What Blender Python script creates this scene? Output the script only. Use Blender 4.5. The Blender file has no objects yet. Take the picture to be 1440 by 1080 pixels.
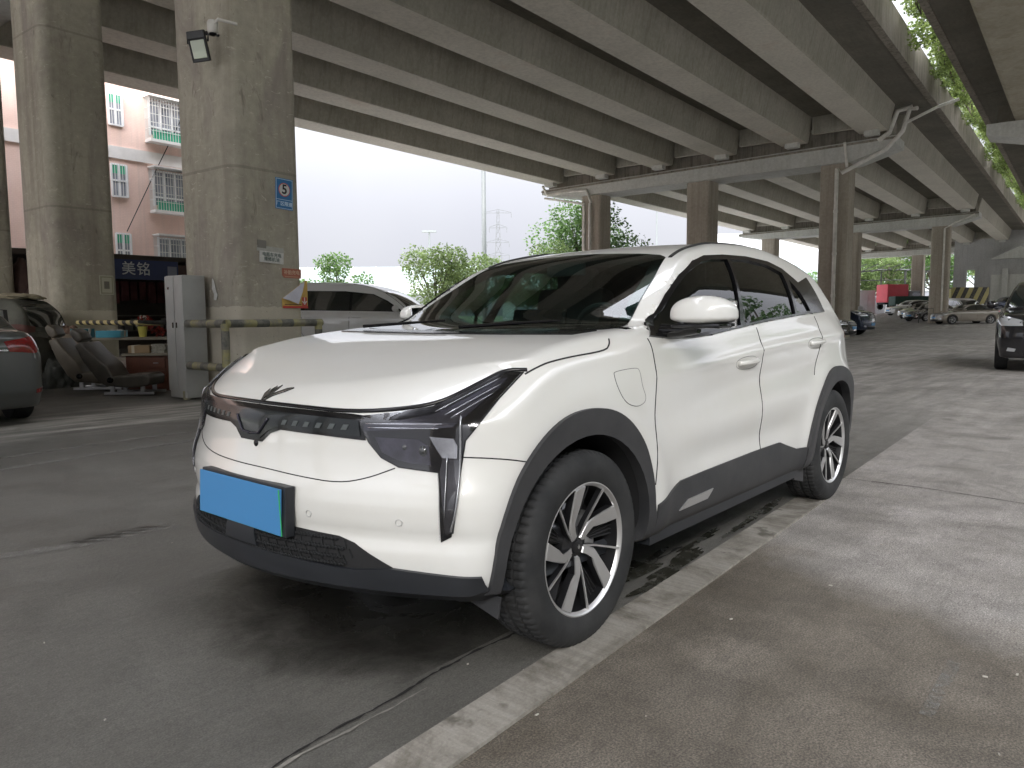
import bpy, bmesh, math, random
import numpy as np
from mathutils import Vector, Matrix, geometry, noise
R = math.radians
random.seed(7)
SC = bpy.context.scene
COL = SC.collection

# ------------------------------------------------------------------ camera numbers (solved from the photograph)
CAM_YAW, CAM_PITCH, CAM_ROLL = 3.84593132, 0.0914011565, -0.00619954834
CAM_F, CAM_C = 1051.29428, np.array([1.90215425, 2.13826508, 1.04712858])
_fw = np.array([math.cos(CAM_YAW)*math.cos(CAM_PITCH), math.sin(CAM_YAW)*math.cos(CAM_PITCH), -math.sin(CAM_PITCH)])
_r0 = np.array([math.sin(CAM_YAW), -math.cos(CAM_YAW), 0.0]); _u0 = np.cross(_r0, _fw)
_rt = math.cos(CAM_ROLL)*_r0 + math.sin(CAM_ROLL)*_u0
_up = -math.sin(CAM_ROLL)*_r0 + math.cos(CAM_ROLL)*_u0
def view_ray(u, v): return _fw + _rt*(u-720)/CAM_F - _up*(v-540)/CAM_F
def gpt(u, v, z=0.0):
    d = view_ray(u, v); t = (z-CAM_C[2])/d[2]; return CAM_C + d*t
def dpt(u, v, D): return CAM_C + view_ray(u, v)*D      # D metres ahead of the lens
# ------------------------------------------------------------------ tables
def table(pts):
    """smooth (pchip) interpolation table"""
    xs = np.array([p[0] for p in pts], float); ys = np.array([p[1] for p in pts], float)
    if xs[0] > xs[-1]: xs = xs[::-1]; ys = ys[::-1]
    h = np.diff(xs); dl = np.diff(ys)/h; m = np.zeros(len(xs))
    for i in range(1, len(xs)-1):
        if dl[i-1]*dl[i] > 0:
            w1 = 2*h[i]+h[i-1]; w2 = h[i]+2*h[i-1]; m[i] = (w1+w2)/(w1/dl[i-1]+w2/dl[i])
    m[0] = dl[0]; m[-1] = dl[-1]
    X = np.linspace(xs[0], xs[-1], 1500); k = np.clip(np.searchsorted(xs, X)-1, 0, len(h)-1)
    t = (X-xs[k])/h[k]
    Y = (1+2*t)*(1-t)**2*ys[k]+t*(1-t)**2*h[k]*m[k]+t*t*(3-2*t)*ys[k+1]+t*t*(t-1)*h[k]*m[k+1]
    return lambda q: np.interp(q, X, Y)
def smin(a, b, k):
    h = np.maximum(k-np.abs(a-b), 0)/k
    return np.minimum(a, b)-h*h*k*0.25
def smax(a, b, k): return -smin(-a, -b, k)
# ------------------------------------------------------------------ objects
def link(o, parent=None):
    COL.objects.link(o)
    if parent is not None: o.parent = parent
    return o
def tag(o, label=None, cat=None, group=None, kind=None):
    if label: o['label'] = label
    if cat: o['category'] = cat
    if group: o['group'] = group
    if kind: o['kind'] = kind
    return o
def empty(name, loc=(0, 0, 0), rz=0.0, label=None, cat=None, group=None):
    o = bpy.data.objects.new(name, None); o.location = loc; o.rotation_euler = (0, 0, rz)
    o.empty_display_size = 0.2
    link(o); return tag(o, label, cat, group)
def mesh_obj(name, verts, faces, mat=None, parent=None, smooth=None, loc=None):
    me = bpy.data.meshes.new(name); me.from_pydata([tuple(map(float, v)) for v in verts], [], [tuple(map(int, f)) for f in faces]); me.update()
    return finish(name, me, mat, parent, smooth, loc)
def finish(name, me, mat=None, parent=None, smooth=None, loc=None):
    if mat is not None:
        for m in (mat if isinstance(mat, (list, tuple)) else [mat]): me.materials.append(m)
    if smooth is not None:
        me.polygons.foreach_set('use_smooth', [True]*len(me.polygons))
        if smooth < 180: me.set_sharp_from_angle(angle=R(smooth))
    o = bpy.data.objects.new(name, me)
    if loc is not None: o.location = loc
    return link(o, parent)
class MB:
    """collects simple shapes into one mesh"""
    def __init__(s): s.v = []; s.f = []; s.m = []
    def add(s, vs, fs, mi=0):
        b = len(s.v); s.v += [tuple(map(float, v)) for v in vs]; s.f += [tuple(b+i for i in f) for f in fs]; s.m += [mi]*len(fs); return s
    def box(s, c, d, M=None, mi=0, bev=0.0):
        x, y, z = d[0]/2, d[1]/2, d[2]/2
        if bev <= 0:
            vs = [(-x,-y,-z),(x,-y,-z),(x,y,-z),(-x,y,-z),(-x,-y,z),(x,-y,z),(x,y,z),(-x,y,z)]
            fs = [(0,3,2,1),(4,5,6,7),(0,1,5,4),(1,2,6,5),(2,3,7,6),(3,0,4,7)]
        else:
            bm = bmesh.new(); bmesh.ops.create_cube(bm, size=1)
            for q in bm.verts: q.co = Vector((q.co.x*d[0], q.co.y*d[1], q.co.z*d[2]))
            bmesh.ops.bevel(bm, geom=list(bm.edges), offset=min(bev, min(d)*0.45), segments=2, affect='EDGES', profile=0.6)
            bm.verts.index_update(); vs = [tuple(q.co) for q in bm.verts]; fs = [tuple(q.index for q in f.verts) for f in bm.faces]; bm.free()
        if M is not None: vs = [tuple(M @ Vector(q)) for q in vs]
        return s.add([(q[0]+c[0], q[1]+c[1], q[2]+c[2]) for q in vs], fs, mi)
    def prism(s, poly, axis, a, b, mi=0):
        """poly 2-D in the two other axes (order x,y,z), extruded along axis from a to b"""
        def P(p, h):
            q = list(p); q.insert(axis, h); return tuple(q)
        n = len(poly); vs = [P(p, a) for p in poly]+[P(p, b) for p in poly]
        fs = [tuple(range(n))[::-1], tuple(range(n, 2*n))]+[(i, (i+1) % n, n+(i+1) % n, n+i) for i in range(n)]
        return s.add(vs, fs, mi)
    def tube(s, pts, r, n=8, mi=0, cap=True):
        pts = [Vector(p) for p in pts]; rs = r if isinstance(r, (list, tuple)) else [r]*len(pts)
        vs = []; fs = []
        T = []
        for i in range(len(pts)):
            t = (pts[min(i+1, len(pts)-1)]-pts[max(i-1, 0)])
            T.append(t.normalized() if t.length > 1e-9 else Vector((0, 0, 1)))
        a = T[0].orthogonal().normalized()
        for i, p in enumerate(pts):
            a = (a-T[i]*a.dot(T[i])); a = a.normalized() if a.length > 1e-6 else T[i].orthogonal().normalized()
            b = T[i].cross(a)
            for k in range(n):
                w = 2*math.pi*k/n; vs.append(p+(a*math.cos(w)+b*math.sin(w))*rs[i])
        for i in range(len(pts)-1):
            for k in range(n): fs.append((i*n+k, i*n+(k+1) % n, (i+1)*n+(k+1) % n, (i+1)*n+k))
        if cap: fs += [tuple(range(n))[::-1], tuple((len(pts)-1)*n+k for k in range(n))]
        return s.add(vs, fs, mi)
    def lathe(s, prof, axis='z', n=32, c=(0, 0, 0), mi=0, close=False):
        """prof: list of (radius, height)"""
        vs = []; fs = []; m = len(prof)
        for k in range(n):
            w = 2*math.pi*k/n
            for (r, h) in prof:
                if axis == 'z': q = (r*math.cos(w), r*math.sin(w), h)
                elif axis == 'y': q = (r*math.cos(w), h, r*math.sin(w))
                else: q = (h, r*math.cos(w), r*math.sin(w))
                vs.append((q[0]+c[0], q[1]+c[1], q[2]+c[2]))
        for k in range(n):
            k2 = (k+1) % n
            for i in range(m-1): fs.append((k*m+i, k2*m+i, k2*m+i+1, k*m+i+1))
            if close: fs.append((k*m+m-1, k2*m+m-1, k2*m, k*m))
        return s.add(vs, fs, mi)
    def build(s, name, mat, parent=None, smooth=None, loc=None, fixn=True):
        me = bpy.data.meshes.new(name); me.from_pydata(s.v, [], s.f); me.update()
        if fixn:
            bm = bmesh.new(); bm.from_mesh(me)
            for f, mi in zip(bm.faces, s.m): f.material_index = mi
            bmesh.ops.recalc_face_normals(bm, faces=bm.faces); bm.to_mesh(me); bm.free()
        else: me.polygons.foreach_set('material_index', s.m)
        return finish(name, me, mat, parent, smooth, loc)
def copy_tree(o, parent=None):
    c = o.copy(); COL.objects.link(c)
    if parent is not None: c.parent = parent
    for ch in list(o.children): copy_tree(ch, c)
    return c
# ------------------------------------------------------------------ materials
class NT:
    def __init__(s, name):
        s.mat = bpy.data.materials.new(name); s.mat.use_nodes = True; s.t = s.mat.node_tree
        s.t.nodes.clear(); s.out = s.t.nodes.new('ShaderNodeOutputMaterial')
        s.b = s.t.nodes.new('ShaderNodeBsdfPrincipled'); s.t.links.new(s.b.outputs[0], s.out.inputs[0])
    def n(s, typ, **k):
        o = s.t.nodes.new(typ)
        for a, v in k.items(): setattr(o, a, v)
        return o
    def l(s, a, b): s.t.links.new(a, b)
    def pos(s, kind='Object', scale=(1, 1, 1), rot=(0, 0, 0)):
        if kind == 'World':
            g = s.n('ShaderNodeNewGeometry'); src = g.outputs['Position']
        else:
            g = s.n('ShaderNodeTexCoord'); src = g.outputs[kind]
        m = s.n('ShaderNodeMapping'); m.inputs['Scale'].default_value = scale; m.inputs['Rotation'].default_value = rot
        s.l(src, m.inputs[0]); return m.outputs[0]
    def noise(s, vec, scale, detail=6, rough=0.55, dist=0.0):
        q = s.n('ShaderNodeTexNoise'); q.inputs['Scale'].default_value = scale; q.inputs['Detail'].default_value = detail
        q.inputs['Roughness'].default_value = rough; q.inputs['Distortion'].default_value = dist
        s.l(vec, q.inputs['Vector']); return q.outputs[0]
    def ramp(s, fac, stops, interp='LINEAR'):
        q = s.n('ShaderNodeValToRGB'); e = q.color_ramp.elements; q.color_ramp.interpolation = interp
        e[0].position = stops[0][0]; e[0].color = c4(stops[0][1]); e[1].position = stops[-1][0]; e[1].color = c4(stops[-1][1])
        for p, c in stops[1:-1]:
            k = e.new(p); k.color = c4(c)
        s.l(fac, q.inputs[0]); return q.outputs[0]
    def mix(s, a, b, fac, mode='MIX'):
        q = s.n('ShaderNodeMix', data_type='RGBA', blend_type=mode)
        for i, val in ((6, a), (7, b), (0, fac)):
            if hasattr(val, 'is_output') or isinstance(val, bpy.types.NodeSocket): s.l(val, q.inputs[i])
            else: q.inputs[i].default_value = (c4(val) if i else val)
        return q.outputs[2]
    def math(s, op, a, b=0.0, c=0.0):
        q = s.n('ShaderNodeMath', operation=op)
        for i, val in ((0, a), (1, b), (2, c)):
            if isinstance(val, bpy.types.NodeSocket): s.l(val, q.inputs[i])
            else: q.inputs[i].default_value = val
        return q.outputs[0]
    def bump(s, h, strength=0.3, dist=0.02):
        q = s.n('ShaderNodeBump'); q.inputs['Strength'].default_value = strength; q.inputs['Distance'].default_value = dist
        s.l(h, q.inputs['Height']); s.l(q.outputs[0], s.b.inputs['Normal']); return q
    def set(s, **k):
        for a, v in k.items():
            i = s.b.inputs[{'color': 'Base Color', 'rough': 'Roughness', 'metal': 'Metallic', 'spec': 'Specular IOR Level', 'coat': 'Coat Weight', 'coatr': 'Coat Roughness',
                            'trans': 'Transmission Weight', 'alpha': 'Alpha', 'emit': 'Emission Color', 'emits': 'Emission Strength', 'ior': 'IOR', 'sheen': 'Sheen Weight'}[a]]
            if isinstance(v, bpy.types.NodeSocket): s.l(v, i)
            else: i.default_value = c4(v) if a in ('color', 'emit') else v
        return s
def c4(c):
    if isinstance(c, (int, float)): return (c, c, c, 1)
    return (c[0], c[1], c[2], 1)
def simple(name, color, rough=0.5, metal=0.0, var=0.0, scale=8.0, bump=0.0, coat=0.0, spec=0.5):
    t = NT(name); t.set(rough=rough, metal=metal, coat=coat, coatr=0.03, spec=spec)
    if var or bump:
        p = t.pos('Object'); nz = t.noise(p, scale, 6, 0.6)
        c = c4(color)[:3]
        t.set(color=t.ramp(nz, [(0.3, tuple(k*(1-var) for k in c)), (0.7, tuple(min(1, k*(1+var)) for k in c))]))
        if bump: t.bump(nz, bump, 0.01)
    else: t.set(color=color)
    return t.mat
# ------------------------------------------------------------------ implicit car bodies
class Body:
    def __init__(s, hood, front, rear, plan, sidez, roof, cab_y=0.765, lean=0.50, cab_z0=0.97, crown=0.05, fcurve=0.42, rcurve=0.25,
                 bottom=0.25, khs=0.09, khf=0.05, kfs=0.07, ws_shift=0.30, cab_mid=-1.6, crease=None, cabk=0.05, roofcrown=0.05, taper=0.022, quad=0.12):
        s.hood = table(hood); s.front = table(front); s.rear = table(rear); s.plan = table(plan); s.sidez = table(sidez); s.roof = table(roof)
        s.__dict__.update(dict(cab_y=cab_y, lean=lean, cab_z0=cab_z0, crown=crown, fcurve=fcurve, rcurve=rcurve, bottom=bottom, khs=khs, khf=khf, kfs=kfs,
                               ws_shift=ws_shift, cab_mid=cab_mid, crease=crease, cabk=cabk, roofcrown=roofcrown, taper=taper, quad=quad))
        s.extra = None
    def cabin(s, x, y, z, inset=0.0):
        ay = np.abs(y)
        xs = x + s.ws_shift*ay*ay*np.clip(1-(z-s.cab_z0)/0.40, 0.12, 1)*np.clip((x-s.cab_mid)/0.6, -0.6, 1)
        P = s.roof(xs); sl = (s.roof(xs+0.02)-s.roof(xs-0.02))/0.04
        dT = (P-s.roofcrown*ay*ay-z)/np.sqrt(1+sl*sl)-inset
        w = s.cab_y-s.lean*(z-s.cab_z0)-s.quad*np.maximum(z-s.cab_z0, 0)**2-np.where(x < s.cab_mid, s.taper*2, s.taper)*((x-s.cab_mid)/1.0)**2
        dS = (w-ay)/math.sqrt(1+s.lean**2)-inset
        return smin(dT, dS, s.cabk)
    def f(s, p):
        x, y, z = p[..., 0], p[..., 1], p[..., 2]; ay = np.abs(y)
        sl = (s.hood(x+0.02)-s.hood(x-0.02))/0.04
        dH = (s.hood(x)-s.crown*(ay/0.72)**2.4-z)/np.sqrt(1+sl*sl)
        dF = (s.front(z)-s.fcurve*ay*ay-x)/np.sqrt(1+(2*s.fcurve*ay)**2)
        dR = (x-s.rear(z)-s.rcurve*ay*ay)
        Y = s.plan(x)+s.sidez(z)
        if s.crease is not None: Y = Y+s.crease(x, z)
        dY = (Y-ay)*0.97
        f = smin(smin(dH, dF, s.khf), dR, 0.10)
        f = smin(f, dY, s.khs if s.kfs is None else s.khs)
        f = smin(f, z-s.bottom, 0.04)
        f = smax(f, smin(s.cabin(x, y, z), z-s.hood(x)+0.07, 0.01), 0.035)
        if s.extra is not None: f = s.extra(f, x, ay, z)
        return f
    def grad(s, p, e=0.0015):
        g = np.stack([s.f(p+np.eye(3)[i]*e)-s.f(p-np.eye(3)[i]*e) for i in range(3)], -1)
        return g/np.maximum(np.linalg.norm(g, axis=-1, keepdims=True), 1e-9)
    def newton(s, p, it=4):
        for _ in range(it):
            v = s.f(p); e = 0.002
            g = np.stack([s.f(p+np.eye(3)[i]*e)-s.f(p-np.eye(3)[i]*e) for i in range(3)], -1)/(2*e)
            st = v/np.maximum((g*g).sum(-1), 0.2); p = p-g*np.clip(st, -0.03, 0.03)[..., None]
        return p
    def cast(s, o, d, tmax=2.5, n=160):
        """first hit of rays o + t d (both (N,3)) entering the body; returns points and hit mask"""
        o = np.atleast_2d(np.asarray(o, float)); d = np.broadcast_to(np.asarray(d, float), o.shape)
        ts = np.linspace(0, tmax, n); F = s.f(o[:, None, :]+d[:, None, :]*ts[None, :, None])
        ins = F > 0; hit = ins.any(1); k = np.argmax(ins, 1)
        # for misses take the closest approach
        k = np.where(hit, k, np.argmax(F, 1)); k = np.maximum(k, 1)
        a = ts[k-1].copy(); b = ts[k].copy()
        for _ in range(26):
            m = (a+b)/2; v = s.f(o+d*m[:, None]) > 0; b = np.where(v, m, b); a = np.where(v, a, m)
        return o+d*b[:, None], hit
def surface_nets(fn, lo, hi, h):
    n = [int(math.ceil((hi[i]-lo[i])/h))+1 for i in range(3)]
    ax = [lo[i]+h*np.arange(n[i]) for i in range(3)]
    V = np.empty(n)
    for i in range(n[0]):
        g = np.stack(np.meshgrid([ax[0][i]], ax[1], ax[2], indexing='ij'), -1)[0]; V[i] = fn(g)
    S = V > 0; acc = np.zeros([k-1 for k in n]+[3]); cnt = np.zeros([k-1 for k in n])
    corners = [(a, b, c) for a in (0, 1) for b in (0, 1) for c in (0, 1)]
    def sl(c, arr): return arr[c[0]:n[0]-1+c[0], c[1]:n[1]-1+c[1], c[2]:n[2]-1+c[2]]
    for a in corners:
        for axi in range(3):
            if a[axi]: continue
            b = list(a); b[axi] = 1; b = tuple(b)
            va, vb = sl(a, V), sl(b, V); m = (va > 0) != (vb > 0)
            t = np.where(m, va/np.where(m, va-vb, 1), 0)
            for k in range(3): acc[..., k] += np.where(m, a[k]+(t if k == axi else 0), 0)
            cnt += m
    act = cnt > 0; idx = -np.ones(act.shape, int); idx[act] = np.arange(act.sum())
    cell = np.stack(np.nonzero(act), -1); vert = np.array(lo)+h*(cell+acc[act]/cnt[act][:, None])
    faces = []
    for axi in range(3):
        o = [k for k in range(3) if k != axi]
        A = [slice(None)]*3; B = [slice(None)]*3; A[axi] = slice(0, -1); B[axi] = slice(1, None)
        sa, sb = S[tuple(A)], S[tuple(B)]; e = np.stack(np.nonzero(sa != sb), -1)
        ok = np.all([(e[:, k] > 0) & (e[:, k] < n[k]-1) for k in o], axis=0); e = e[ok]
        def c(d0, d1):
            q = e.copy(); q[:, o[0]] -= d0; q[:, o[1]] -= d1; return idx[q[:, 0], q[:, 1], q[:, 2]]
        q = np.stack([c(1, 1), c(0, 1), c(0, 0), c(1, 0)], -1)
        up = sa[e[:, 0], e[:, 1], e[:, 2]]
        flip = up if axi != 1 else ~up
        q[~flip] = q[~flip][:, ::-1]; faces.append(q)
    return vert, np.concatenate(faces)
def body_mesh(name, B, lo, hi, h, holes=()):
    v, f = surface_nets(B.f, lo, hi, h); v = B.newton(v)
    me = bpy.data.meshes.new(name); me.from_pydata(v.tolist(), [], f.tolist()); me.update()
    return me
def fit_normals(me, B, tol=0.0015, keep_mat=0):
    """custom normals straight from the implicit surface wherever the mesh lies on it"""
    nl = len(me.loops); vi = np.empty(nl, int); me.loops.foreach_get('vertex_index', vi)
    co = np.empty(len(me.vertices)*3); me.vertices.foreach_get('co', co); co = co.reshape(-1, 3)
    on = np.abs(B.f(co)) < tol; g = -B.grad(co)
    me.polygons.foreach_set('use_smooth', [True]*len(me.polygons))
    pn = np.empty(len(me.polygons)*3); me.polygons.foreach_get('normal', pn); pn = pn.reshape(-1, 3)
    ls = np.empty(len(me.polygons), int); me.polygons.foreach_get('loop_total', ls); pl = np.repeat(np.arange(len(ls)), ls)
    N = g[vi]; bad = (~on[vi]) | ((N*pn[pl]).sum(1) < 0.75); N[bad] = pn[pl][bad]
    me.normals_split_custom_set(N.tolist())
def patch_mesh(B, poly, d, off=0.003, thick=0.012, step=0.02, start=1.6, flip=False, holes=(), rim=True, smooth=35):
    """poly: 2-D outline in the plane across direction d (a horizontal unit vector pointing INTO the body); coords (a, z), a along z x d; for d=(0,0,-1): coords (x,y)"""
    d = np.array(d, float); d /= np.linalg.norm(d)
    if abs(d[2]) > 0.99: ea, eb = np.array([1., 0, 0]), np.array([0, 1., 0])
    else:
        ea = np.cross([0, 0, 1.], d); ea /= np.linalg.norm(ea); eb = np.array([0, 0, 1.])
    def dens(pl):
        out = []
        for i in range(len(pl)):
            a, b = np.array(pl[i], float), np.array(pl[(i+1) % len(pl)], float); k = max(1, int(np.linalg.norm(b-a)/step+0.5))
            out += [a+(b-a)*j/k for j in range(k)]
        return out
    pts = []; loops = []
    for pl in [poly]+list(holes):
        q = dens(pl); loops.append(list(range(len(pts), len(pts)+len(q)))); pts += q
    nb = len(pts); bp = np.array(pts[:nb])
    lo = bp.min(0); hi = bp.max(0)
    segA = np.concatenate([bp[l] for l in loops]); segB = np.concatenate([bp[l[1:]+l[:1]] for l in loops])
    gx = np.arange(lo[0]+step/2, hi[0], step); gy = np.arange(lo[1]+step/2, hi[1], step)
    G = np.stack(np.meshgrid(gx, gy, indexing='ij'), -1).reshape(-1, 2)
    if len(G):
        dd = segB-segA; L2 = (dd**2).sum(1)
        w = G[:, None]-segA[None]; t = np.clip((w*dd).sum(-1)/L2, 0, 1); dist = np.sqrt(((w-t[..., None]*dd)**2).sum(-1)).min(1)
        cr = ((segA[None, :, 1] > G[:, None, 1]) != (segB[None, :, 1] > G[:, None, 1])) & (G[:, None, 0] < dd[None, :, 0]*(G[:, None, 1]-segA[None, :, 1])/np.where(dd[None, :, 1] == 0, 1e-12, dd[None, :, 1])+segA[None, :, 0])
        ins = cr.sum(1) % 2 == 1; G = G[ins & (dist > step*0.45)]; pts += list(G)
    edges = [(l[i], l[(i+1) % len(l)]) for l in loops for i in range(len(l))]
    P2, _, F2, *_r = geometry.delaunay_2d_cdt([Vector(p) for p in pts], edges, [], 2 if holes else 1, 1e-6)
    P2 = np.array([tuple(p) for p in P2])
    if holes:
        def inside(p, l):
            c = False
            for i in range(len(l)):
                a, b = bp[l[i]], bp[l[(i+1) % len(l)]]
                if (a[1] > p[1]) != (b[1] > p[1]) and p[0] < (b[0]-a[0])*(p[1]-a[1])/(b[1]-a[1])+a[0]: c = not c
            return c
        F2 = [f for f in F2 if inside(P2[list(f)].mean(0), loops[0]) and not any(inside(P2[list(f)].mean(0), l) for l in loops[1:])]
    o = P2[:, :1]*ea+P2[:, 1:]*eb-d*start
    hit, ok = B.cast(o, d, tmax=start+0.5, n=200)
    n = -B.grad(hit)
    V = list(hit+n*off); F = [tuple(f) for f in F2]
    # orient
    def nrm(f):
        a, b, c = (np.array(V[i]) for i in f[:3]); return np.cross(b-a, c-a)
    F = [f if np.dot(nrm(f), -d) > 0 else f[::-1] for f in F]
    if thick > 0:
        m = len(V); V += list(hit+n*(off-thick))
        cnt = {}
        for f in F:
            for i in range(len(f)): cnt[(f[i], f[(i+1) % len(f)])] = 1
        be = [(a, b) for (a, b) in cnt if (b, a) not in cnt]
        F += [(b, a, a+m, b+m) for (a, b) in be]
    return V, F, (n, len(hit))
def patch(name, B, poly, d, mat, parent=None, mirror=False, **k):
    V, F, _ = patch_mesh(B, poly, d, **k)
    if mirror:
        V = [(v[0], -v[1], v[2]) for v in V]; F = [f[::-1] for f in F]
    return mesh_obj(name, V, F, mat, parent, smooth=35)
def surf_line(B, pts3, d, off=0.0, sub=0.03, start=1.6):
    """project a polyline (3-D, rough) on the body along d"""
    q = []
    for _ in range(2):
        if len(pts3) > 3: pts3 = [pts3[0]]+[tuple(np.array(pts3[i])*w+np.array(pts3[i+1])*(1-w)) for i in range(len(pts3)-1) for w in (0.75, 0.25)]+[pts3[-1]]
    P = [np.array(p, float) for p in pts3]
    for a, b in zip(P[:-1], P[1:]):
        k = max(1, int(np.linalg.norm(b-a)/sub)); q += [a+(b-a)*j/k for j in range(k)]
    q.append(P[-1]); q = np.array(q); d = np.array(d, float)/np.linalg.norm(d)
    o = q-d*(q@d)[:, None]-d*start
    h, ok = B.cast(o, d, tmax=start+0.8, n=260); n = -B.grad(h)
    return h+n*off
def smooth_poly(pts, it=2, closed=True):
    """Chaikin corner rounding; points given as (x,y,'c') stay sharp"""
    for _ in range(it):
        out = []; n = len(pts)
        for i in range(n):
            a, b = pts[i], pts[(i+1) % n]
            if not closed and i == n-1: break
            if len(a) > 2: out.append(a)
            else: out.append((a[0]*.75+b[0]*.25, a[1]*.75+b[1]*.25))
            if len(b) <= 2: out.append((a[0]*.25+b[0]*.75, a[1]*.25+b[1]*.75))
        pts = out
    return [(p[0], p[1]) for p in pts]
def _hero():
    def crease(x, z):
        # shoulder: above a rising line the side leans in; a shallow hollow in the doors below it
        zs = np.interp(x, [-3.2, -2.5, -1.8, -1.2, -0.7, 0.0, 0.6], [0.96, 0.93, 0.905, 0.875, 0.84, 0.82, 0.80])
        w = np.clip((-x-0.25)/0.7, 0, 1)*np.clip((x+3.1)/0.4, 0, 1)
        up = np.maximum(z-zs, 0); dn = zs-z
        hollow = -0.020*np.exp(-((z-(zs-0.13))/0.085)**2)
        ridge = 0.008*np.exp(-((z-zs)/0.022)**2)
        low = -0.014*np.exp(-((z-0.50)/0.07)**2)*np.clip((-x-0.5)/0.3, 0, 1)*np.clip((x+1.95)/0.3, 0, 1)
        # muscles over the wheels
        m1 = 0.016*np.exp(-((np.sqrt((x)**2+(z-0.31)**2)-0.46)/0.07)**2)
        m2 = 0.016*np.exp(-((np.sqrt((x+2.42)**2+(z-0.31)**2)-0.46)/0.07)**2)
        return w*(hollow+ridge-0.10*up)+low+m1+m2
    B = Body(
        hood=[(0.75, 0.70), (0.66, 0.768), (0.60, 0.80), (0.52, 0.832), (0.40, 0.868), (0.2, 0.920), (0.0, 0.960), (-0.3, 0.992), (-0.5, 1.005), (-0.8, 1.02), (-1.6, 1.035), (-2.4, 1.06), (-2.8, 1.06), (-3.0, 1.03), (-3.15, 0.98), (-3.3, 0.85)],
        front=[(0.1, 0.50), (0.22, 0.60), (0.25, 0.655), (0.28, 0.69), (0.38, 0.700), (0.43, 0.690), (0.47, 0.697), (0.51, 0.698), (0.55, 0.690), (0.60, 0.671), (0.65, 0.658), (0.70, 0.652), (0.75, 0.645), (0.78, 0.62), (0.82, 0.57), (0.9, 0.45)],
        rear=[(0.1, -3.10), (0.25, -3.22), (0.4, -3.28), (0.6, -3.29), (0.8, -3.25), (0.95, -3.22), (1.05, -3.2), (1.2, -3.1)],
        plan=[(0.8, 0.70), (0.5, 0.785), (0.3, 0.808), (0.0, 0.825), (-0.5, 0.838), (-1.5, 0.842), (-2.2, 0.842), (-2.5, 0.838), (-2.7, 0.815), (-2.9, 0.758), (-3.05, 0.695), (-3.2, 0.60), (-3.4, 0.42)],
        sidez=[(0.1, -0.10), (0.25, -0.035), (0.35, -0.010), (0.50, -0.002), (0.68, 0.0), (0.80, -0.008), (0.90, -0.030), (1.0, -0.075), (1.1, -0.15), (1.3, -0.4)],
        roof=[(1.2, -0.3), (0.2, 0.70), (-0.1, 0.865), (-0.30, 0.975), (-0.75, 1.185), (-1.05, 1.312), (-1.25, 1.362), (-1.55, 1.402), (-1.95, 1.415), (-2.3, 1.388), (-2.6, 1.330), (-2.72, 1.290), (-2.82, 1.20), (-3.0, 1.06), (-3.1, 0.95), (-3.4, 0.6)],
        crease=crease, ws_shift=0.42, crown=0.002, khs=0.075, khf=0.035, cab_y=0.768, lean=0.20, quad=0.72, taper=0.02)
    def extra(f, x, ay, z):
        # hood: raised centre with soft shoulders
        return f
    return B
HB = _hero()
# ------------------------------------------------------------------ the hero car
def m_paint(name, col, flake=0.0, rough=0.32, dirt=0.12):
    t = NT(name); p = t.pos('Object')
    nz = t.noise(p, 2.2, 5, 0.6); n2 = t.noise(p, 40, 3, 0.5)
    c = c4(col)[:3]; d = tuple(k*(1-dirt)*q for k, q in zip(c, (1, 0.99, 0.97)))
    t.set(color=t.ramp(nz, [(0.35, d), (0.65, c)]), rough=rough, metal=flake, coat=0.85, coatr=0.04, spec=0.5)
    return t.mat
M_WHITE = m_paint('white_paint', (0.68, 0.68, 0.658), dirt=0.03)
def m_plastic():
    t = NT('grey_plastic'); p = t.pos('Object'); n = t.noise(p, 6, 6, 0.65); n2 = t.noise(p, 900, 2, 0.5)
    t.set(color=t.ramp(n, [(0.3, (0.030, 0.031, 0.034)), (0.75, (0.052, 0.052, 0.054))]), rough=0.55, spec=0.45); t.bump(n2, 0.15, 0.001); return t.mat
M_PLAST = m_plastic()
M_LIP = simple('lip_plastic', (0.018, 0.020, 0.024), 0.42, var=0.15, scale=5)
M_BLK = simple('gloss_black', (0.006, 0.006, 0.007), 0.16, coat=0.15, spec=0.35)
M_INNER = simple('black_lining', (0.012, 0.012, 0.013), 0.85)
M_GAP = simple('panel_gap', (0.02, 0.02, 0.02), 0.9)
M_FINE = simple('fine_gap', (0.16, 0.16, 0.155), 0.8)
M_CHROME = simple('chrome', (0.75, 0.76, 0.78), 0.12, metal=1.0)
M_SILV = simple('machined_alloy', (0.58, 0.58, 0.58), 0.36, metal=0.8, var=0.06, scale=4)
M_RIMBLK = simple('black_alloy', (0.007, 0.007, 0.008), 0.45, coat=0.15)
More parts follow.
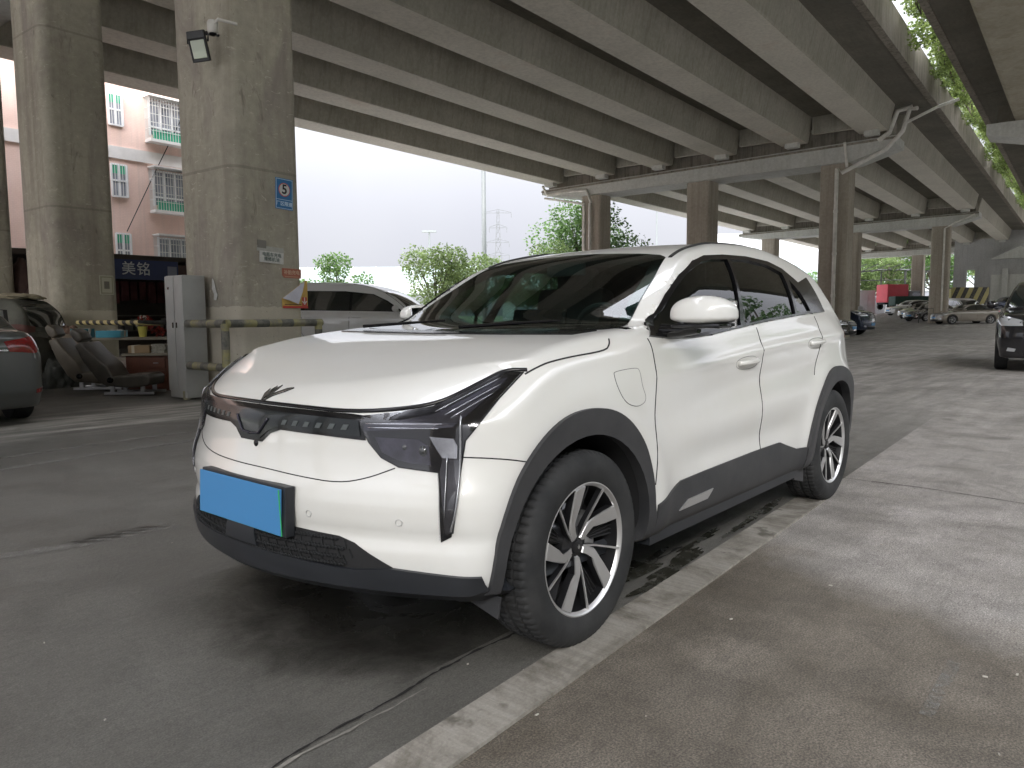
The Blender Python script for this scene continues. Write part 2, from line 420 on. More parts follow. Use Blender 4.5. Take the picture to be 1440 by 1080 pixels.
def m_glass(name, tint=(0.25, 0.3, 0.29), mixf=0.62, rough=0.01, dark=(0.006, 0.008, 0.008), refl=0.045):
    t = NT(name); t.t.nodes.remove(t.b)
    tr = t.n('ShaderNodeBsdfTransparent'); tr.inputs[0].default_value = c4(tint)
    df = t.n('ShaderNodeBsdfDiffuse'); df.inputs[0].default_value = c4(dark)
    gl = t.n('ShaderNodeBsdfGlossy'); gl.inputs['Roughness'].default_value = rough; gl.inputs[0].default_value = (1, 1, 1, 1)
    g = t.n('ShaderNodeNewGeometry'); dp = t.n('ShaderNodeVectorMath', operation='DOT_PRODUCT'); t.l(g.outputs['Normal'], dp.inputs[0]); t.l(g.outputs['Incoming'], dp.inputs[1])
    cs = t.math('SUBTRACT', 1.0, t.math('ABSOLUTE', dp.outputs['Value'])); fac = t.math('MULTIPLY_ADD', t.math('POWER', cs, 5.0), 0.94, refl)
    m1 = t.n('ShaderNodeMixShader'); m1.inputs[0].default_value = 1-mixf; t.l(tr.outputs[0], m1.inputs[1]); t.l(df.outputs[0], m1.inputs[2])
    m2 = t.n('ShaderNodeMixShader'); t.l(fac, m2.inputs[0]); t.l(m1.outputs[0], m2.inputs[1]); t.l(gl.outputs[0], m2.inputs[2])
    t.l(m2.outputs[0], t.out.inputs[0]); t.b = df
    return t.mat
M_WS = m_glass('windscreen_glass', (0.29, 0.41, 0.38), 0.95, refl=0.03)
M_SG = m_glass('tinted_glass', (0.22, 0.27, 0.26), 0.85)
M_LAMPGL = m_glass('lamp_cover', (0.93, 0.93, 0.95), 1.0)
def m_tyre(name='tyre_rubber', dust=0.5):
    t = NT(name); p = t.pos('Object'); n = t.noise(p, 7, 7, 0.65)
    t.set(color=t.ramp(n, [(0.35, (0.016, 0.017, 0.018)), (0.75, (0.040, 0.040, 0.040))]), rough=0.75, spec=0.35); n2 = t.noise(p, 120, 3, 0.5); t.bump(n2, 0.2, 0.002); return t.mat
M_TYRE = m_tyre()

def tyre_bm(Rt=0.312, Ri=0.208, w=0.19, n=288, tread=True):
    """lathe about y, centre at origin, outer side at +y"""
    hw = w/2
    prof = [(Ri-0.002, hw-0.018, 0), (Ri+0.004, hw-0.006, 0), (Ri+0.018, hw+0.000, 0), (Ri+0.045, hw+0.006, 0), (Rt-0.040, hw+0.004, 0), (Rt-0.022, hw-0.004, 0), (Rt-0.012, hw-0.010, 1), (Rt-0.005, hw-0.018, 2)]
    ys = [hw-0.026, hw-0.044, hw-0.046, hw-0.052, hw-0.054, 0.010, 0.007, -0.007, -0.010, -hw+0.054, -hw+0.052, -hw+0.046, -hw+0.044, -hw+0.026]
    gr = {2, 3, 6, 7, 10, 11}
    for i, y in enumerate(ys): prof.append((Rt-0.0005-0.9*y*y*0.3-(0.008 if i in gr else 0), y, 3 if i not in gr else 0))
    prof += [(Rt-0.005, -hw+0.018, 2), (Rt-0.012, -hw+0.010, 1), (Rt-0.04, -hw-0.003, 0), (Ri+0.01, -hw+0.004, 0), (Ri-0.002, -hw+0.018, 0)]
    v = []; f = []; m = len(prof)
    for k in range(n):
        for (r, y, t) in prof:
            ph = k + (y*60 if t == 3 else 0)
            cut = t and (int(k) % 4 == 0)
            rr = r-(0.0065 if cut and t == 3 else 0.0035 if cut else 0)
            sk = (abs(y)/hw)**2*0.0+y*0.35
            w_ = 2*math.pi*k/n+(sk*0.6 if t == 3 else (hw*0.35*0.6 if y > 0 else -hw*0.35*0.6))
            v.append((rr*math.cos(w_), y, rr*math.sin(w_)))
    for k in range(n):
        k2 = (k+1) % n
        for i in range(m-1): f.append((k*m+i, k*m+i+1, k2*m+i+1, k2*m+i))
    return v, f
def blade(poly, y0, y1, depth, taper=0.004):
    """flat blade outline (x,z) with chamfered edge, front face y from y0 (hub) to y1 (rim) by radius"""
    n = len(poly); P = np.array(poly); c = P.mean(0)
    def Y(p): r = np.hypot(*p); return y0+(y1-y0)*np.clip(r/0.2, 0, 1)
    v = [(p[0], Y(p), p[1]) for p in (P+(c-P)/np.linalg.norm(c-P, axis=1)[:, None]*taper)]
    v += [(p[0], Y(p)-0.005, p[1]) for p in P]+[(p[0], Y(p)-depth, p[1]) for p in P]
    f = [tuple(range(n))]+[(i, n+i, n+(i+1) % n, (i+1) % n) for i in range(n)]+[(n+i, 2*n+i, 2*n+(i+1) % n, n+(i+1) % n) for i in range(n)]
    return v, f
def add_blade(mb, poly, y0, y1, depth, taper=0.004):
    """machined front and chamfer, black painted flanks"""
    v, f = blade(poly, y0, y1, depth, taper); n = len(poly); b = len(mb.v); mb.add(v, f[:n+1], 0); mb.f += [tuple(b+i for i in q) for q in f[n+1:]]; mb.m += [1]*(len(f)-n-1)
def rot2(p, a): return (p[0]*math.cos(a)-p[1]*math.sin(a), p[0]*math.sin(a)+p[1]*math.cos(a))
def pol(r, deg): return (r*math.cos(R(deg)), r*math.sin(R(deg)))
def hero_wheel(parent, x, side, phase):
    """wheel as a part of the car: tyre, rim and hub pieces are its sub-parts; outer side faces +y when side=1"""
    yo = side*0.735
    v, f = tyre_bm()
    def place(vs):
        return [(p[0]+0*x, side*p[1], p[2]) for p in vs]
    V, F = place(v), ([q[::-1] for q in f] if side < 0 else f)
    wheel = mesh_obj('wheel', V, F, M_TYRE, parent, smooth=40, loc=(x, yo, 0.312))
    mb = MB()
    # barrel and lip
    mb.lathe([(0.196, -0.08), (0.190, 0.0), (0.196, 0.060), (0.199, 0.078)], 'y', 96, mi=1)
    mb.lathe([(0.199, 0.078), (0.2045, 0.086), (0.209, 0.090), (0.2125, 0.0895), (0.2135, 0.084), (0.211, 0.078)], 'y', 96, mi=0)
    mb.lathe([(0.0, 0.052), (0.030, 0.052), (0.045, 0.046), (0.062, 0.040), (0.066, 0.020), (0.066, -0.02)], 'y', 48, mi=1)
    mb.lathe([(0.0, -0.03), (0.19, -0.03)], 'y', 48, mi=2)
    rim = None
    for k in range(5):
        a0 = phase+72*k
        # broad swirling blade (machined)
        big = [pol(0.030, a0-30), pol(0.055, a0-30), pol(0.085, a0-24), pol(0.108, a0-15), pol(0.150, a0-5), pol(0.201, a0+2), pol(0.203, a0+9), pol(0.203, a0+17), pol(0.150, a0+13), pol(0.108, a0+7), pol(0.086, a0-3), pol(0.055, a0-2), pol(0.032, a0+6)]
        add_blade(mb, big, 0.052, 0.086, 0.030)
        thin = [pol(0.035, a0+36), pol(0.085, a0+40), pol(0.140, a0+44), pol(0.203, a0+46), pol(0.203, a0+48.2), pol(0.140, a0+46.6), pol(0.085, a0+44), pol(0.040, a0+44)]
        add_blade(mb, thin, 0.050, 0.087, 0.024, 0.0012)
        web = [pol(0.040, a0+14), pol(0.110, a0+13), pol(0.195, a0+19), pol(0.195, a0+36), pol(0.100, a0+35), pol(0.045, a0+37)]
        v, f = blade(web, 0.012, 0.048, 0.02); mb.add(v, f, 1)
        for j, (ra, rb) in enumerate(((0.07, 0.195), (0.08, 0.195), (0.09, 0.195), (0.10, 0.195))):
            b0 = a0+17.5+j*4.6
            s_ = [pol(ra, b0+1.5), pol(rb, b0+2), pol(rb, b0+2.5), pol(ra, b0+2.4)]
            v, f = blade(s_, 0.022, 0.058, 0.012, 0.0003); mb.add(v, f, 3)
        # lug
        c = pol(0.043, a0+50); mb.lathe([(0.0, 0.047), (0.007, 0.047), (0.010, 0.040), (0.010, 0.02)], 'y', 12, (c[0], 0.006, c[1]), 1)
    mb.v = place(mb.v)
    rim = mb.build('rim', [M_SILV, M_RIMBLK, M_INNER, simple('rim_fin', (0.06, 0.06, 0.063), 0.4, metal=0.5)], wheel, 30)
    cb = MB(); cb.lathe([(0.0, 0.062), (0.018, 0.0615), (0.023, 0.059), (0.0245, 0.050), (0.0245, 0.035)], 'y', 40)
    cb.v = place(cb.v); cap = cb.build('hub_cap', M_RIMBLK, wheel, 40)
    eb = MB()
    for a, ln in ((90, 0.012), (50, 0.009), (130, 0.009)):
        d = pol(1, a); n = (-d[1], d[0])
        q = [(-0.002*0+n[0]*0.0, -0.006), (d[0]*ln*0.5+n[0]*0.003, d[1]*ln*0.5+n[1]*0.003-0.004), (d[0]*ln, d[1]*ln-0.002), (d[0]*ln*0.5-n[0]*0.003, d[1]*ln*0.5-n[1]*0.003-0.004)]
        eb.add([(p[0], 0.0625, p[1]) for p in q]+[(p[0], 0.061, p[1]) for p in q], [(0, 1, 2, 3), (0, 4, 5, 1), (1, 5, 6, 2), (2, 6, 7, 3), (3, 7, 4, 0)])
    eb.v = place(eb.v); eb.build('hub_emblem', M_SILV, wheel)
    db = MB(); db.lathe([(0.05, 0.02), (0.13, 0.02), (0.13, 0.0), (0.05, 0.0)], 'y', 64, (0, -0.03, 0))
    db.v = place(db.v); db.build('brake_disc', M_CHROME, wheel, 30)
    kb = MB(); kb.box((-0.105, 0.0, 0.02), (0.06, 0.06, 0.13), bev=0.012); kb.v = place(kb.v); kb.build('brake_caliper', M_SILV, wheel, 30)
    return wheel

DLO = [(-0.475, 0.968), (-0.653, 1.046), (-0.772, 1.121), (-0.922, 1.206), (-1.066, 1.270), (-1.198, 1.302), (-1.400, 1.318), (-1.674, 1.325), (-1.939, 1.314), (-2.097, 1.284), (-2.249, 1.214), (-2.470, 1.250), (-2.540, 1.055), (-2.27, 1.048), (-2.016, 1.036), (-1.600, 1.013), (-1.204, 0.983), (-0.961, 0.963), (-0.789, 0.955), (-0.600, 0.957)]
PANES = [[(-0.545, 0.985), (-0.69, 1.060), (-0.828, 1.143), (-0.981, 1.221), (-1.13, 1.270), (-1.25, 1.288), (-1.420, 1.297), (-1.391, 1.228), (-1.325, 1.106), (-1.262, 0.996), (-0.973, 0.975), (-0.802, 0.968), (-0.66, 0.970)],
         [(-1.310, 1.000), (-1.352, 1.097), (-1.405, 1.216), (-1.452, 1.300), (-1.676, 1.305), (-1.902, 1.292), (-2.055, 1.257), (-2.031, 1.170), (-1.985, 1.044), (-1.607, 1.024)],
         [(-2.020, 1.050), (-2.062, 1.150), (-2.108, 1.222), (-2.192, 1.160), (-2.235, 1.10), (-2.255, 1.060)]]
WSO = [(-0.215, 0.0), (-0.22, 0.25), (-0.25, 0.47), (-0.305, 0.60), (-0.36, 0.652), (-0.43, 0.668), (-0.56, 0.632), (-0.70, 0.597), (-0.87, 0.561), (-1.055, 0.512), (-1.085, 0.47), (-1.105, 0.35), (-1.125, 0.15), (-1.13, 0.0)]
WSO = WSO+[(x, -y) for x, y in WSO[-2:0:-1]]
def sdf_poly(P, poly):
    """signed distance, positive inside; P (...,2)"""
    A = np.array(poly, float); Bq = np.roll(A, -1, 0); best = np.full(P.shape[:-1], 1e9); par = np.zeros(P.shape[:-1], bool)
    for a, b in zip(A, Bq):
        d = b-a; w = P-a; t = np.clip((w@d)/(d@d), 0, 1); q = w-t[..., None]*d; best = np.minimum(best, (q*q).sum(-1))
        c = ((a[1] > P[..., 1]) != (b[1] > P[..., 1])) & (P[..., 0] < d[0]*(P[..., 1]-a[1])/(d[1] if d[1] else 1e-9)+a[0]); par ^= c
    s = np.sqrt(best); return np.where(par, s, -s)
def hero_solid(p):
    x, y, z = p[..., 0], p[..., 1], p[..., 2]; ay = np.abs(y)
    f = HB.f(p)
    for cx in (0.0, -2.42):
        r = np.sqrt((x-cx)**2+(z-0.312)**2); f = smin(f, smax(r-0.372, 0.50-ay, 0.005), 0.004)
    if z.max() > 0.5:
        cb = HB.cabin(x, y, z); cav = np.minimum(smin(cb-0.05, z-0.62, 0.02), 0.70-ay-0.9*np.maximum(z-1.0, 0)*0); cav = np.minimum(cav, np.minimum(-0.30-x, x+2.75))
        low = np.minimum(np.minimum(0.70-ay, z-0.50), np.minimum(np.minimum(-0.42-x, x+2.45), 1.0-z)); cav = np.maximum(cav, low)
        sd = sdf_poly(np.stack([x, z], -1), DLO[:11]+[(-2.30, 1.20), (-2.30, 1.05)]+DLO[14:])-0.013
        cav = np.maximum(cav, np.minimum(np.minimum(sd, ay-0.45), 0.075-cb))
        sw = sdf_poly(np.stack([x, y], -1), WSO)-0.026-0.03*np.clip((x+0.62)/0.1, 0, 1)
        cav = np.maximum(cav, np.minimum(sw, np.minimum(z-0.955, 0.075-cb)))
        f = np.minimum(f, -cav)
    return f
def poly_dir(pts3, d):
    d = np.array(d, float); d /= np.linalg.norm(d)
    if abs(d[2]) > 0.9: return [(p[0], p[1]) for p in pts3]
    ea = np.cross([0, 0, 1.], d); ea /= np.linalg.norm(ea)
    return [(float(np.dot(p, ea)), p[2]) for p in pts3]
def build_hero():
    global DLO
    car = empty('parked_car', (0, 0, 0), 0, 'white electric crossover with plain blue number plate filling the foreground', 'car')
    v, f = surface_nets(hero_solid, (-3.42, -0.93, 0.16), (0.80, 0.93, 1.47), 0.0165)
    fb = HB.f(v); cutv = (fb-hero_solid(v)) > 0.0008
    on = (np.abs(fb) < 0.004) & ~cutv
    v2 = HB.newton(v[on]); vv = v.copy(); vv[on] = v2
    #low = cutv & (np.abs(fb) < 0.012) & (v[:, 2] > 0.9); vv[low] = HB.newton(v[low]); vv[low] += HB.grad(vv[low])*0.006
    me = bpy.data.meshes.new('body'); me.from_pydata(vv.tolist(), [], f.tolist()); me.update()
    cen = vv[f].mean(1); inner = (HB.f(cen) > 0.006) | (cen[:, 2] < 0.262)
    inner |= (sdf_poly(cen[:, [0, 2]], DLO) > 0.003) & (np.abs(cen[:, 1]) > 0.4)
    inner |= (sdf_poly(cen[:, [0, 1]], WSO) > 0.012) & (cen[:, 2] > 0.9)
    fit_normals(me, HB, 0.0065)
    o = finish('body', me, [M_WHITE, M_INNER], car)
    me.polygons.foreach_set('material_index', inner.astype(int).tolist())
    K = dict(step=0.02)
    for mir in (False, True):
        sg = -1 if mir else 1
        L = (0, -1, 0)       # cast from the +y side; ea = z x d = (1,0,0): a = x
        # windows
        surround = patch('window_surround', HB, DLO, L, M_BLK, car, mir, off=0.008, thick=0.03, holes=PANES, step=0.03)
        for P in PANES: patch('side_window', HB, P, L, M_SG, surround, mir, off=-0.002, thick=0, step=0.05)
        # chrome strip under the windows
        # cladding
        def ring(cx, a0, a1, ri, ro, n=26):
            return [(cx+ri*math.cos(a), 0.312+ri*math.sin(a)) for a in np.linspace(a0, a1, n)], [(cx+ro*math.cos(a), 0.312+ro*math.sin(a)) for a in np.linspace(a1, a0, n)]
        i_, _ = ring(0, R(-6), R(187), 0.366, 0.448)
        oF = [(-0.412, 0.33), (-0.398, 0.372), (-0.383, 0.449), (-0.354, 0.53), (-0.303, 0.62), (-0.212, 0.702), (-0.115, 0.748), (0.0, 0.763), (0.115, 0.752), (0.215, 0.708), (0.298, 0.638), (0.352, 0.556), (0.388, 0.452), (0.404, 0.335), (0.406, 0.248)]
        pf = [(0.352, 0.248), (0.364, 0.275)]+i_+[(-0.350, 0.245), (-0.415, 0.245)]+smooth_poly(oF, 2, closed=False)+[(0.406, 0.248)]
        patch('wheel_arch_cladding', HB, pf, L, M_PLAST, car, mir, off=0.014, thick=0.045, step=0.022)
        i_, _ = ring(-2.42, R(-12), R(187), 0.366, 0.444)
        oR = [(-2.865, 0.31), (-2.86, 0.38), (-2.83, 0.50), (-2.76, 0.61), (-2.66, 0.69), (-2.53, 0.745), (-2.40, 0.762), (-2.27, 0.745), (-2.15, 0.69), (-2.05, 0.61), (-1.975, 0.50), (-1.935, 0.40), (-1.925, 0.33), (-1.925, 0.245)]
        pr = [(-2.42+0.360, 0.245)]+i_+[(-2.42-0.362, 0.27), (-2.42-0.44, 0.28)]+smooth_poly(oR, 2, closed=False)+[(-1.925, 0.245)]
        patch('wheel_arch_cladding', HB, pr, L, M_PLAST, car, mir, off=0.014, thick=0.045, step=0.022)
        ro = [(-0.418, 0.252), (-0.421, 0.373), (-0.601, 0.428), (-0.80, 0.432), (-1.26, 0.440), (-1.50, 0.4405), (-1.586, 0.440), (-1.66, 0.418), (-1.808, 0.379), (-1.925, 0.372), (-1.925, 0.252)]
        sk = patch('side_skirt', HB, ro, L, M_PLAST, car, mir, off=0.008, thick=0.04)
        patch('skirt_insert', HB, [(-0.60, 0.315), (-0.66, 0.348), (-0.87, 0.352), (-0.83, 0.318)], L, M_SILV, sk, mir, off=0.012, thick=0.01)
        mb = MB()
        ys = sg
        mb.prism([(-0.43, 0.262), (-1.94, 0.262), (-1.94, 0.215), (-0.43, 0.215)], 1, ys*0.74, ys*0.805); mb.build('sill', M_LIP, car)
        # seams
        def seam(name, pts, d=L, r=0.0022, off=0.0002, par=car, sub=0.03, m=M_GAP):
            q = surf_line(HB, pts, d, off, sub); q[:, 1] *= sg
            b = MB(); b.tube([tuple(k) for k in q], r, 6); return b.build(name, m, par, 180)
        seam('door_gap', [(-0.455, 0, 0.962), (-0.435, 0, 0.86), (-0.418, 0, 0.76), (-0.398, 0, 0.66), (-0.397, 0, 0.45)])
        seam('door_gap', [(-1.43, 0, 0.985), (-1.40, 0, 0.87), (-1.362, 0, 0.75), (-1.358, 0, 0.60), (-1.365, 0, 0.44)])
        seam('door_gap', [(-2.30, 0, 1.032), (-2.26, 0, 0.96), (-2.18, 0, 0.86), (-2.06, 0, 0.73)])
        seam('bumper_gap', [(0.478, 0, 0.655), (0.44, 0, 0.660), (0.36, 0, 0.652), (0.283, 0, 0.634)], r=0.0020)
        # door handles: recess, grip
        for hx, hz, tl in ((-1.225, 0.842, 0.0), (-2.125, 0.898, 0.0)):
            rec = smooth_poly([(hx-0.115, hz-0.030), (hx+0.115, hz-0.034), (hx+0.125, hz+0.018), (hx-0.105, hz+0.026)], 2)
            q, _ = HB.cast([[hx, 1.6, hz]], [0, -1, 0]); g = -HB.grad(q)[0]; q = q[0]
            b = MB()
            pts = [(hx+0.10*k, q[1]+0.003+0.020*(1-abs(k)**3.5), hz-0.004*k) for k in np.linspace(-1, 1, 15)]
            rr = [0.0115]*15
            b.tube([(p[0], sg*p[1], p[2]) for p in pts], rr, 12)
            hb_ = b.build('door_handle', M_WHITE, car, 180)
            b = MB(); rr_ = [tuple(k) for k in surf_line(HB, [(x, 0, z) for x, z in rec+rec[:1]], L, -0.0004, 0.02)]
            b.tube([(p[0], sg*p[1], p[2]) for p in rr_], 0.0013, 5, cap=False); b.build('handle_recess', M_FINE, hb_, 180)
        # headlight
        D = (-0.8, -0.6, 0)
        H3 = [(.225, .76, .881), (.261, .711, .884), (.338, .681, .850), (.407, .646, .814), (.452, .611, .792), (.505, .535, .776), (.561, .431, .762), (.569, .43, .741), (.562, .464, .688), (.55, .502, .648), (.53, .554, .624), (.478, .659, .614),
              (.490, .675, .554), (.496, .683, .424), (.480, .709, .442), (.474, .724, .551), (.433, .723, .704), (.332, .758, .813)]
        hp = poly_dir(H3, D); c = np.array(hp).mean(0)
        lamp = patch('headlight', HB, hp, D, M_BLK, car, mir, off=0.003, thick=0.02, step=0.014)
        wing = [(0.565, 0.448, 0.739), (0.524, 0.531, 0.751), (0.471, 0.63, 0.769), (0.39, 0.69, 0.813), (0.32, 0.712, 0.852), (0.262, 0.732, 0.866), (0.318, 0.735, 0.835), (0.415, 0.712, 0.769), (0.45, 0.686, 0.740), (0.507, 0.580, 0.731), (0.564, 0.449, 0.722)]
        patch('light_guide', HB, poly_dir(wing, D), D, M_LGUIDE, lamp, mir, off=0.006, thick=0.004, step=0.014)
        ell = [(.486, .634, .713), (.447, .69, .709), (.441, .700, .690), (.447, .703, .655), (.474, .672, .655), (.480, .655, .680)]
        patch('daytime_light', HB, poly_dir(ell, D), D, M_DRL, lamp, mir, off=0.007, thick=0.004, step=0.014)
        leg = [(.474, .672, .652), (.440, .706, .652), (.452, .714, .55), (.470, .710, .455), (.489, .696, .452), (.490, .686, .54), (.480, .668, .618)]
        patch('light_leg', HB, poly_dir(leg, D), D, M_LEG, lamp, mir, off=0.007, thick=0.004, step=0.014)
        for (pa, rr) in (([(.425, .700, .765), (.433, .706, .715), (.442, .712, .62), (.462, .716, .52), (.478, .708, .462)], 0.0032), ([(.472, .688, .66), (.478, .690, .58), (.487, .694, .50)], 0.002)):
            q = surf_line(HB, pa, D, 0.011, 0.02); q[:, 1] *= sg; b = MB(); b.tube([tuple(k) for k in q], rr, 6); b.build('light_edge', M_DRL, lamp, 180)
        pod = [(.553, .484, .706), (.500, .606, .704), (.486, .632, .684), (.484, .640, .634), (.508, .592, .636), (.532, .550, .645), (.549, .508, .664)]
        patch('lamp_pod', HB, poly_dir(pod, D), D, M_POD, lamp, mir, off=0.006, thick=0.004, step=0.014)
        for (yy, zz, rr) in ((0.615, 0.672, 0.018), (0.565, 0.680, 0.012)):
            q, _ = HB.cast([[1.8, yy, zz]], [-1, 0, 0]); q = q[0]; b = MB(); bm = bmesh.new(); bmesh.ops.create_uvsphere(bm, u_segments=20, v_segments=12, radius=rr)
            bm.verts.index_update(); b.add([(q[0]+k.co.x*0.55, sg*(q[1]+k.co.y), q[2]+k.co.z) for k in bm.verts], [tuple(k.index for k in fc.verts) for fc in bm.faces]); bm.free()
            b.build('projector_lens', M_LENS, lamp, 180)
        for s0, s1 in (((0.560, 0.455, 0.742), (0.452, 0.655, 0.748)), ((0.556, 0.462, 0.732), (0.462, 0.650, 0.736)), ((0.47, 0.64, 0.775), (0.29, 0.725, 0.862)), ((0.455, 0.665, 0.768), (0.30, 0.735, 0.846)), ((0.445, 0.680, 0.762), (0.33, 0.735, 0.824))):
            q = surf_line(HB, [s0, s1], (-0.8, -0.6, 0), 0.009, 0.02); q[:, 1] *= sg
            b = MB(); b.tube([tuple(k) for k in q], 0.0014, 6); b.build('reflector_strip', M_CHROME, lamp, 180)
        inn = [tuple(np.array(k)+(c-np.array(k))*0.035) for k in hp]
        patch('lamp_cover', HB, inn, D, M_LAMPGL, lamp, mir, off=0.011, thick=0.006, step=0.014)
        # charging flap only on the visible flank in the photograph's side of the car
        if not mir:
            fl = [(-0.169, 0.852), (-0.175, 0.862), (-0.315, 0.868), (-0.328, 0.855), (-0.326, 0.81), (-0.350, 0.765), (-0.335, 0.745), (-0.27, 0.738), (-0.20, 0.758), (-0.172, 0.81)]
            fl = smooth_poly(fl, 1)
            cf = patch('charging_flap', HB, fl, L, M_WHITE, car, False, off=0.0012, thick=0.006)
            q = surf_line(HB, [(x, 0, z) for x, z in fl+fl[:1]], L, 0.0006, 0.02); b = MB(); b.tube([tuple(k) for k in q], 0.0014, 5, cap=False); b.build('flap_gap', M_FINE, cf, 180)
            q = surf_line(HB, [(x, 0, z) for x, z in [(-0.462, 0.762), (-0.478, 0.765), (-0.485, 0.79), (-0.480, 0.80)]], L, 0.0006, 0.01)
        # mirror
        mirror(car, sg)
        # sensors
        for yy, zz in ((0.301, 0.476), (0.579, 0.475)):
            q, _ = HB.cast([[1.5, yy, zz]], [-1, 0, 0]); g = -HB.grad(q)[0]; q = q[0]+g*0.001
            a = Vector(g); t1 = a.orthogonal().normalized(); t2 = a.cross(t1); ring_ = [Vector(q)+(t1*math.cos(w)+t2*math.sin(w))*0.0095 for w in np.linspace(0, 2*math.pi, 19)]
            b = MB(); b.tube([(p.x, sg*p.y, p.z) for p in ring_], 0.0012, 5, cap=False); b.build('parking_sensor', M_SILV, car, 180)
        # wiper
        b = MB(); b.tube([(-0.235, sg*0.30-0.25, 1.003), (-0.275, sg*0.30+0.05, 1.02), (-0.30, sg*0.30+0.2, 1.028)], [0.008, 0.006, 0.004], 6); b.build('wiper', M_BLK, car, 30)
        # tail lamp, fog details at the back
        patch('tail_light', HB, [(-3.10, 0.93), (-2.86, 0.945), (-2.90, 0.90), (-3.14, 0.88)], L, M_TAIL, car, mir, off=0.004, thick=0.02)
        b = MB(); fl_ = [(0.39, 0.235), (0.30, 0.235), (0.30, 0.20), (0.385, 0.165)]
        b.prism([(sg*0.60, 0.25), (sg*0.78, 0.25), (sg*0.77, 0.185), (sg*0.61, 0.225)], 0, 0.355, 0.362); b.build('air_deflector', M_PLAST, car)
        b = MB(); b.prism([(-2.02, 0.27), (-1.88, 0.27), (-1.90, 0.20), (-2.03, 0.17)], 1, sg*0.62, sg*0.80); b.build('mud_flap', M_PLAST, car)
    F_ = (-1, 0, 0)     # ea = z x d = (0,-1,0): a = -y
    def fy(pts): return [(-y, z) for y, z in pts]
    # strip lamp between the headlights
    up = [(-0.475, 0.764), (-0.40, 0.767), (-0.2, 0.770), (0.0, 0.771), (0.2, 0.770), (0.40, 0.766), (0.437, 0.763)]
    lo = [(0.437, 0.763), (0.455, 0.695), (0.30, 0.700), (0.145, 0.705), (0.095, 0.690), (0.055, 0.664), (-0.01, 0.662), (-0.055, 0.694), (-0.15, 0.704), (-0.40, 0.700), (-0.52, 0.70)]
    bandp = fy([(-0.53, 0.764)]+up+[(0.455, 0.695), (0.30, 0.702), (0.145, 0.706), (0.100, 0.692), (0.060, 0.662), (-0.060, 0.662), (-0.100, 0.692), (-0.145, 0.706), (-0.30, 0.702), (-0.54, 0.697)])
    band = patch('light_band', HB, bandp, F_, M_BLK, car, off=0.003, thick=0.02, step=0.016)
    patch('light_band_cover', HB, fy([(-0.50, 0.750), (-0.2, 0.756), (0, 0.757), (0.2, 0.756), (0.43, 0.750), (0.44, 0.706), (0.30, 0.711), (0.14, 0.715), (0.09, 0.699), (0.05, 0.672), (-0.05, 0.672), (-0.09, 0.699), (-0.14, 0.715), (-0.30, 0.711), (-0.50, 0.706)]), F_, M_BAND, band, off=0.006, thick=0.004, step=0.016)
    for sy in (1, -1):
        for k in range(6):
            y0 = sy*(0.16+0.045*k)
            patch('band_led', HB, fy([(y0, 0.737), (y0+0.018, 0.737), (y0+0.010, 0.722), (y0-0.008, 0.722)]), F_, M_LED, band, off=0.008, thick=0.003, step=0.02)
        q = surf_line(HB, [(0, sy*0.088, 0.735), (0, sy*0.046, 0.688), (0, 0, 0.684)], F_, 0.008, 0.01); b = MB(); b.tube([tuple(k) for k in q], 0.004, 6); b.build('band_emblem', M_POD, band, 180)
    # hood shut line above the band and along the fenders (black gap)
    def seam2(name, pts, d, r, off=0.0, par=car, mat=M_GAP, sub=0.025):
        q = surf_line(HB, pts, d, off, sub); b = MB(); b.tube([tuple(k) for k in q], r, 8); return b.build(name, mat, par, 180)
    hl = [(0.60, 0.0, 0.778), (0.58, 0.2, 0.777), (0.55, 0.40, 0.772), (0.505, 0.535, 0.784), (0.452, 0.611, 0.800), (0.407, 0.646, 0.822), (0.338, 0.681, 0.857), (0.261, 0.711, 0.889), (0.225, 0.758, 0.888)]
    full = [(x, -y, z) for x, y, z in hl[::-1]]+hl[1:]
    seam2('bonnet_edge', full, (-1, 0, 0), 0.0075, -0.001, mat=M_BLK)
    for sg in (1, -1):
        q = surf_line(HB, [(0.225, sg*0.757, 0.86), (0.061, sg*0.774, 0.9), (-0.162, sg*0.777, 0.9), (-0.205, sg*0.757, 0.9), (-0.23, sg*0.732, 0.9)], (0, -sg*0.35, -1), 0.0, 0.02)
        b = MB(); b.tube([tuple(k) for k in q], 0.003, 6); b.build('bonnet_gap', M_GAP, car, 180)
    # bumper seam (smile line)
    seam2('bumper_gap', [(0.7, -0.62, 0.640), (0.7, -0.50, 0.61), (0.7, -0.333, 0.590), (0.7, 0, 0.588), (0.7, 0.108, 0.587), (0.7, 0.264, 0.578), (0.7, 0.393, 0.572), (0.7, 0.474, 0.590), (0.7, 0.547, 0.622)], F_, 0.0018)
    q, _ = HB.cast([[1.5, 0.027, 0.655]], [-1, 0, 0]); b = MB(); b.lathe([(0, 0.004), (0.010, 0.003), (0.013, 0.0)], 'x', 20, tuple(q[0])); b.build('front_camera', M_BLK, car, 40)
    # lower grille and lip
    gt = [(-0.566, 0.343), (-0.449, 0.406), (-0.398, 0.420), (-0.205, 0.430), (0, 0.433), (0.205, 0.430), (0.398, 0.420), (0.449, 0.406), (0.566, 0.343)]
    gb = [(0.45, 0.325), (0.25, 0.335), (0, 0.340), (-0.25, 0.335), (-0.45, 0.325)]
    gr = patch('grille', HB, fy(gt+gb), F_, M_INNER, car, off=0.002, thick=0.01, step=0.02)
    b = MB()
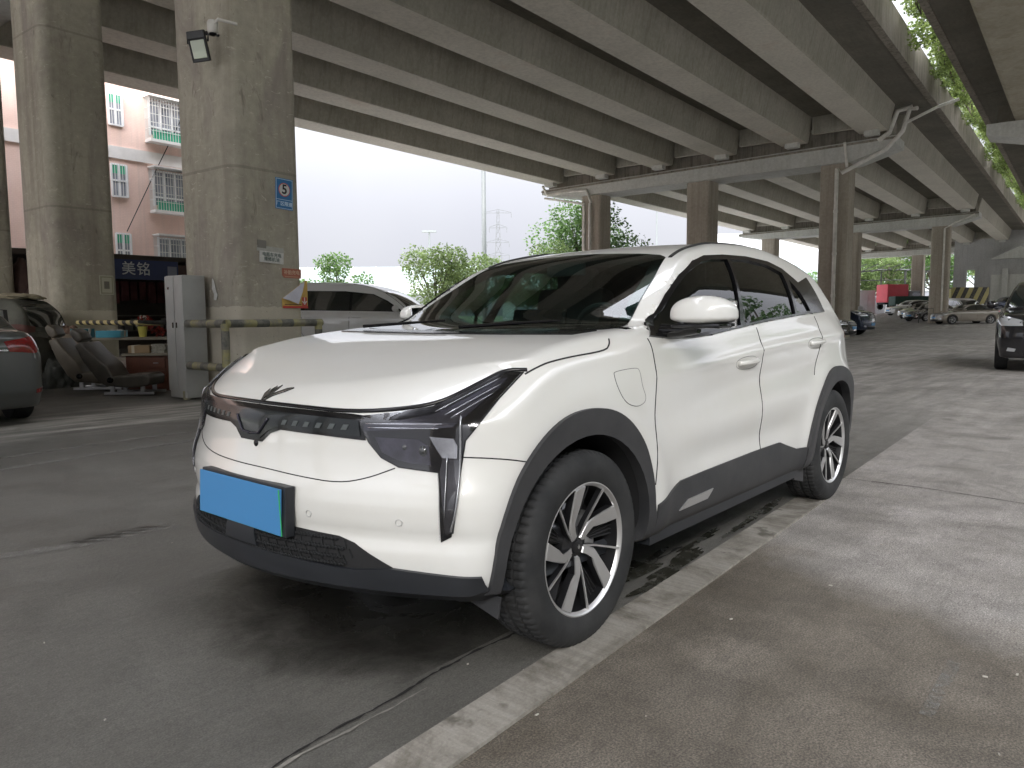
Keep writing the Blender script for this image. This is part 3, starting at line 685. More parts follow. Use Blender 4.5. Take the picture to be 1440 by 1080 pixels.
    for row, z0 in enumerate((0.412, 0.388, 0.364, 0.343)):
        q = surf_line(HB, [(0, y, z0) for y in np.linspace(-0.42+0.0*row, 0.42, 61)], F_, 0.006, 0.02)
        q[:, 2] += 0.0035*np.sin(np.arange(len(q))*1.9+row*1.5)
        lim = 0.40+0.05*row; q = q[np.abs(q[:, 1]) < lim]; b.tube([tuple(k) for k in q], 0.0042, 6)
    for k in range(-11, 12):
        for row in range(3):
            y = k*0.038+(row % 2)*0.019; z0 = (0.412, 0.388, 0.364, 0.343)
            q = surf_line(HB, [(0, y, z0[row]), (0, y+0.010, z0[row+1])], F_, 0.005, 0.02); b.tube([tuple(k_) for k_ in q], 0.003, 5)
    b.build('grille_mesh', simple('mesh_black', (0.016, 0.017, 0.018), 0.75, spec=0.2), gr, 40)
    patch('radar_panel', HB, fy([(-0.075, 0.405), (0.075, 0.405), (0.09, 0.352), (-0.09, 0.352)]), F_, M_LIP, gr, off=0.012, thick=0.01, step=0.02)
    lipp = [(-0.772, 0.330), (-0.566, 0.345), (-0.45, 0.332), (-0.25, 0.340), (0, 0.345), (0.25, 0.340), (0.45, 0.332), (0.566, 0.345), (0.772, 0.330), (0.775, 0.250), (0.60, 0.252), (0.3, 0.262), (0, 0.265), (-0.3, 0.262), (-0.60, 0.252), (-0.775, 0.250)]
    patch('front_lip', HB, fy(lipp), F_, M_LIP, car, off=0.012, thick=0.05, step=0.02)
    # plate
    P0 = np.array([(0.706, -0.232, 0.548), (0.706, 0.236, 0.546), (0.700, 0.236, 0.408), (0.700, -0.232, 0.410)])
    b = MB(); b.box((0.690, 0.01, 0.478), (0.032, 0.49, 0.150), Matrix.Rotation(R(-2.5), 3, 'Y'), bev=0.004); hold = b.build('plate_holder', M_LIP, car)
    b = MB(); b.box((0.7105, 0.0, 0.477), (0.004, 0.476, 0.138), Matrix.Rotation(R(-2.5), 3, 'Y'), bev=0.0015); pl = b.build('number_plate', [M_PLATE], hold)
    b = MB(); b.tube([(0.7105, -0.238, 0.408), (0.7105, 0.238, 0.408), (0.7165, 0.238, 0.546)], 0.0022, 6); b.build('plate_edge', simple('plate_green', (0.05, 0.45, 0.15), 0.4), pl)
    # badge on the bonnet
    b = MB()
    def wingp(pts, z=0.004):
        V = []
        for (y, x) in pts:
            q, _ = HB.cast([[x, y, 1.6]], [0, 0, -1], tmax=1.4, n=200); g = -HB.grad(q)[0]; V.append(q[0]+g*z)
        V2 = [p-np.array([0, 0, z+0.002]) for p in V]; n = len(V)
        b.add(V+V2, [tuple(range(n))]+[(i, (i+1) % n, n+(i+1) % n, n+i) for i in range(n)])
    wingp([(-0.004, 0.618), (-0.030, 0.585), (-0.034, 0.560), (-0.022, 0.572), (-0.004, 0.600)])
    wingp([(-0.004, 0.602), (-0.020, 0.565), (-0.016, 0.545), (-0.004, 0.565), (0.0, 0.590)])
    wingp([(0.002, 0.600), (-0.004, 0.560), (0.002, 0.538), (0.008, 0.560), (0.006, 0.590)])
    wingp([(0.000, 0.622), (0.010, 0.585), (0.050, 0.552), (0.078, 0.545), (0.060, 0.566), (0.025, 0.590)])
    b.build('bonnet_badge', simple('badge_black', (0.02, 0.02, 0.02), 0.2, coat=1.0), car)
    # windscreen: frit border and pane
    k = 0.035
    inner = []
    for (x, y) in WSO:
        inner.append((x-0.07 if x > -0.34 else (x-0.05 if x > -0.5 else (x+0.032 if x < -1.04 else x-0.0)), y-math.copysign(min(0.045, abs(y)), y) if abs(y) > 0.45 else y))
    fr = patch('windscreen_border', HB, WSO, (0, 0, -1), M_BLK, car, off=0.003, thick=0.02, holes=[inner], step=0.03)
    ws = patch('windscreen', HB, [tuple(np.array(p)*np.array([1, 0.995])) for p in WSO], (0, 0, -1), M_WS, car, off=0.0045, thick=0, step=0.04)
    # cowl
    patch('cowl', HB, [(-0.18, -0.64), (-0.145, -0.35), (-0.135, 0), (-0.145, 0.35), (-0.18, 0.64), (-0.30, 0.66), (-0.24, 0.45), (-0.205, 0), (-0.24, -0.45), (-0.30, -0.66)], (0, 0, -1), M_BLK, car, off=0.004, thick=0.01, step=0.03)
    # dark frit between roof and glass seen as the black edge line, roof seams
    for sg in (1, -1):
        q = surf_line(HB, [(-1.06, sg*0.53, 1.6), (-1.3, sg*0.50, 1.6), (-1.8, sg*0.47, 1.6), (-2.5, sg*0.46, 1.6)], (0, 0, -1), 0.000, 0.04); b = MB(); b.tube([tuple(k_) for k_ in q], 0.009, 6); b.build('roof_seam', M_GAP, car, 180)
    patch('rear_window', HB, [(-2.80, -0.47), (-2.80, 0.47), (-3.0, 0.52), (-3.0, -0.52)], (0, 0, -1), M_BLK, car, off=0.004, thick=0.01, step=0.04)
    b = MB(); b.box((-2.1, 0, 1.425), (0.14, 0.05, 0.03), bev=0.01); b.build('roof_antenna', M_BLK, car, 40)
    # interior
    interior(car)
    # undertray
    b = MB(); b.box((-1.2, 0, 0.245), (3.3, 1.1, 0.03)); b.build('undertray', M_INNER, car)
    for (x, ph) in ((0.0, 74), (-2.42, 30)):
        for s in (1, -1): hero_wheel(car, x, s, ph if s > 0 else 180-ph)
    return car
def mirror(car, sg):
    # housing: a squashed, rounded shell; stalk; glass
    def hf(u, v):
        return None
    B = MB(); bm = bmesh.new(); bmesh.ops.create_uvsphere(bm, u_segments=36, v_segments=20, radius=1)
    V = []; 
    for q in bm.verts:
        x, y, z = q.co
        # superellipsoid
        def se(t, e): return math.copysign(abs(t)**e, t)
        X = se(x, 0.75)*0.070; Y = se(y, 0.8)*0.117; Z = se(z, 0.72)*0.078
        if Z < 0: Z *= 0.36
        X *= (1.15 if X > 0 else 0.75)
        # slimmer and swept back outboard
        s_ = (Y/0.128)
        Z *= 1-0.14*max(0, s_)**2; X -= 0.035*max(0, s_)**2; Z *= 1-0.10*max(0, -s_)
        if sg > 0: V.append((-0.585+X, 0.922+Y, 1.040+Z*0.95))
        else: V.append((-0.80-Y*0.95, -(0.80+X*0.8), 1.045+Z*0.80))
    bm.verts.index_update(); F = [tuple(k.index for k in f.verts) for f in bm.faces]; bm.free()
    B.add(V, F); o = B.build('door_mirror', M_WHITE, car, 180)
    b = MB(); b.box((-0.640, sg*0.93, 1.047) if sg > 0 else (-0.80, -0.755, 1.045), (0.010, 0.19, 0.095) if sg > 0 else (0.19, 0.01, 0.09), bev=0.004); b.build('mirror_glass', M_CHROME, o)
    b = MB()
    if sg < 0: b.box((-0.74, -0.79, 0.992), (0.12, 0.10, 0.02), bev=0.008); b.build('mirror_foot', M_BLK, o, 40); return
    b.tube([(-0.60, sg*0.755, 0.985), (-0.59, sg*0.835, 0.988), (-0.59, sg*0.90, 1.003)], [0.030, 0.024, 0.026], 12); b.box((-0.585, sg*0.915, 1.006), (0.10, 0.19, 0.018), bev=0.008); b.build('mirror_foot', M_BLK, o, 40)
def interior(car):
    b = MB(); b.box((-0.62, 0, 0.87), (0.42, 1.30, 0.12), bev=0.04); b.box((-0.74, 0, 0.78), (0.12, 1.25, 0.2), bev=0.03); b.build('dashboard', M_INT, car, 40)
    for y in (0.34, -0.34):
        b = MB(); b.box((-1.25, y, 0.66), (0.50, 0.48, 0.14), bev=0.05)
        b.box((-1.52, y, 0.92), (0.14, 0.46, 0.56), Matrix.Rotation(R(-14), 3, 'Y'), bev=0.05); s = b.build('front_seat', M_INT, car, 40)
        b = MB(); b.box((-1.60, y, 1.235), (0.10, 0.25, 0.15), bev=0.04); b.tube([(-1.59, y-0.05, 1.12), (-1.6, y-0.05, 1.2)], 0.007, 6); b.tube([(-1.59, y+0.05, 1.12), (-1.6, y+0.05, 1.2)], 0.007, 6); b.build('headrest', M_INT, s, 40)
    b = MB(); b.box((-2.30, 0, 0.88), (0.16, 1.2, 0.5), Matrix.Rotation(R(-16), 3, 'Y'), bev=0.05); b.box((-2.05, 0, 0.64), (0.45, 1.2, 0.14), bev=0.05); b.build('rear_seat', M_INT, car, 40)
    b = MB(); n = 40; M = Matrix.Rotation(R(-68), 3, 'Y')
    pts = [M @ Vector((0.17*math.cos(2*math.pi*i/n), 0.17*math.sin(2*math.pi*i/n), 0)) for i in range(n+1)]
    c = Vector((-0.88, 0.34, 0.93)); b.tube([p+c for p in pts], 0.014, 8, cap=False); b.box(tuple(c), (0.05, 0.12, 0.12), bev=0.015)
    for a in (0, 180, 270): b.tube([c, c+M @ Vector((0.16*math.sin(R(a)), 0.16*math.cos(R(a)), 0))], 0.012, 6)
    b.build('steering_wheel', M_INT, car, 40)
    b = MB(); b.box((-0.80, 0.0, 0.99), (0.02, 0.30, 0.17), Matrix.Rotation(R(-12), 3, 'Y'), bev=0.006); b.build('dash_screen', M_BLK, car)
    b = MB(); b.box((-1.02, 0, 1.262), (0.02, 0.22, 0.06), bev=0.008); b.build('inner_mirror', M_INT, car)
M_INT = simple('interior_trim', (0.05, 0.052, 0.055), 0.6, var=0.2, scale=6)
M_LGUIDE = None
M_LGUIDE = simple('dark_chrome', (0.065, 0.065, 0.078), 0.25, metal=0.8)
M_DRL = simple('silver_light_guide', (0.40, 0.41, 0.43), 0.22, metal=0.85, var=0.25, scale=14)
M_LEG = simple('smoked_light_leg', (0.045, 0.045, 0.05), 0.25, metal=0.6, var=0.5, scale=9)
M_POD = simple('lamp_pod_dark', (0.030, 0.028, 0.040), 0.22, metal=0.2, var=0.5, scale=22)
M_LENS = simple('lens', (0.02, 0.022, 0.02), 0.03, coat=1.0, spec=1.0)
M_BAND = simple('smoked_cover', (0.010, 0.013, 0.014), 0.18, coat=0.2, spec=0.35)
M_LED = simple('led_chip', (0.07, 0.08, 0.08), 0.35)
M_TAIL = simple('tail_red', (0.20, 0.008, 0.010), 0.15, coat=0.7)
M_PLATE = simple('plate_blue', (0.055, 0.225, 0.48), 0.45)
# ------------------------------------------------------------------ bridge frame: s along the viaduct (away from the lens), t across it to the right
BA = 3.191
E1 = np.array([math.cos(BA), math.sin(BA), 0]); E2 = np.array([math.sin(BA), -math.cos(BA), 0])
BO = np.array([-3.52659463, -7.22512563, 0.0])
def bp(s, t, z=0.0): q = BO+E1*s+E2*t; return (float(q[0]), float(q[1]), float(z))
BROT = BA               # rotation that maps local x to s (local y then points to -t)
def cam_dir(deg): return CAM_YAW-math.pi/2+R(deg)      # 0 = pointing right in the picture, 90 = away
def at(u, D, z=0.0):
    hf = np.array([math.cos(CAM_YAW), math.sin(CAM_YAW), 0]); hr = np.array([math.sin(CAM_YAW), -math.cos(CAM_YAW), 0])
    q = CAM_C+hf*D+hr*D*(u-720)/CAM_F; return (float(q[0]), float(q[1]), float(z))
def on_t(u, v, t):
    d = view_ray(u, v); k = (t-(CAM_C-BO)@E2)/(d@E2); q = CAM_C+d*k; return float((q-BO)@E1), float(q[2])
def on_s(u, v, s):
    d = view_ray(u, v); k = (s-(CAM_C-BO)@E1)/(d@E1); q = CAM_C+d*k; return float((q-BO)@E2), float(q[2])
def gz(s, t):
    """the yard rises gently beyond the third row of columns"""
    w = np.clip((t+16)/8, 0, 1); return 1.25*np.clip((s-45)/42, 0, 1.6)**1.4*w
def gz_xy(x, y): q = np.array([x, y, 0])-BO; return float(gz(q@E1, q@E2))
# ------------------------------------------------------------------ concrete
def m_conc(name, lo, hi, streak=(1.2, 1.2, 0.12), stain=(0.10, 0.085, 0.06), bump=0.25, form=None, rough=0.85, dark=0.55, mottle=None, base=None, under=None, tint=(1.0, 0.975, 0.92)):
    t = NT(name); p = t.pos('World'); big = t.noise(p, 0.55, 7, 0.6); fine = t.noise(p, 9, 8, 0.65)
    ps = t.pos('World', streak); st = t.noise(ps, 2.6, 6, 0.6, 0.4)
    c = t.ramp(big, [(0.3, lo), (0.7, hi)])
    c = t.mix(c, t.ramp(fine, [(0.3, 0.55), (0.75, 1.0)]), 0.55, 'MULTIPLY')
    sf = t.ramp(st, [(0.48, 0.0), (0.72, dark)]); c = t.mix(c, stain, sf)
    if mottle is not None:
        m2 = t.noise(t.pos('World', (1, 1, 0.4)), 1.2, 5, 0.7, 0.8); c = t.mix(c, mottle, t.ramp(m2, [(0.48, 0.0), (0.66, 0.7)]))
    # form-board lines and pour lines
    sx = t.n('ShaderNodeSeparateXYZ'); t.l(t.pos('World'), sx.inputs[0])
    if form:
        z = t.math('FRACT', t.math('MULTIPLY', sx.outputs[2], 1.0/form)); ln = t.math('LESS_THAN', z, 0.012); c = t.mix(c, tuple(k*0.35 for k in c4(lo)[:3]), t.math('MULTIPLY', ln, 0.35))
    if mottle is not None:
        sc = t.noise(t.pos('World', (2.5, 2.5, 6)), 2.4, 6, 0.75, 1.5); c = t.mix(c, tuple(min(1, k*1.25) for k in c4(hi)[:3]), t.ramp(sc, [(0.60, 0.0), (0.66, 0.55)])); s3 = t.noise(t.pos('World', (1, 1, 0.35)), 5.0, 4, 0.7, 0.5); c = t.mix(c, (0.12, 0.10, 0.09), t.ramp(s3, [(0.62, 0.0), (0.72, 0.6)]))
    if under:
        gn = t.n('ShaderNodeNewGeometry'); sn = t.n('ShaderNodeSeparateXYZ'); t.l(gn.outputs['True Normal'], sn.inputs[0]); u_ = t.ramp(big, [(0.35, under), (0.6, tuple(min(0.75, k*1.12) for k in under)), (0.75, (under[0]*1.02, under[1]*0.93, under[2]*0.90))]); u_ = t.mix(u_, t.ramp(fine, [(0.35, 0.72), (0.6, 1.0)]), 0.6, 'MULTIPLY'); c = t.mix(c, u_, t.math('LESS_THAN', sn.outputs[2], -0.8))  # undersides painted paler: light off the ground put into the colour
    if base: bz = t.math('ADD', sx.outputs[2], t.math('MULTIPLY', t.math('SUBTRACT', fine, 0.5), 0.10)); c = t.mix(c, t.mix(c, base, 0.65), t.math('LESS_THAN', bz, 1.18))
    sp = t.noise(t.pos('World'), 38, 2, 0.5); c = t.mix(c, tuple(k*0.3 for k in c4(lo)[:3]), t.ramp(sp, [(0.70, 0.0), (0.76, 0.6)]))
    c = t.mix(c, tint, 1.0, 'MULTIPLY'); t.set(color=c, rough=rough, spec=0.3)
    h = t.math('ADD', fine, t.math('MULTIPLY', big, 0.6)); t.bump(h, bump, 0.02)
    return t.mat
C_GIRD = m_conc('girder_concrete', (0.43, 0.42, 0.37), (0.55, 0.535, 0.48), (2.2, 2.2, 0.18), (0.26, 0.25, 0.20), 0.2, under=(0.60, 0.58, 0.53))
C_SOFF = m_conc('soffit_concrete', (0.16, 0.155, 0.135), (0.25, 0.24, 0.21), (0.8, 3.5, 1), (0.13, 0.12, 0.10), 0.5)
C_CAP = m_conc('cap_concrete', (0.60, 0.60, 0.585), (0.70, 0.70, 0.68), (1.5, 1.5, 0.2), (0.40, 0.40, 0.35), 0.15, dark=0.4, tint=(1, 1, 0.97))
C_PILA = m_conc('near_pillar_concrete', (0.41, 0.39, 0.335), (0.56, 0.535, 0.465), (1.6, 1.6, 0.10), (0.22, 0.195, 0.17), 0.3, form=2.9, dark=0.62, mottle=(0.26, 0.23, 0.225), base=(0.62, 0.59, 0.52))
C_PILB = m_conc('far_pillar_concrete', (0.40, 0.365, 0.32), (0.52, 0.48, 0.43), (2.5, 2.5, 0.08), (0.23, 0.20, 0.17), 0.2)
C_PARA = m_conc('parapet_concrete', (0.26, 0.24, 0.21), (0.38, 0.355, 0.32), (3.2, 3.2, 0.22), (0.08, 0.07, 0.05), 0.2, dark=0.8)
C_WALL = m_conc('wall_concrete', (0.45, 0.445, 0.44), (0.54, 0.535, 0.53), (1.5, 1.5, 0.2), (0.32, 0.31, 0.3), 0.15, tint=(1, 1, 1))
C_DECK2 = m_conc('box_girder_concrete', (0.36, 0.335, 0.27), (0.46, 0.43, 0.36), (1, 1, 0.5), (0.22, 0.20, 0.14), 0.3)
def sp_quad(mb, S, T, Z, mi=0):
    """prism along s: T,Z = lists of cross-section points (t,z)"""
    n = len(T); v = [bp(S[0], t, z) for t, z in zip(T, Z)]+[bp(S[1], t, z) for t, z in zip(T, Z)]
    mb.add(v, [tuple(range(n)), tuple(range(n, 2*n))[::-1]]+[(i, n+i, n+(i+1) % n, (i+1) % n) for i in range(n)], mi)
def sbox(mb, s0, s1, t0, t1, z0, z1, mi=0): sp_quad(mb, (s0, s1), (t0, t1, t1, t0), (z0, z0, z1, z1), mi)
ROWS = [-18.0, 0.0, 29.7, 59.4, 89.1]
def HB_(t): return 8.55+0.022*(t-2.2)
def build_viaduct():
    v = empty('overpass', bp(0, -6, 8.5), 0, 'grey concrete overpass on thick parallel girders covering the parking area', 'overpass')
    inv = v.matrix_world.inverted() if False else Matrix.Translation(-Vector(v.location))
    def ch(o): o.matrix_parent_inverse = inv; return o
    for i in range(len(ROWS)-1):
        a, b = ROWS[i]+1.0, ROWS[i+1]-1.0
        for k in range(6):
            tr = 2.2-3.22*k; z = HB_(tr); mb = MB(); zt = z+1.08
            # girder with slightly haunched, bevelled edges
            T = [tr-1.13, tr-0.03, tr, tr+0.20, tr-1.36, tr-1.16]; Z = [z, z, z+0.04, zt, zt, z+0.04]
            sp_quad(mb, (a, b), T, Z); ch(mb.build('girder', C_GIRD, v, loc=None))
            # bearing block
            for q in (a+0.35, b-0.35):
                mb = MB(); sbox(mb, q-0.2, q+0.2, tr-0.85, tr-0.3, 8.36+0.022*(tr-2.2), z); ch(mb.build('bearing', C_CAP, v))
        for q in (a+0.15, (a+b)/2, b-0.15):       # diaphragms between the girders
            for k in range(5):
                if q == (a+b)/2: continue
                mb = MB(); tr = 2.2-3.22*(k+1)+0.22; t2 = 2.2-3.22*k-1.38; z = HB_(tr)+0.30; sbox(mb, q-0.12, q+0.12, tr, t2, z, z+0.8); ch(mb.build('diaphragm', C_GIRD, v))
        mb = MB(); a2, b2 = ROWS[i]+0.02, ROWS[i+1]-0.02
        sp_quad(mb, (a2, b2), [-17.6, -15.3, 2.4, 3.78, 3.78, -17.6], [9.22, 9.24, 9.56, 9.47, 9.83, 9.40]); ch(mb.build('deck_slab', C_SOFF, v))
        n = 4; L = (b2-a2)/n
        for j in range(n):
            mb = MB(); s0 = a2+j*L+0.012; s1 = a2+(j+1)*L-0.012
            sp_quad(mb, (s0, s1), [3.60, 3.84, 3.84, 3.70, 3.60], [9.42, 9.42, 10.55, 10.62, 10.62]); ch(mb.build('parapet', C_PARA, v))
            mb = MB(); sp_quad(mb, (s0, s1), [-17.75, -17.5, -17.5, -17.6, -17.75], [9.12, 9.12, 10.3, 10.4, 10.4]); ch(mb.build('parapet', C_PARA, v))
    for r in ROWS:
        mb = MB(); s0, s1 = r-0.85, r+0.85
        def capz(t): return 8.36+0.022*(t-2.2)
        T = [-15.4, -13.4, -0.2+1.0, 2.45, 2.45, -15.4]; Z = [7.72, 7.42, 7.52, 8.02, capz(2.45), capz(-15.4)]
        sp_quad(mb, (s0, s1), T, Z); ch(mb.build('pier_cap', C_CAP, v))
        mb = MB(); sp_quad(mb, (r-0.92, r-0.85), [-15.4, 2.45, 2.45, -15.4], [capz(-15.4)-0.14, capz(2.45)-0.14, capz(2.45)-0.06, capz(-15.4)-0.06]); ch(mb.build('cap_ledge', C_PARA, v))
        mb = MB(); sp_quad(mb, (r-0.45, r+0.45), [-15.2, 2.2, 2.2, -15.2], [capz(-15.4), capz(2.2), capz(2.2)+0.75, capz(-15.4)+0.75]); ch(mb.build('cap_stem', C_PARA, v))
    return v
def build_ramp():
    v = empty('overpass', bp(0, 10, 8.5), 0, 'second narrower overpass with a smooth box underside at the upper right', 'overpass')
    inv = Matrix.Translation(-Vector(v.location))
    def ch(o): o.matrix_parent_inverse = inv; return o
    for i in range(len(ROWS)-1):
        a, b = ROWS[i]+0.02, ROWS[i+1]-0.02
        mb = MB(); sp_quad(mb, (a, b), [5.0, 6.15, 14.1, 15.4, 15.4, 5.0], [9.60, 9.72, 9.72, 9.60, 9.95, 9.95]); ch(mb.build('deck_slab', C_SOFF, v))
        mb = MB(); sp_quad(mb, (a+0.25, b-0.25), [6.5, 6.6, 13.6, 13.7, 14.1, 6.1], [8.36, 8.30, 8.30, 8.36, 9.72, 9.72]); ch(mb.build('box_girder', C_DECK2, v))
        n = 4; L = (b-a)/n
        for j in range(n):
            for t0, t1 in ((4.94, 5.16), (15.2, 15.42)):
                mb = MB(); sbox(mb, a+j*L+0.012, a+(j+1)*L-0.012, t0, t1, 9.56, 10.75); ch(mb.build('parapet', C_PARA, v))
    for r in ROWS:
        if r in (0.0,): continue
        mb = MB(); sp_quad(mb, (r-0.8, r+0.8), [5.6, 8.2, 12.0, 14.6, 14.6, 5.6], [7.9, 7.3, 7.3, 7.9, 8.29, 8.29]); ch(mb.build('pier_cap', C_CAP, v))
        mb = MB(); sbox(mb, r-0.45, r+0.45, 5.9, 6.45, 8.29, 9.0); ch(mb.build('cap_block', C_SOFF, v))
    return v
def pillar(s, t, mat, h, ws, wt, label, rad=0.16, plinth=False, group=None, lean=0.0):
    bm = bmesh.new(); bmesh.ops.create_cube(bm, size=1)
    for q in bm.verts: q.co = Vector((q.co.x*ws, q.co.y*wt, (q.co.z+0.5)*h))
    ed = [e for e in bm.edges if abs(e.verts[0].co.z-e.verts[1].co.z) > 1]
    bmesh.ops.bevel(bm, geom=ed, offset=rad, segments=6, affect='EDGES', profile=0.5)
    me = bpy.data.meshes.new('bridge_pillar'); bm.to_mesh(me); bm.free()
    o = finish('bridge_pillar', me, mat, None, 35, bp(s, t, -0.05)); o.rotation_euler = (0, 0, BROT)
    return tag(o, label, 'pillar', group)
def build_pillars():
    A = [(0, 0.0, 'stained near pillar with the blue speed sign, posters and a floodlight'), (0, -5.30, 'near pillar behind the car seats with a small framed paper notice'), (0, -9.95, 'near pillar cut off by the left edge of the photo')]
    for s, t, l in A: pillar(s, t, C_PILA, 7.55, 1.04, 1.26, l)
    for s, t, l in [(29.7, 0, 'pillar with the white drainpipe beyond the roof of the white crossover'), (29.7, -6.3, 'pillar rising behind the middle of the crossover roof'), (29.7, -12.4, 'pillar with bent drainpipe beside the green tree'),
                    (59.4, 0, 'far pillar between the parked dark cars and the silver sedan'), (59.4, -6.3, 'far pillar half hidden behind the drainpipe pillar'), (59.4, -12.9, 'small far pillar above the crossover rear roof edge'),
                    (89.1, 0, 'farthest pillar behind the silver sedan'), (89.1, -6.3, 'farthest pillar beside the red truck')]:
        pillar(s, t, C_PILB, 7.6, 1.20, 1.22, l)
    for r in (29.7, 59.4, 89.1, -18.0): pillar(r, 10.1, C_PILB, 7.4, 1.3, 1.5, 'pillar carrying the second overpass', group='pillars of the second overpass')
    for t in (0, -6.3, -12.4): pillar(-18.0, t, C_PILB, 7.6, 1.20, 1.22, 'pillar carrying the main overpass behind the camera', group='pillars behind the camera')
M_PVC = simple('white_pvc', (0.70, 0.68, 0.63), 0.45, var=0.2, scale=3)
def pipe(pts, r, label, n=10):
    mb = MB(); mb.tube(pts, r, n)
    P = [Vector(p) for p in pts]
    for i in range(len(P)-1):
        L = (P[i+1]-P[i]).length; k = int(L/2.2)
        for j in range(1, k+1):
            c = P[i].lerp(P[i+1], j/(k+1)); d = (P[i+1]-P[i]).normalized(); mb.tube([c-d*0.06, c+d*0.06], r*1.18, n)
    o = mb.build('drain_pipe', M_PVC, None, 40); return tag(o, label, 'pipe')
def build_pipes():
    f = 28.78; 
    def q(u, v, s=f): t, z = on_s(u, v, s); return bp(s, t, z)
    pipe([q(1290, 152, 28.6), q(1279, 154), q(1270, 184), q(1246, 210), q(1184, 243), bp(28.96, 0.14, 7.3), bp(28.98, 0.14, 0)], 0.085, 'white drainpipe bending down the pillar beyond the crossover roof')
    pipe([q(1283, 150), q(1262, 156), q(1250, 187), q(1235, 198)], 0.10, 'short drainpipe at the right end of the pier cap')
    pipe([bp(28.4, 4.7, 9.3), bp(28.5, 3.95, 9.15), q(1275, 172)], 0.06, 'slanting white pipe crossing the gap between the two overpasses')
    pipe([q(763, 262), q(770, 275), q(800, 270), q(825, 268), q(831, 285), bp(28.95, -12.35, 7.0), bp(28.95, -12.35, 0)], 0.075, 'drainpipe bending down the pillar beside the tree')
    pipe([q(766, 279), q(822, 287), bp(29.0, -12.75, 6.9), bp(29.0, -12.75, 0)], 0.06, 'thinner drainpipe behind the bent one beside the tree')
    pipe([q(1188, 200), q(1191, 235)], 0.06, 'stub pipe under the pier cap above the drainpipe pillar')
    pipe([bp(58.5, 2.2, 8.2), bp(58.5, 1.0, 7.7), bp(58.6, 0.3, 7.3), bp(58.7, 0.3, 1.2)], 0.06, 'drainpipe on the far pillar next to the silver sedan')
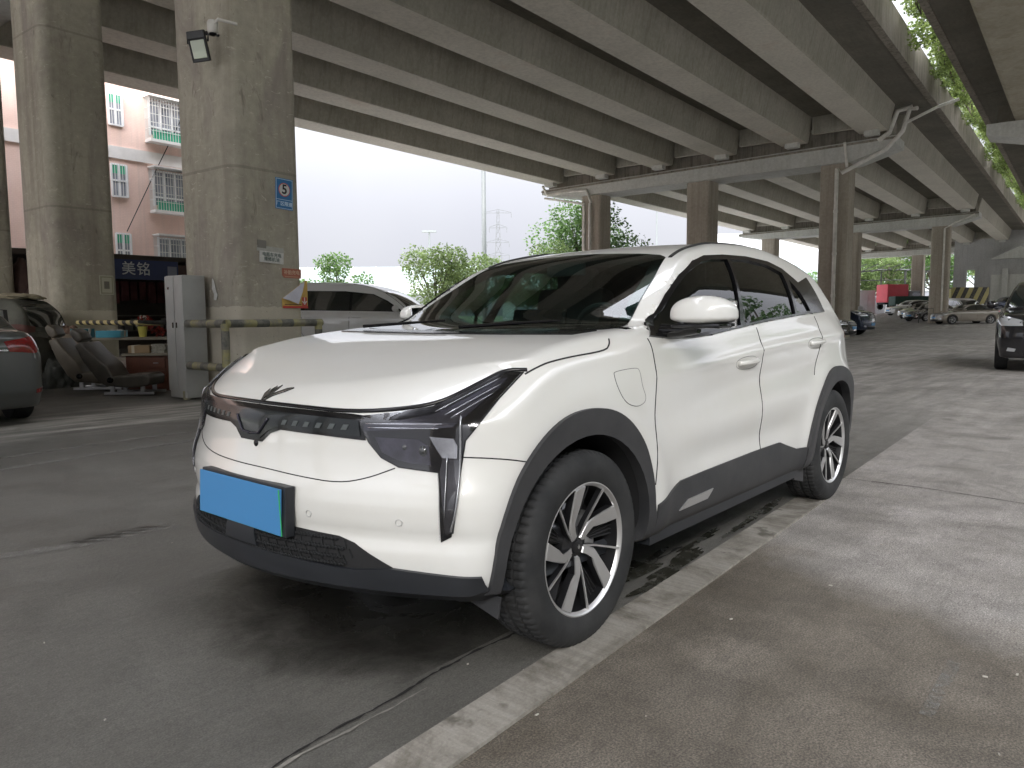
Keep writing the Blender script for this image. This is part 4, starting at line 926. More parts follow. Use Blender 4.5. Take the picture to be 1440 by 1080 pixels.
# ------------------------------------------------------------------ ground
def m_ground():
    t = NT('yard_concrete'); P = t.pos('World'); g = t.n('ShaderNodeSeparateXYZ'); 
    m = t.n('ShaderNodeMapping'); m.vector_type = 'POINT'; m.inputs['Rotation'].default_value = (0, 0, -BA); gg = t.n('ShaderNodeNewGeometry')
    # rotate world position into (s, -t)
    t.l(gg.outputs['Position'], m.inputs[0]); t.l(m.outputs[0], g.inputs[0])
    off = Matrix.Rotation(-BA, 3, 'Z') @ Vector(BO); s_ = t.math('SUBTRACT', g.outputs[0], off.x); T_ = t.math('MULTIPLY', t.math('SUBTRACT', g.outputs[1], off.y), -1.0)
    big = t.noise(P, 0.35, 8, 0.62, 0.6); mid = t.noise(P, 1.7, 8, 0.65, 0.5); fine = t.noise(P, 45, 4, 0.7); grit = t.noise(P, 170, 3, 0.7)
    sm = t.noise(t.pos('World', (0.35, 3.0, 1), (0, 0, 0.05)), 1.6, 6, 0.6, 0.5)
    left = t.ramp(mid, [(0.3, (0.098, 0.094, 0.084)), (0.7, (0.140, 0.135, 0.121))])
    right = t.ramp(mid, [(0.3, (0.24, 0.224, 0.206)), (0.7, (0.36, 0.34, 0.32))])
    brown = t.ramp(mid, [(0.3, (0.100, 0.086, 0.068)), (0.72, (0.20, 0.178, 0.150))])
    # brown worn zone: near the lens, right of the strip
    a = t.math('ADD', t.math('MULTIPLY', s_, -1.0), t.math('MULTIPLY', t.math('SUBTRACT', T_, 7.9), -0.42)); a = t.math('ADD', a, t.math('MULTIPLY', t.math('SUBTRACT', mid, 0.5), 0.9)); a = t.math('ADD', a, t.math('MULTIPLY', t.math('SUBTRACT', big, 0.5), 0.8))
    zb = t.ramp(t.math('SUBTRACT', a, 2.45), [(0.0, 0.0), (0.35, 1.0)])
    rt = t.mix(right, brown, zb)
    # past the car the yard is bare concrete on both sides
    far = t.ramp(t.math('MULTIPLY', t.math('ADD', s_, t.math('MULTIPLY', big, 3.0)), 0.1), [(0.10, 0.0), (0.62, 1.0)])
    side = t.math('GREATER_THAN', T_, 7.9); c = t.mix(left, rt, side); conc = t.ramp(big, [(0.3, (0.27, 0.255, 0.235)), (0.7, (0.41, 0.39, 0.365))]); conc = t.mix(conc, t.ramp(sm, [(0.35, 0.5), (0.65, 1.0)]), 0.8, 'MULTIPLY')
    lm = t.math('MULTIPLY', far, t.math('SUBTRACT', 1.0, t.math('MULTIPLY', side, 0.3))); c = t.mix(c, conc, lm)
    open_ = t.math('MAXIMUM', t.math('LESS_THAN', T_, -17.0), t.math('MAXIMUM', t.math('GREATER_THAN', T_, 16.0), t.math('LESS_THAN', s_, -19.0)))  # ground beyond the decks, made pale to bounce light up under them
    c = t.mix(c, (0.46, 0.45, 0.43), open_); c = t.mix(c, t.ramp(mid, [(0.3, (0.07, 0.10, 0.04)), (0.7, (0.16, 0.18, 0.09))]), t.math('GREATER_THAN', t.math('ABSOLUTE', T_), 42.0))
    # worn pale band left of the car near the pillars
    wl = t.math('MULTIPLY', t.ramp(t.math('ABSOLUTE', t.math('SUBTRACT', T_, t.math('ADD', 0.6, big))), [(0.7, 1.0), (1.0, 0.0)]), t.ramp(sm, [(0.40, 0.0), (0.62, 0.9)])); c = t.mix(c, (0.42, 0.40, 0.36), t.math('MULTIPLY', wl, 0.85))
    patchy = t.noise(P, 4.5, 8, 0.7, 0.4); c = t.mix(c, t.ramp(patchy, [(0.38, 0.68), (0.5, 0.97), (0.62, 1.18)]), t.math('MULTIPLY_ADD', side, 0.35, 0.28), 'MULTIPLY')
    scr = t.noise(t.pos('World', (1.2, 18, 1), (0, 0, 0.55)), 2.2, 5, 0.7, 0.3); c = t.mix(c, t.ramp(scr, [(0.40, 0.82), (0.52, 1.0), (0.70, 1.10)]), 0.35, 'MULTIPLY')
    c = t.mix(c, t.ramp(fine, [(0.25, 0.55), (0.7, 1.0)]), 0.65, 'MULTIPLY')
    c = t.mix(c, t.ramp(grit, [(0.36, 0.25), (0.5, 1.0), (0.64, 2.0)]), t.math('MULTIPLY_ADD', t.math('MAXIMUM', side, 0.45), 0.62, 0.0), 'MULTIPLY')
    st = t.noise(P, 0.9, 7, 0.7, 1.2); c = t.mix(c, (0.085, 0.078, 0.068), t.ramp(st, [(0.60, 0.0), (0.70, 0.55)]))
    sp = t.noise(P, 60, 1, 0.5); c = t.mix(c, (0.5, 0.49, 0.47), t.ramp(sp, [(0.84, 0.0), (0.87, 0.3)]))
    t.set(color=c, rough=t.ramp(mid, [(0.3, 0.45), (0.7, 0.8)]), spec=0.35)
    h = t.math('ADD', t.math('MULTIPLY', grit, 0.35), fine); t.bump(h, 0.35, 0.006)
    return t.mat
M_STRIP = None
def m_strip():
    t = NT('kerb_stone'); P = t.pos('World'); mid = t.noise(P, 2.6, 8, 0.7, 0.7); fine = t.noise(P, 120, 4, 0.7)
    scr = t.noise(t.pos('World', (14, 0.8, 1), (0, 0, 0.5)), 3.0, 4, 0.6)
    c = t.ramp(mid, [(0.34, (0.13, 0.115, 0.09)), (0.5, (0.30, 0.28, 0.245)), (0.7, (0.39, 0.37, 0.33))]); c = t.mix(c, t.ramp(scr, [(0.4, 0.7), (0.6, 1.0)]), 0.6, 'MULTIPLY')
    b2 = t.noise(P, 5.5, 4, 0.6); c = t.mix(c, (0.08, 0.07, 0.055), t.ramp(b2, [(0.60, 0.0), (0.68, 0.8)]))
    c = t.mix(c, t.ramp(fine, [(0.3, 0.6), (0.7, 1.0)]), 0.6, 'MULTIPLY'); t.set(color=c, rough=0.8); t.bump(fine, 0.3, 0.003); return t.mat
def ribbon(name, pts, w, z, mat, jag=0.0, kind='structure', seed=1, label=None, cat=None, sub=0.05):
    rnd = random.Random(seed); P = [Vector(p).to_3d() for p in pts]; Q = []
    for a, b in zip(P[:-1], P[1:]):
        k = max(1, int((b-a).length/sub)); Q += [a.lerp(b, i/k) for i in range(k)]
    Q.append(P[-1]); L = []; Rr = []; off = 0
    for i, p in enumerate(Q):
        d = (Q[min(i+1, len(Q)-1)]-Q[max(i-1, 0)]).normalized(); n = Vector((-d.y, d.x, 0)); off = off*0.85+rnd.uniform(-1, 1)*jag
        ww = (w(i/(len(Q)-1)) if callable(w) else w)*(1+(rnd.uniform(-0.6, 0.6) if jag else 0))
        L.append(p+n*(off+ww/2)); Rr.append(p+n*(off-ww/2))
    v = [(q.x, q.y, z) for q in L+Rr]; n = len(Q); f = [(i, n+i, n+i+1, i+1) for i in range(n-1)]
    o = mesh_obj(name, v, f, mat); tag(o, kind=kind); return o
def build_ground():
    v = []; f = []
    S = [-300, -60, -20, 0, 20, 40]+list(range(44, 118, 4))+[130, 160, 250, 700, 1500]; T = [-1500, -400, -120, -60, -30, -18, -16, -14, -12, -10, -8, -6, -3, 0, 5, 10, 20, 40, 120, 400, 1500]
    for s in S:
        for t in T: v.append(bp(s, t, gz(s, t)))
    n = len(T)
    for i in range(len(S)-1):
        for j in range(n-1): f.append((i*n+j, i*n+j+1, (i+1)*n+j+1, (i+1)*n+j))
    g = mesh_obj('ground', v, f, m_ground(), None, 180); tag(g, kind='structure')
    mb = MB(); sbox(mb, -16, on_t(1166, 697, 7.9)[0]*0+float((gpt(1166, 697)-BO)@E1), 7.82, 7.965, -0.1, 0.010); k = mb.build('kerb_strip', m_strip()); tag(k, kind='structure')
    crackm = simple('crack_dirt', (0.012, 0.011, 0.010), 0.95)
    q = lambda u, v: tuple(gpt(u, v)[:2])
    ribbon('ground_crack', [q(330, 1110), q(400, 1070), q(470, 1030), q(533, 997), q(587, 966), q(650, 928), q(725, 891), q(800, 850), q(880, 812), q(960, 770)], lambda t: 0.006+0.006*t, 0.004, crackm, 0.004, seed=3, sub=0.02)
    ribbon('ground_joint', [q(1150, 668), q(1300, 687), q(1440, 709), q(1700, 750)], 0.007, 0.004, crackm, 0.0015, seed=4)
    # lighter mortar lip beside the crack, right of it
    lipm = simple('crack_edge', (0.20, 0.19, 0.17), 0.9, var=0.3, scale=30)
    ribbon('crack_edge', [q(345, 1110), q(410, 1071), q(545, 1000), q(600, 968)], lambda t: 0.012*(1-t)+0.002, 0.0035, lipm, 0.003, seed=5, sub=0.03)
    # damp seep between the wheels, ragged edges
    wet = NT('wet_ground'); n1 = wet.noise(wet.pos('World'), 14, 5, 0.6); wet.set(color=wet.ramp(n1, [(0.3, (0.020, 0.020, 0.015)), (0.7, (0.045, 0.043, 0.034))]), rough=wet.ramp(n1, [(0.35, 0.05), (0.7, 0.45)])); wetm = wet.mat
    def blob(cx, cy, rx, ry, ang, seed, name='puddle', mat=None, n=70, z=0.0045):
        rnd = random.Random(seed); ph = [rnd.uniform(0, 6.28) for _ in range(7)]; v = [(cx, cy, z)]
        for i in range(n):
            a = 2*math.pi*i/n; r = 1+sum(0.24/(k+1)**0.6*math.sin((k+2)*a+ph[k]) for k in range(7))
            x, y = rx*r*math.cos(a), ry*r*math.sin(a); v.append((cx+x*math.cos(ang)-y*math.sin(ang), cy+x*math.sin(ang)+y*math.cos(ang), z))
        o = mesh_obj(name, v, [(0, i+1, (i+1) % n+1) for i in range(n)], mat or wetm); tag(o, kind='structure')
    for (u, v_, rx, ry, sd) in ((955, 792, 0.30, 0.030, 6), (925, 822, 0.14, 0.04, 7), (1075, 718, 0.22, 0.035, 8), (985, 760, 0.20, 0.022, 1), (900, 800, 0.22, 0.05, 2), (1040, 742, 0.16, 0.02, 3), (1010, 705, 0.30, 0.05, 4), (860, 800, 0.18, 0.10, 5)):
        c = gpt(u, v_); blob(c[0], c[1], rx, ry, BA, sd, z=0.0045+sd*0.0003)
    def damp_shade_patch(cx, cy, rx, ry, z, top):  # damp ground with the shade under the car painted in, fading outward
        d = NT('damp_shade_ground'); P_ = d.pos('World'); n1 = d.noise(P_, 3.0, 7, 0.65, 0.5); mp = d.n('ShaderNodeMapping'); mp.inputs['Location'].default_value = (-cx/rx, -cy/ry, 0); mp.inputs['Scale'].default_value = (1/rx, 1/ry, 0)
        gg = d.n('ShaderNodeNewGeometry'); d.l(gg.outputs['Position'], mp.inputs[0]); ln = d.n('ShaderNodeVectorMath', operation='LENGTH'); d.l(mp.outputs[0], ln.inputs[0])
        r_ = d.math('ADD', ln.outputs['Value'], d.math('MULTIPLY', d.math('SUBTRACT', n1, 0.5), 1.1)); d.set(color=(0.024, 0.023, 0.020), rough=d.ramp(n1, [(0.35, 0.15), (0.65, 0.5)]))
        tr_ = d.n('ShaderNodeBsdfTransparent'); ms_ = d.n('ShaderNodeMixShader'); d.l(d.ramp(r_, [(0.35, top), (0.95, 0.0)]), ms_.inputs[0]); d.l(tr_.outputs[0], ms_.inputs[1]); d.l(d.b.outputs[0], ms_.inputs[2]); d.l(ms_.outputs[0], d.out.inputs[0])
        o = mesh_obj('damp_shade_patch', [(cx-rx*1.5, cy-ry*1.5, z), (cx+rx*1.5, cy-ry*1.5, z), (cx+rx*1.5, min(0.58, cy+ry*1.5), z), (cx-rx*1.5, min(0.58, cy+ry*1.5), z)], [(0, 1, 2, 3)], d.mat); tag(o, kind='structure')
    damp_shade_patch(0.18, 0.02, 0.62, 0.80, 0.0062, 0.85); damp_shade_patch(-1.2, 0.15, 1.3, 0.6, 0.0066, 0.6)
    tar = simple('tar_patch', (0.02, 0.02, 0.02), 0.35, var=0.5, scale=40)
    for i in range(5):
        c = gpt(120+i*22, 762-i*5); blob(c[0], c[1], 0.10-0.012*abs(i-2), 0.010, cam_dir(8), 30+i, 'tar_patch', tar, z=0.0045+i*0.0003)
    old = NT('worn_paint'); n1 = old.noise(old.pos('World'), 16, 6, 0.75); old.set(color=(0.20, 0.195, 0.18), rough=0.8); 
    # worn lines: paint broken up by transparency
    tr = old.n('ShaderNodeBsdfTransparent'); ms = old.n('ShaderNodeMixShader'); old.l(old.ramp(n1, [(0.42, 0.0), (0.6, 0.7)]), ms.inputs[0]); old.l(tr.outputs[0], ms.inputs[1]); old.l(old.b.outputs[0], ms.inputs[2]); old.l(ms.outputs[0], old.out.inputs[0])
    ribbon('worn_line', [q(-120, 694), q(0, 661), q(140, 639), q(290, 617)], 0.10, 0.004, old.mat)
    ribbon('worn_line', [q(-120, 672), q(0, 645), q(140, 624), q(290, 605)], 0.07, 0.004, old.mat)
    ribbon('worn_line', [q(-80, 800), q(0, 784), q(120, 765), q(250, 737)], 0.10, 0.0038, old.mat)
    ribbon('worn_line', [q(1302, 1008), q(1343, 932)], 0.035, 0.004, old.mat)
    # small litter: leaves, chips
    rnd = random.Random(11); mb = MB()
    for i in range(9):
        u = rnd.uniform(20, 1430); v_ = rnd.uniform(760, 1075)
        if 280 < u < 900 and v_ < 900: continue
        c = gpt(u, v_); r = rnd.uniform(0.0012, 0.0028); a = rnd.uniform(0, 6.28); mb.box((c[0], c[1], 0.006), (r*2.2, r, 0.004), Matrix.Rotation(a, 3, 'Z'))
    tag(mb.build('litter_chips', simple('chips', (0.36, 0.34, 0.30), 0.8)), kind='stuff')
    mb = MB()
    for (u, v_) in ((1028, 876), (1385, 958), (1430, 955), (755, 1012), (845, 803), (1240, 770), (1168, 828)):
        c = gpt(u, v_); a = rnd.uniform(0, 6.28); mb.box((c[0], c[1], 0.014), (0.013, 0.006, 0.003), Matrix.Rotation(a, 3, 'Z') @ Matrix.Rotation(0.15, 3, 'X'), bev=0.002)
    tag(mb.build('litter_scraps', simple('scraps', (0.42, 0.40, 0.35), 0.7)), kind='stuff')
# ------------------------------------------------------------------ greenery
def m_leaf(name, a, b, tr=0.35):
    t = NT(name); g = t.n('ShaderNodeObjectInfo'); geo = t.n('ShaderNodeNewGeometry')
    n = t.noise(t.pos('World'), 1.3, 4, 0.6); rnd = geo.outputs['Random Per Island']
    f = t.math('ADD', t.math('MULTIPLY', n, 0.6), t.math('MULTIPLY', rnd, 0.5)); t.set(color=t.ramp(f, [(0.3, a), (0.8, b)]), rough=0.55, spec=0.3)
    tl = t.n('ShaderNodeBsdfTranslucent'); t.l(t.ramp(f, [(0.3, tuple(k*1.3 for k in a)), (0.8, tuple(k*1.4 for k in b))]), tl.inputs[0]); ms = t.n('ShaderNodeMixShader'); ms.inputs[0].default_value = tr
    t.l(t.b.outputs[0], ms.inputs[1]); t.l(tl.outputs[0], ms.inputs[2]); t.l(ms.outputs[0], t.out.inputs[0]); return t.mat
M_BARK = simple('bark', (0.10, 0.08, 0.06), 0.9, var=0.3, scale=12, bump=0.5)
LEAF = {}
def leaf_mat(k):
    if k not in LEAF:
        LEAF[k] = {'light': lambda: m_leaf('pale_leaves', (0.10, 0.145, 0.055), (0.22, 0.29, 0.11)), 'mid': lambda: m_leaf('green_leaves', (0.055, 0.11, 0.035), (0.14, 0.23, 0.07)),
                   'dark': lambda: m_leaf('deep_leaves', (0.035, 0.075, 0.030), (0.10, 0.16, 0.06)), 'vine': lambda: m_leaf('vine_leaves', (0.085, 0.125, 0.035), (0.24, 0.30, 0.09), 0.5)}[k]()
    return LEAF[k]
def leaf_cloud(mb, centres, radii, n, size, rnd, flat=0.8):
    tot = sum(r**2 for r in radii)
    for c, r in zip(centres, radii):
        m = max(8, int(n*r*r/tot))
        for _ in range(m):
            d = Vector((rnd.gauss(0, 1), rnd.gauss(0, 1), rnd.gauss(0, 1))).normalized(); rr = r*rnd.uniform(0.35, 1.0)**0.6*rnd.uniform(0.85, 1.15); p = Vector(c)+Vector((d.x, d.y, d.z*flat))*rr
            a = Vector((rnd.gauss(0, 1), rnd.gauss(0, 1), rnd.gauss(0, 0.6))).normalized(); b = a.orthogonal().normalized(); b = (b+a.cross(b)*rnd.uniform(-1, 1)).normalized(); s = size*rnd.uniform(0.6, 1.4)
            mb.add([p-a*s*0.5, p+b*s*0.28, p+a*s*0.5, p-b*s*0.28+a.cross(b)*s*0.1], [(0, 1, 2, 3)])
def tree(base, h, rad, kind, label, seed, n=5000, size=0.22, name='tree', trunk=0.45, group=None, blobs=16, cat='tree'):
    rnd = random.Random(seed); root = empty(name, base, 0, label, cat, group)
    th = h*trunk; tb = MB(); bend = Vector((rnd.uniform(-0.3, 0.3), rnd.uniform(-0.3, 0.3), 0)); r0 = h*0.022
    tb.tube([(0, 0, 0), bend*0.4+Vector((0, 0, th*0.5)), bend+Vector((0, 0, th)), bend*1.1+Vector((0, 0, h*0.8))], [r0*1.3, r0, r0*0.8, r0*0.25], 8)
    cs = []; rs = []
    for i in range(blobs):
        a = rnd.uniform(0, 6.28); k = rnd.random()**0.6; z = th*0.95+(h-th)*rnd.uniform(0.05, 0.88); wid = rad*math.sin(math.pi*min(0.98, max(0.12, (z-th*0.8)/(h-th*0.8)*0.85+0.12)))
        c = Vector((bend.x+math.cos(a)*wid*k*0.8, bend.y+math.sin(a)*wid*k*0.8, z)); r = rad*rnd.uniform(0.22, 0.42); cs.append(c); rs.append(r)
        s0 = bend+Vector((0, 0, th*rnd.uniform(0.8, 1.3))); tb.tube([s0, s0.lerp(c, 0.5)+Vector((0, 0, 0.15)), c], [r0*0.5, r0*0.3, r0*0.1], 5)
    tb.build('trunk', M_BARK, root, 60); lb = MB(); leaf_cloud(lb, cs, rs, n, size, rnd); lb.build('crown', leaf_mat(kind), root, fixn=False)
    return root
def build_green():
    tree(at(468, 42), 4.4, 2.3, 'mid', 'small bushy tree just right of the near stained pillar', 1, 5000, 0.17, trunk=0.25)
    tree(at(615, 42), 4.9, 3.0, 'light', 'pale green spreading tree left of the tall lamp mast', 2, 7000, 0.17, trunk=0.22, blobs=24)
    tree(at(668, 46), 5.0, 2.6, 'light', 'pale green tree directly in front of the tall lamp mast', 3, 6000, 0.17, trunk=0.22, blobs=22)
    tree(at(778, 48), 5.9, 2.9, 'light', 'yellowish low tree in front of the dark bushy one by the pillar', 4, 7000, 0.17, trunk=0.2, blobs=22)
    tree(at(822, 52), 8.9, 4.2, 'mid', 'dark bushy tree directly behind the pillar with the bent drainpipe', 5, 11000, 0.22, trunk=0.2, blobs=34)
    tree(at(560, 75), 3.2, 2.5, 'mid', 'low far tree between the two pale green trees and the van', 6, 2000, 0.22)
    tree(at(728, 70), 5.0, 2.2, 'mid', 'thin far tree just right of the electricity pylon', 7, 2000, 0.22)
    for i, (u, D, h, r, k) in enumerate(((1190, 95, 9, 4, 'light'), (1222, 100, 11, 5, 'mid'), (1250, 92, 9, 4.5, 'light'), (1280, 97, 11, 5, 'light'), (1305, 90, 9, 4.2, 'mid'), (1150, 110, 8, 4, 'mid'), (1375, 110, 10, 5, 'light'), (1110, 120, 8, 5, 'light'), (1020, 110, 8, 5, 'light'))):
        p = at(u, D); tree((p[0], p[1], gz_xy(p[0], p[1])-0.3), h, r, k, ['tree behind the left end of the red truck', 'tall tree between the pillar pair and the red truck', 'bright tree standing behind the red truck', 'bright tree behind the parked white hatchback', 'tree beside the far pillar, left of it', 'tree seen beside the drainpipe pillar, far off',
             'tree seen through the opening in the far wall', 'far tree above the rear of the crossover', 'far tree left of the small far pillar'][i], 20+i, 4200, 0.36, trunk=0.3)
    # creepers along the parapets, filling the gap between the two decks
    rnd = random.Random(5); protos = []
    def creeper(seed):
        rnd = random.Random(seed); root = empty('creeper', (0, 0, 0)); cs = []; rs = []
        for i in range(22): cs.append(Vector((-2.2+4.4*i/21+rnd.uniform(-0.2, 0.2), rnd.uniform(-0.45, 0.45), rnd.uniform(0.1, 1.5)))); rs.append(rnd.uniform(0.28, 0.50))
        lb = MB(); leaf_cloud(lb, cs, rs, 5200, 0.115, rnd, 1.0); lb.build('foliage', leaf_mat('vine'), root, fixn=False)
        sb = MB()
        for i in range(6): sb.tube([(rnd.uniform(-2, 2), 0, 0), cs[i], cs[i+6]], [0.02, 0.012, 0.005], 5)
        sb.build('stems', M_BARK, root, 60); return root
    pr = [creeper(41), creeper(42), creeper(43)]; used = set()
    names = ['nearest creeper clump', 'second creeper clump']
    for i in range(22):
        s = 5.0+i*3.9; p = pr[i % 3]; o = p if i < 3 else copy_tree(p)
        o.location = bp(s, 4.38+rnd.uniform(-0.08, 0.08), 10.25+rnd.uniform(-0.1, 0.25)); o.rotation_euler = (0, 0, BROT+(math.pi if i % 2 else 0)); tag(o, 'green creeper growing along the parapet in the gap between the two overpasses', 'plant', 'creepers in the gap between the overpasses')
# ------------------------------------------------------------------ the other cars (same modelling method, coarser)
KINDS = {
 'sedan': dict(body=dict(hood=[(0.98, 0.55), (0.90, 0.66), (0.7, 0.75), (0.3, 0.85), (-0.3, 0.93), (-0.8, 0.96), (-2.6, 1.0), (-3.2, 1.03), (-3.6, 1.03), (-3.75, 1.0), (-3.85, 0.9)],
        front=[(0.1, 0.78), (0.3, 0.92), (0.6, 0.90), (0.75, 0.8), (0.9, 0.5)], rear=[(0.1, -3.60), (0.4, -3.80), (0.8, -3.80), (1.0, -3.74), (1.2, -3.6)],
        plan=[(1.0, 0.70), (0.6, 0.83), (0.0, 0.89), (-2.5, 0.90), (-3.3, 0.86), (-3.9, 0.72)], sidez=[(0.1, -0.08), (0.25, -0.03), (0.5, 0), (0.7, 0), (0.85, -0.03), (1.0, -0.09), (1.3, -0.3)],
        roof=[(1.4, -0.3), (-0.1, 0.72), (-0.45, 0.93), (-1.15, 1.32), (-1.5, 1.415), (-2.1, 1.44), (-2.6, 1.38), (-3.3, 1.09), (-3.6, 0.95), (-4.2, 0.6)], cab_y=0.80, lean=0.5, cab_z0=0.97, fcurve=0.38, rcurve=0.25, bottom=0.2, cab_mid=-1.9, crown=0.02),
        wb=2.8, lo=-3.95, hi=1.05, top=1.5, R=0.325, dlo=[(-0.72, 0.985), (-1.15, 1.21), (-1.5, 1.335), (-2.1, 1.375), (-2.6, 1.315), (-3.05, 1.13), (-3.0, 1.035), (-2.0, 1.01)], pillars=[-1.78, -2.72],
        ws=[(-0.62, 0), (-0.66, 0.4), (-0.78, 0.70), (-1.12, 0.62), (-1.30, 0.53), (-1.36, 0.3), (-1.38, 0)], rw=[(-2.75, 0), (-2.72, 0.50), (-3.25, 0.62), (-3.40, 0.4), (-3.42, 0)], belt=1.0, zl=0.66, zt=0.86, W=0.88),
 'suv': dict(body=dict(hood=[(0.92, 0.80), (0.85, 0.90), (0.7, 0.98), (0.2, 1.06), (-0.3, 1.10), (-0.8, 1.14), (-2.6, 1.18), (-3.3, 1.2), (-3.6, 1.15), (-3.75, 1.0)],
        front=[(0.1, 0.7), (0.3, 0.86), (0.6, 0.88), (0.85, 0.84), (1.0, 0.7), (1.1, 0.4)], rear=[(0.1, -3.45), (0.4, -3.62), (0.8, -3.62), (1.1, -3.52), (1.5, -3.35), (1.7, -3.2)],
        plan=[(1.0, 0.74), (0.6, 0.85), (0.0, 0.91), (-2.5, 0.92), (-3.2, 0.88), (-3.8, 0.74)], sidez=[(0.1, -0.08), (0.3, -0.03), (0.6, 0), (0.85, 0), (1.0, -0.02), (1.15, -0.08), (1.4, -0.3)],
        roof=[(1.4, -0.3), (-0.1, 0.88), (-0.40, 1.08), (-1.0, 1.48), (-1.35, 1.62), (-1.9, 1.67), (-2.6, 1.65), (-3.1, 1.57), (-3.35, 1.35), (-3.6, 1.0), (-4.2, 0.6)], cab_y=0.83, lean=0.38, cab_z0=1.12, fcurve=0.30, rcurve=0.2, bottom=0.24, cab_mid=-1.9, crown=0.02),
        wb=2.66, lo=-3.75, hi=1.0, top=1.74, R=0.36, dlo=[(-0.65, 1.15), (-1.02, 1.38), (-1.35, 1.52), (-1.9, 1.575), (-2.6, 1.56), (-3.05, 1.49), (-3.15, 1.25), (-2.2, 1.20)], pillars=[-1.72, -2.6],
        ws=[(-0.52, 0), (-0.56, 0.4), (-0.68, 0.73), (-0.98, 0.66), (-1.12, 0.60), (-1.20, 0.3), (-1.22, 0)], rw=None, belt=1.15, zl=0.86, zt=1.05, W=0.90),
 'van': dict(body=dict(hood=[(1.05, 0.70), (0.98, 0.80), (0.8, 0.92), (0.3, 1.06), (-0.1, 1.12), (-0.8, 1.16), (-2.6, 1.18), (-3.8, 1.2), (-4.0, 1.1), (-4.15, 0.9)],
        front=[(0.1, 0.85), (0.3, 0.98), (0.6, 1.0), (0.8, 0.96), (1.0, 0.7)], rear=[(0.1, -3.9), (0.4, -4.02), (0.9, -4.02), (1.3, -3.92), (1.8, -3.75)],
        plan=[(1.0, 0.74), (0.6, 0.86), (0.0, 0.93), (-2.5, 0.94), (-3.5, 0.91), (-4.1, 0.80)], sidez=[(0.1, -0.08), (0.3, -0.03), (0.6, 0), (0.95, 0), (1.1, -0.03), (1.3, -0.12)],
        roof=[(1.4, 0.1), (0.35, 0.92), (0.0, 1.13), (-0.75, 1.58), (-1.15, 1.72), (-1.7, 1.80), (-2.8, 1.82), (-3.5, 1.78), (-3.75, 1.6), (-4.0, 1.1), (-4.4, 0.6)], cab_y=0.87, lean=0.26, cab_z0=1.12, fcurve=0.38, rcurve=0.15, bottom=0.2, cab_mid=-1.9, crown=0.02),
        wb=2.95, lo=-4.15, hi=1.1, top=1.9, R=0.335, dlo=[(-0.35, 1.14), (-0.72, 1.38), (-1.05, 1.53), (-1.7, 1.60), (-2.8, 1.62), (-3.5, 1.57), (-3.6, 1.20), (-2.2, 1.18)], pillars=[-1.55, -2.65],
        ws=[(-0.10, 0), (-0.15, 0.4), (-0.30, 0.78), (-0.72, 0.72), (-0.95, 0.64), (-1.02, 0.3), (-1.04, 0)], rw=None, belt=1.16, zl=0.74, zt=1.2, W=0.92)}
KINDS['hatch'] = dict(KINDS['sedan']); KINDS['hatch'] = {**KINDS['sedan'], 'body': {**KINDS['sedan']['body'], 'roof': [(1.4, -0.3), (-0.1, 0.72), (-0.45, 0.93), (-1.15, 1.35), (-1.5, 1.47), (-2.1, 1.52), (-2.7, 1.50), (-3.3, 1.40), (-3.55, 1.15), (-3.8, 0.8), (-4.2, 0.6)]}, 'top': 1.58, 'rw': None, 'dlo': [(-0.72, 0.985), (-1.15, 1.23), (-1.5, 1.37), (-2.1, 1.42), (-2.7, 1.40), (-3.15, 1.30), (-3.2, 1.06), (-2.0, 1.01)]}
M_CARGL = simple('car_glass', (0.012, 0.016, 0.016), 0.04, coat=1.0, spec=0.8)
M_HEADL = simple('head_lamp', (0.55, 0.57, 0.6), 0.08, metal=0.4, coat=1.0)
M_ALLOY = simple('alloy_wheel', (0.42, 0.42, 0.43), 0.3, metal=0.8)
_bodies = {}
def small_wheel(car, x, y, Rt, spokes=5, n=48):
    s = 1 if y > 0 else -1; mb = MB(); w = 0.20; Ri = Rt*0.66
    mb.lathe([(Ri, w/2-0.01), (Ri+0.02, w/2), (Rt-0.03, w/2), (Rt-0.008, w/2-0.02), (Rt, w/2-0.05), (Rt, -w/2+0.05), (Rt-0.02, -w/2), (Ri, -w/2)], 'y', n)
    if s < 0: mb.v = [(a, -b, c) for a, b, c in mb.v]
    wh = mb.build('wheel', M_TYRE, car, 40, loc=(x, y-s*w/2, Rt))
    rb = MB(); rb.lathe([(Ri+0.004, w/2-0.005), (Ri-0.012, w/2-0.006), (Ri-0.02, w/2-0.03), (Ri-0.02, -0.05)], 'y', n, mi=0); rb.lathe([(0, -0.02), (Ri-0.01, -0.02)], 'y', n, mi=1); rb.lathe([(0, w/2-0.02), (0.05, w/2-0.025), (0.06, -0.0)], 'y', 20, mi=0)
    for k in range(spokes):
        for da in (-7, 7):
            a = 360/spokes*k; P = [pol(0.03, a+da*2-12), pol(Ri-0.01, a+da-3), pol(Ri-0.01, a+da+3), pol(0.03, a+da*2+12)]
            v, f = blade(P, w/2-0.035, w/2-0.015, 0.02); rb.add(v, f, 0)
    if s < 0: rb.v = [(a, -b, c) for a, b, c in rb.v]
    rb.build('rim', [M_ALLOY, M_INNER], wh, 30); return wh
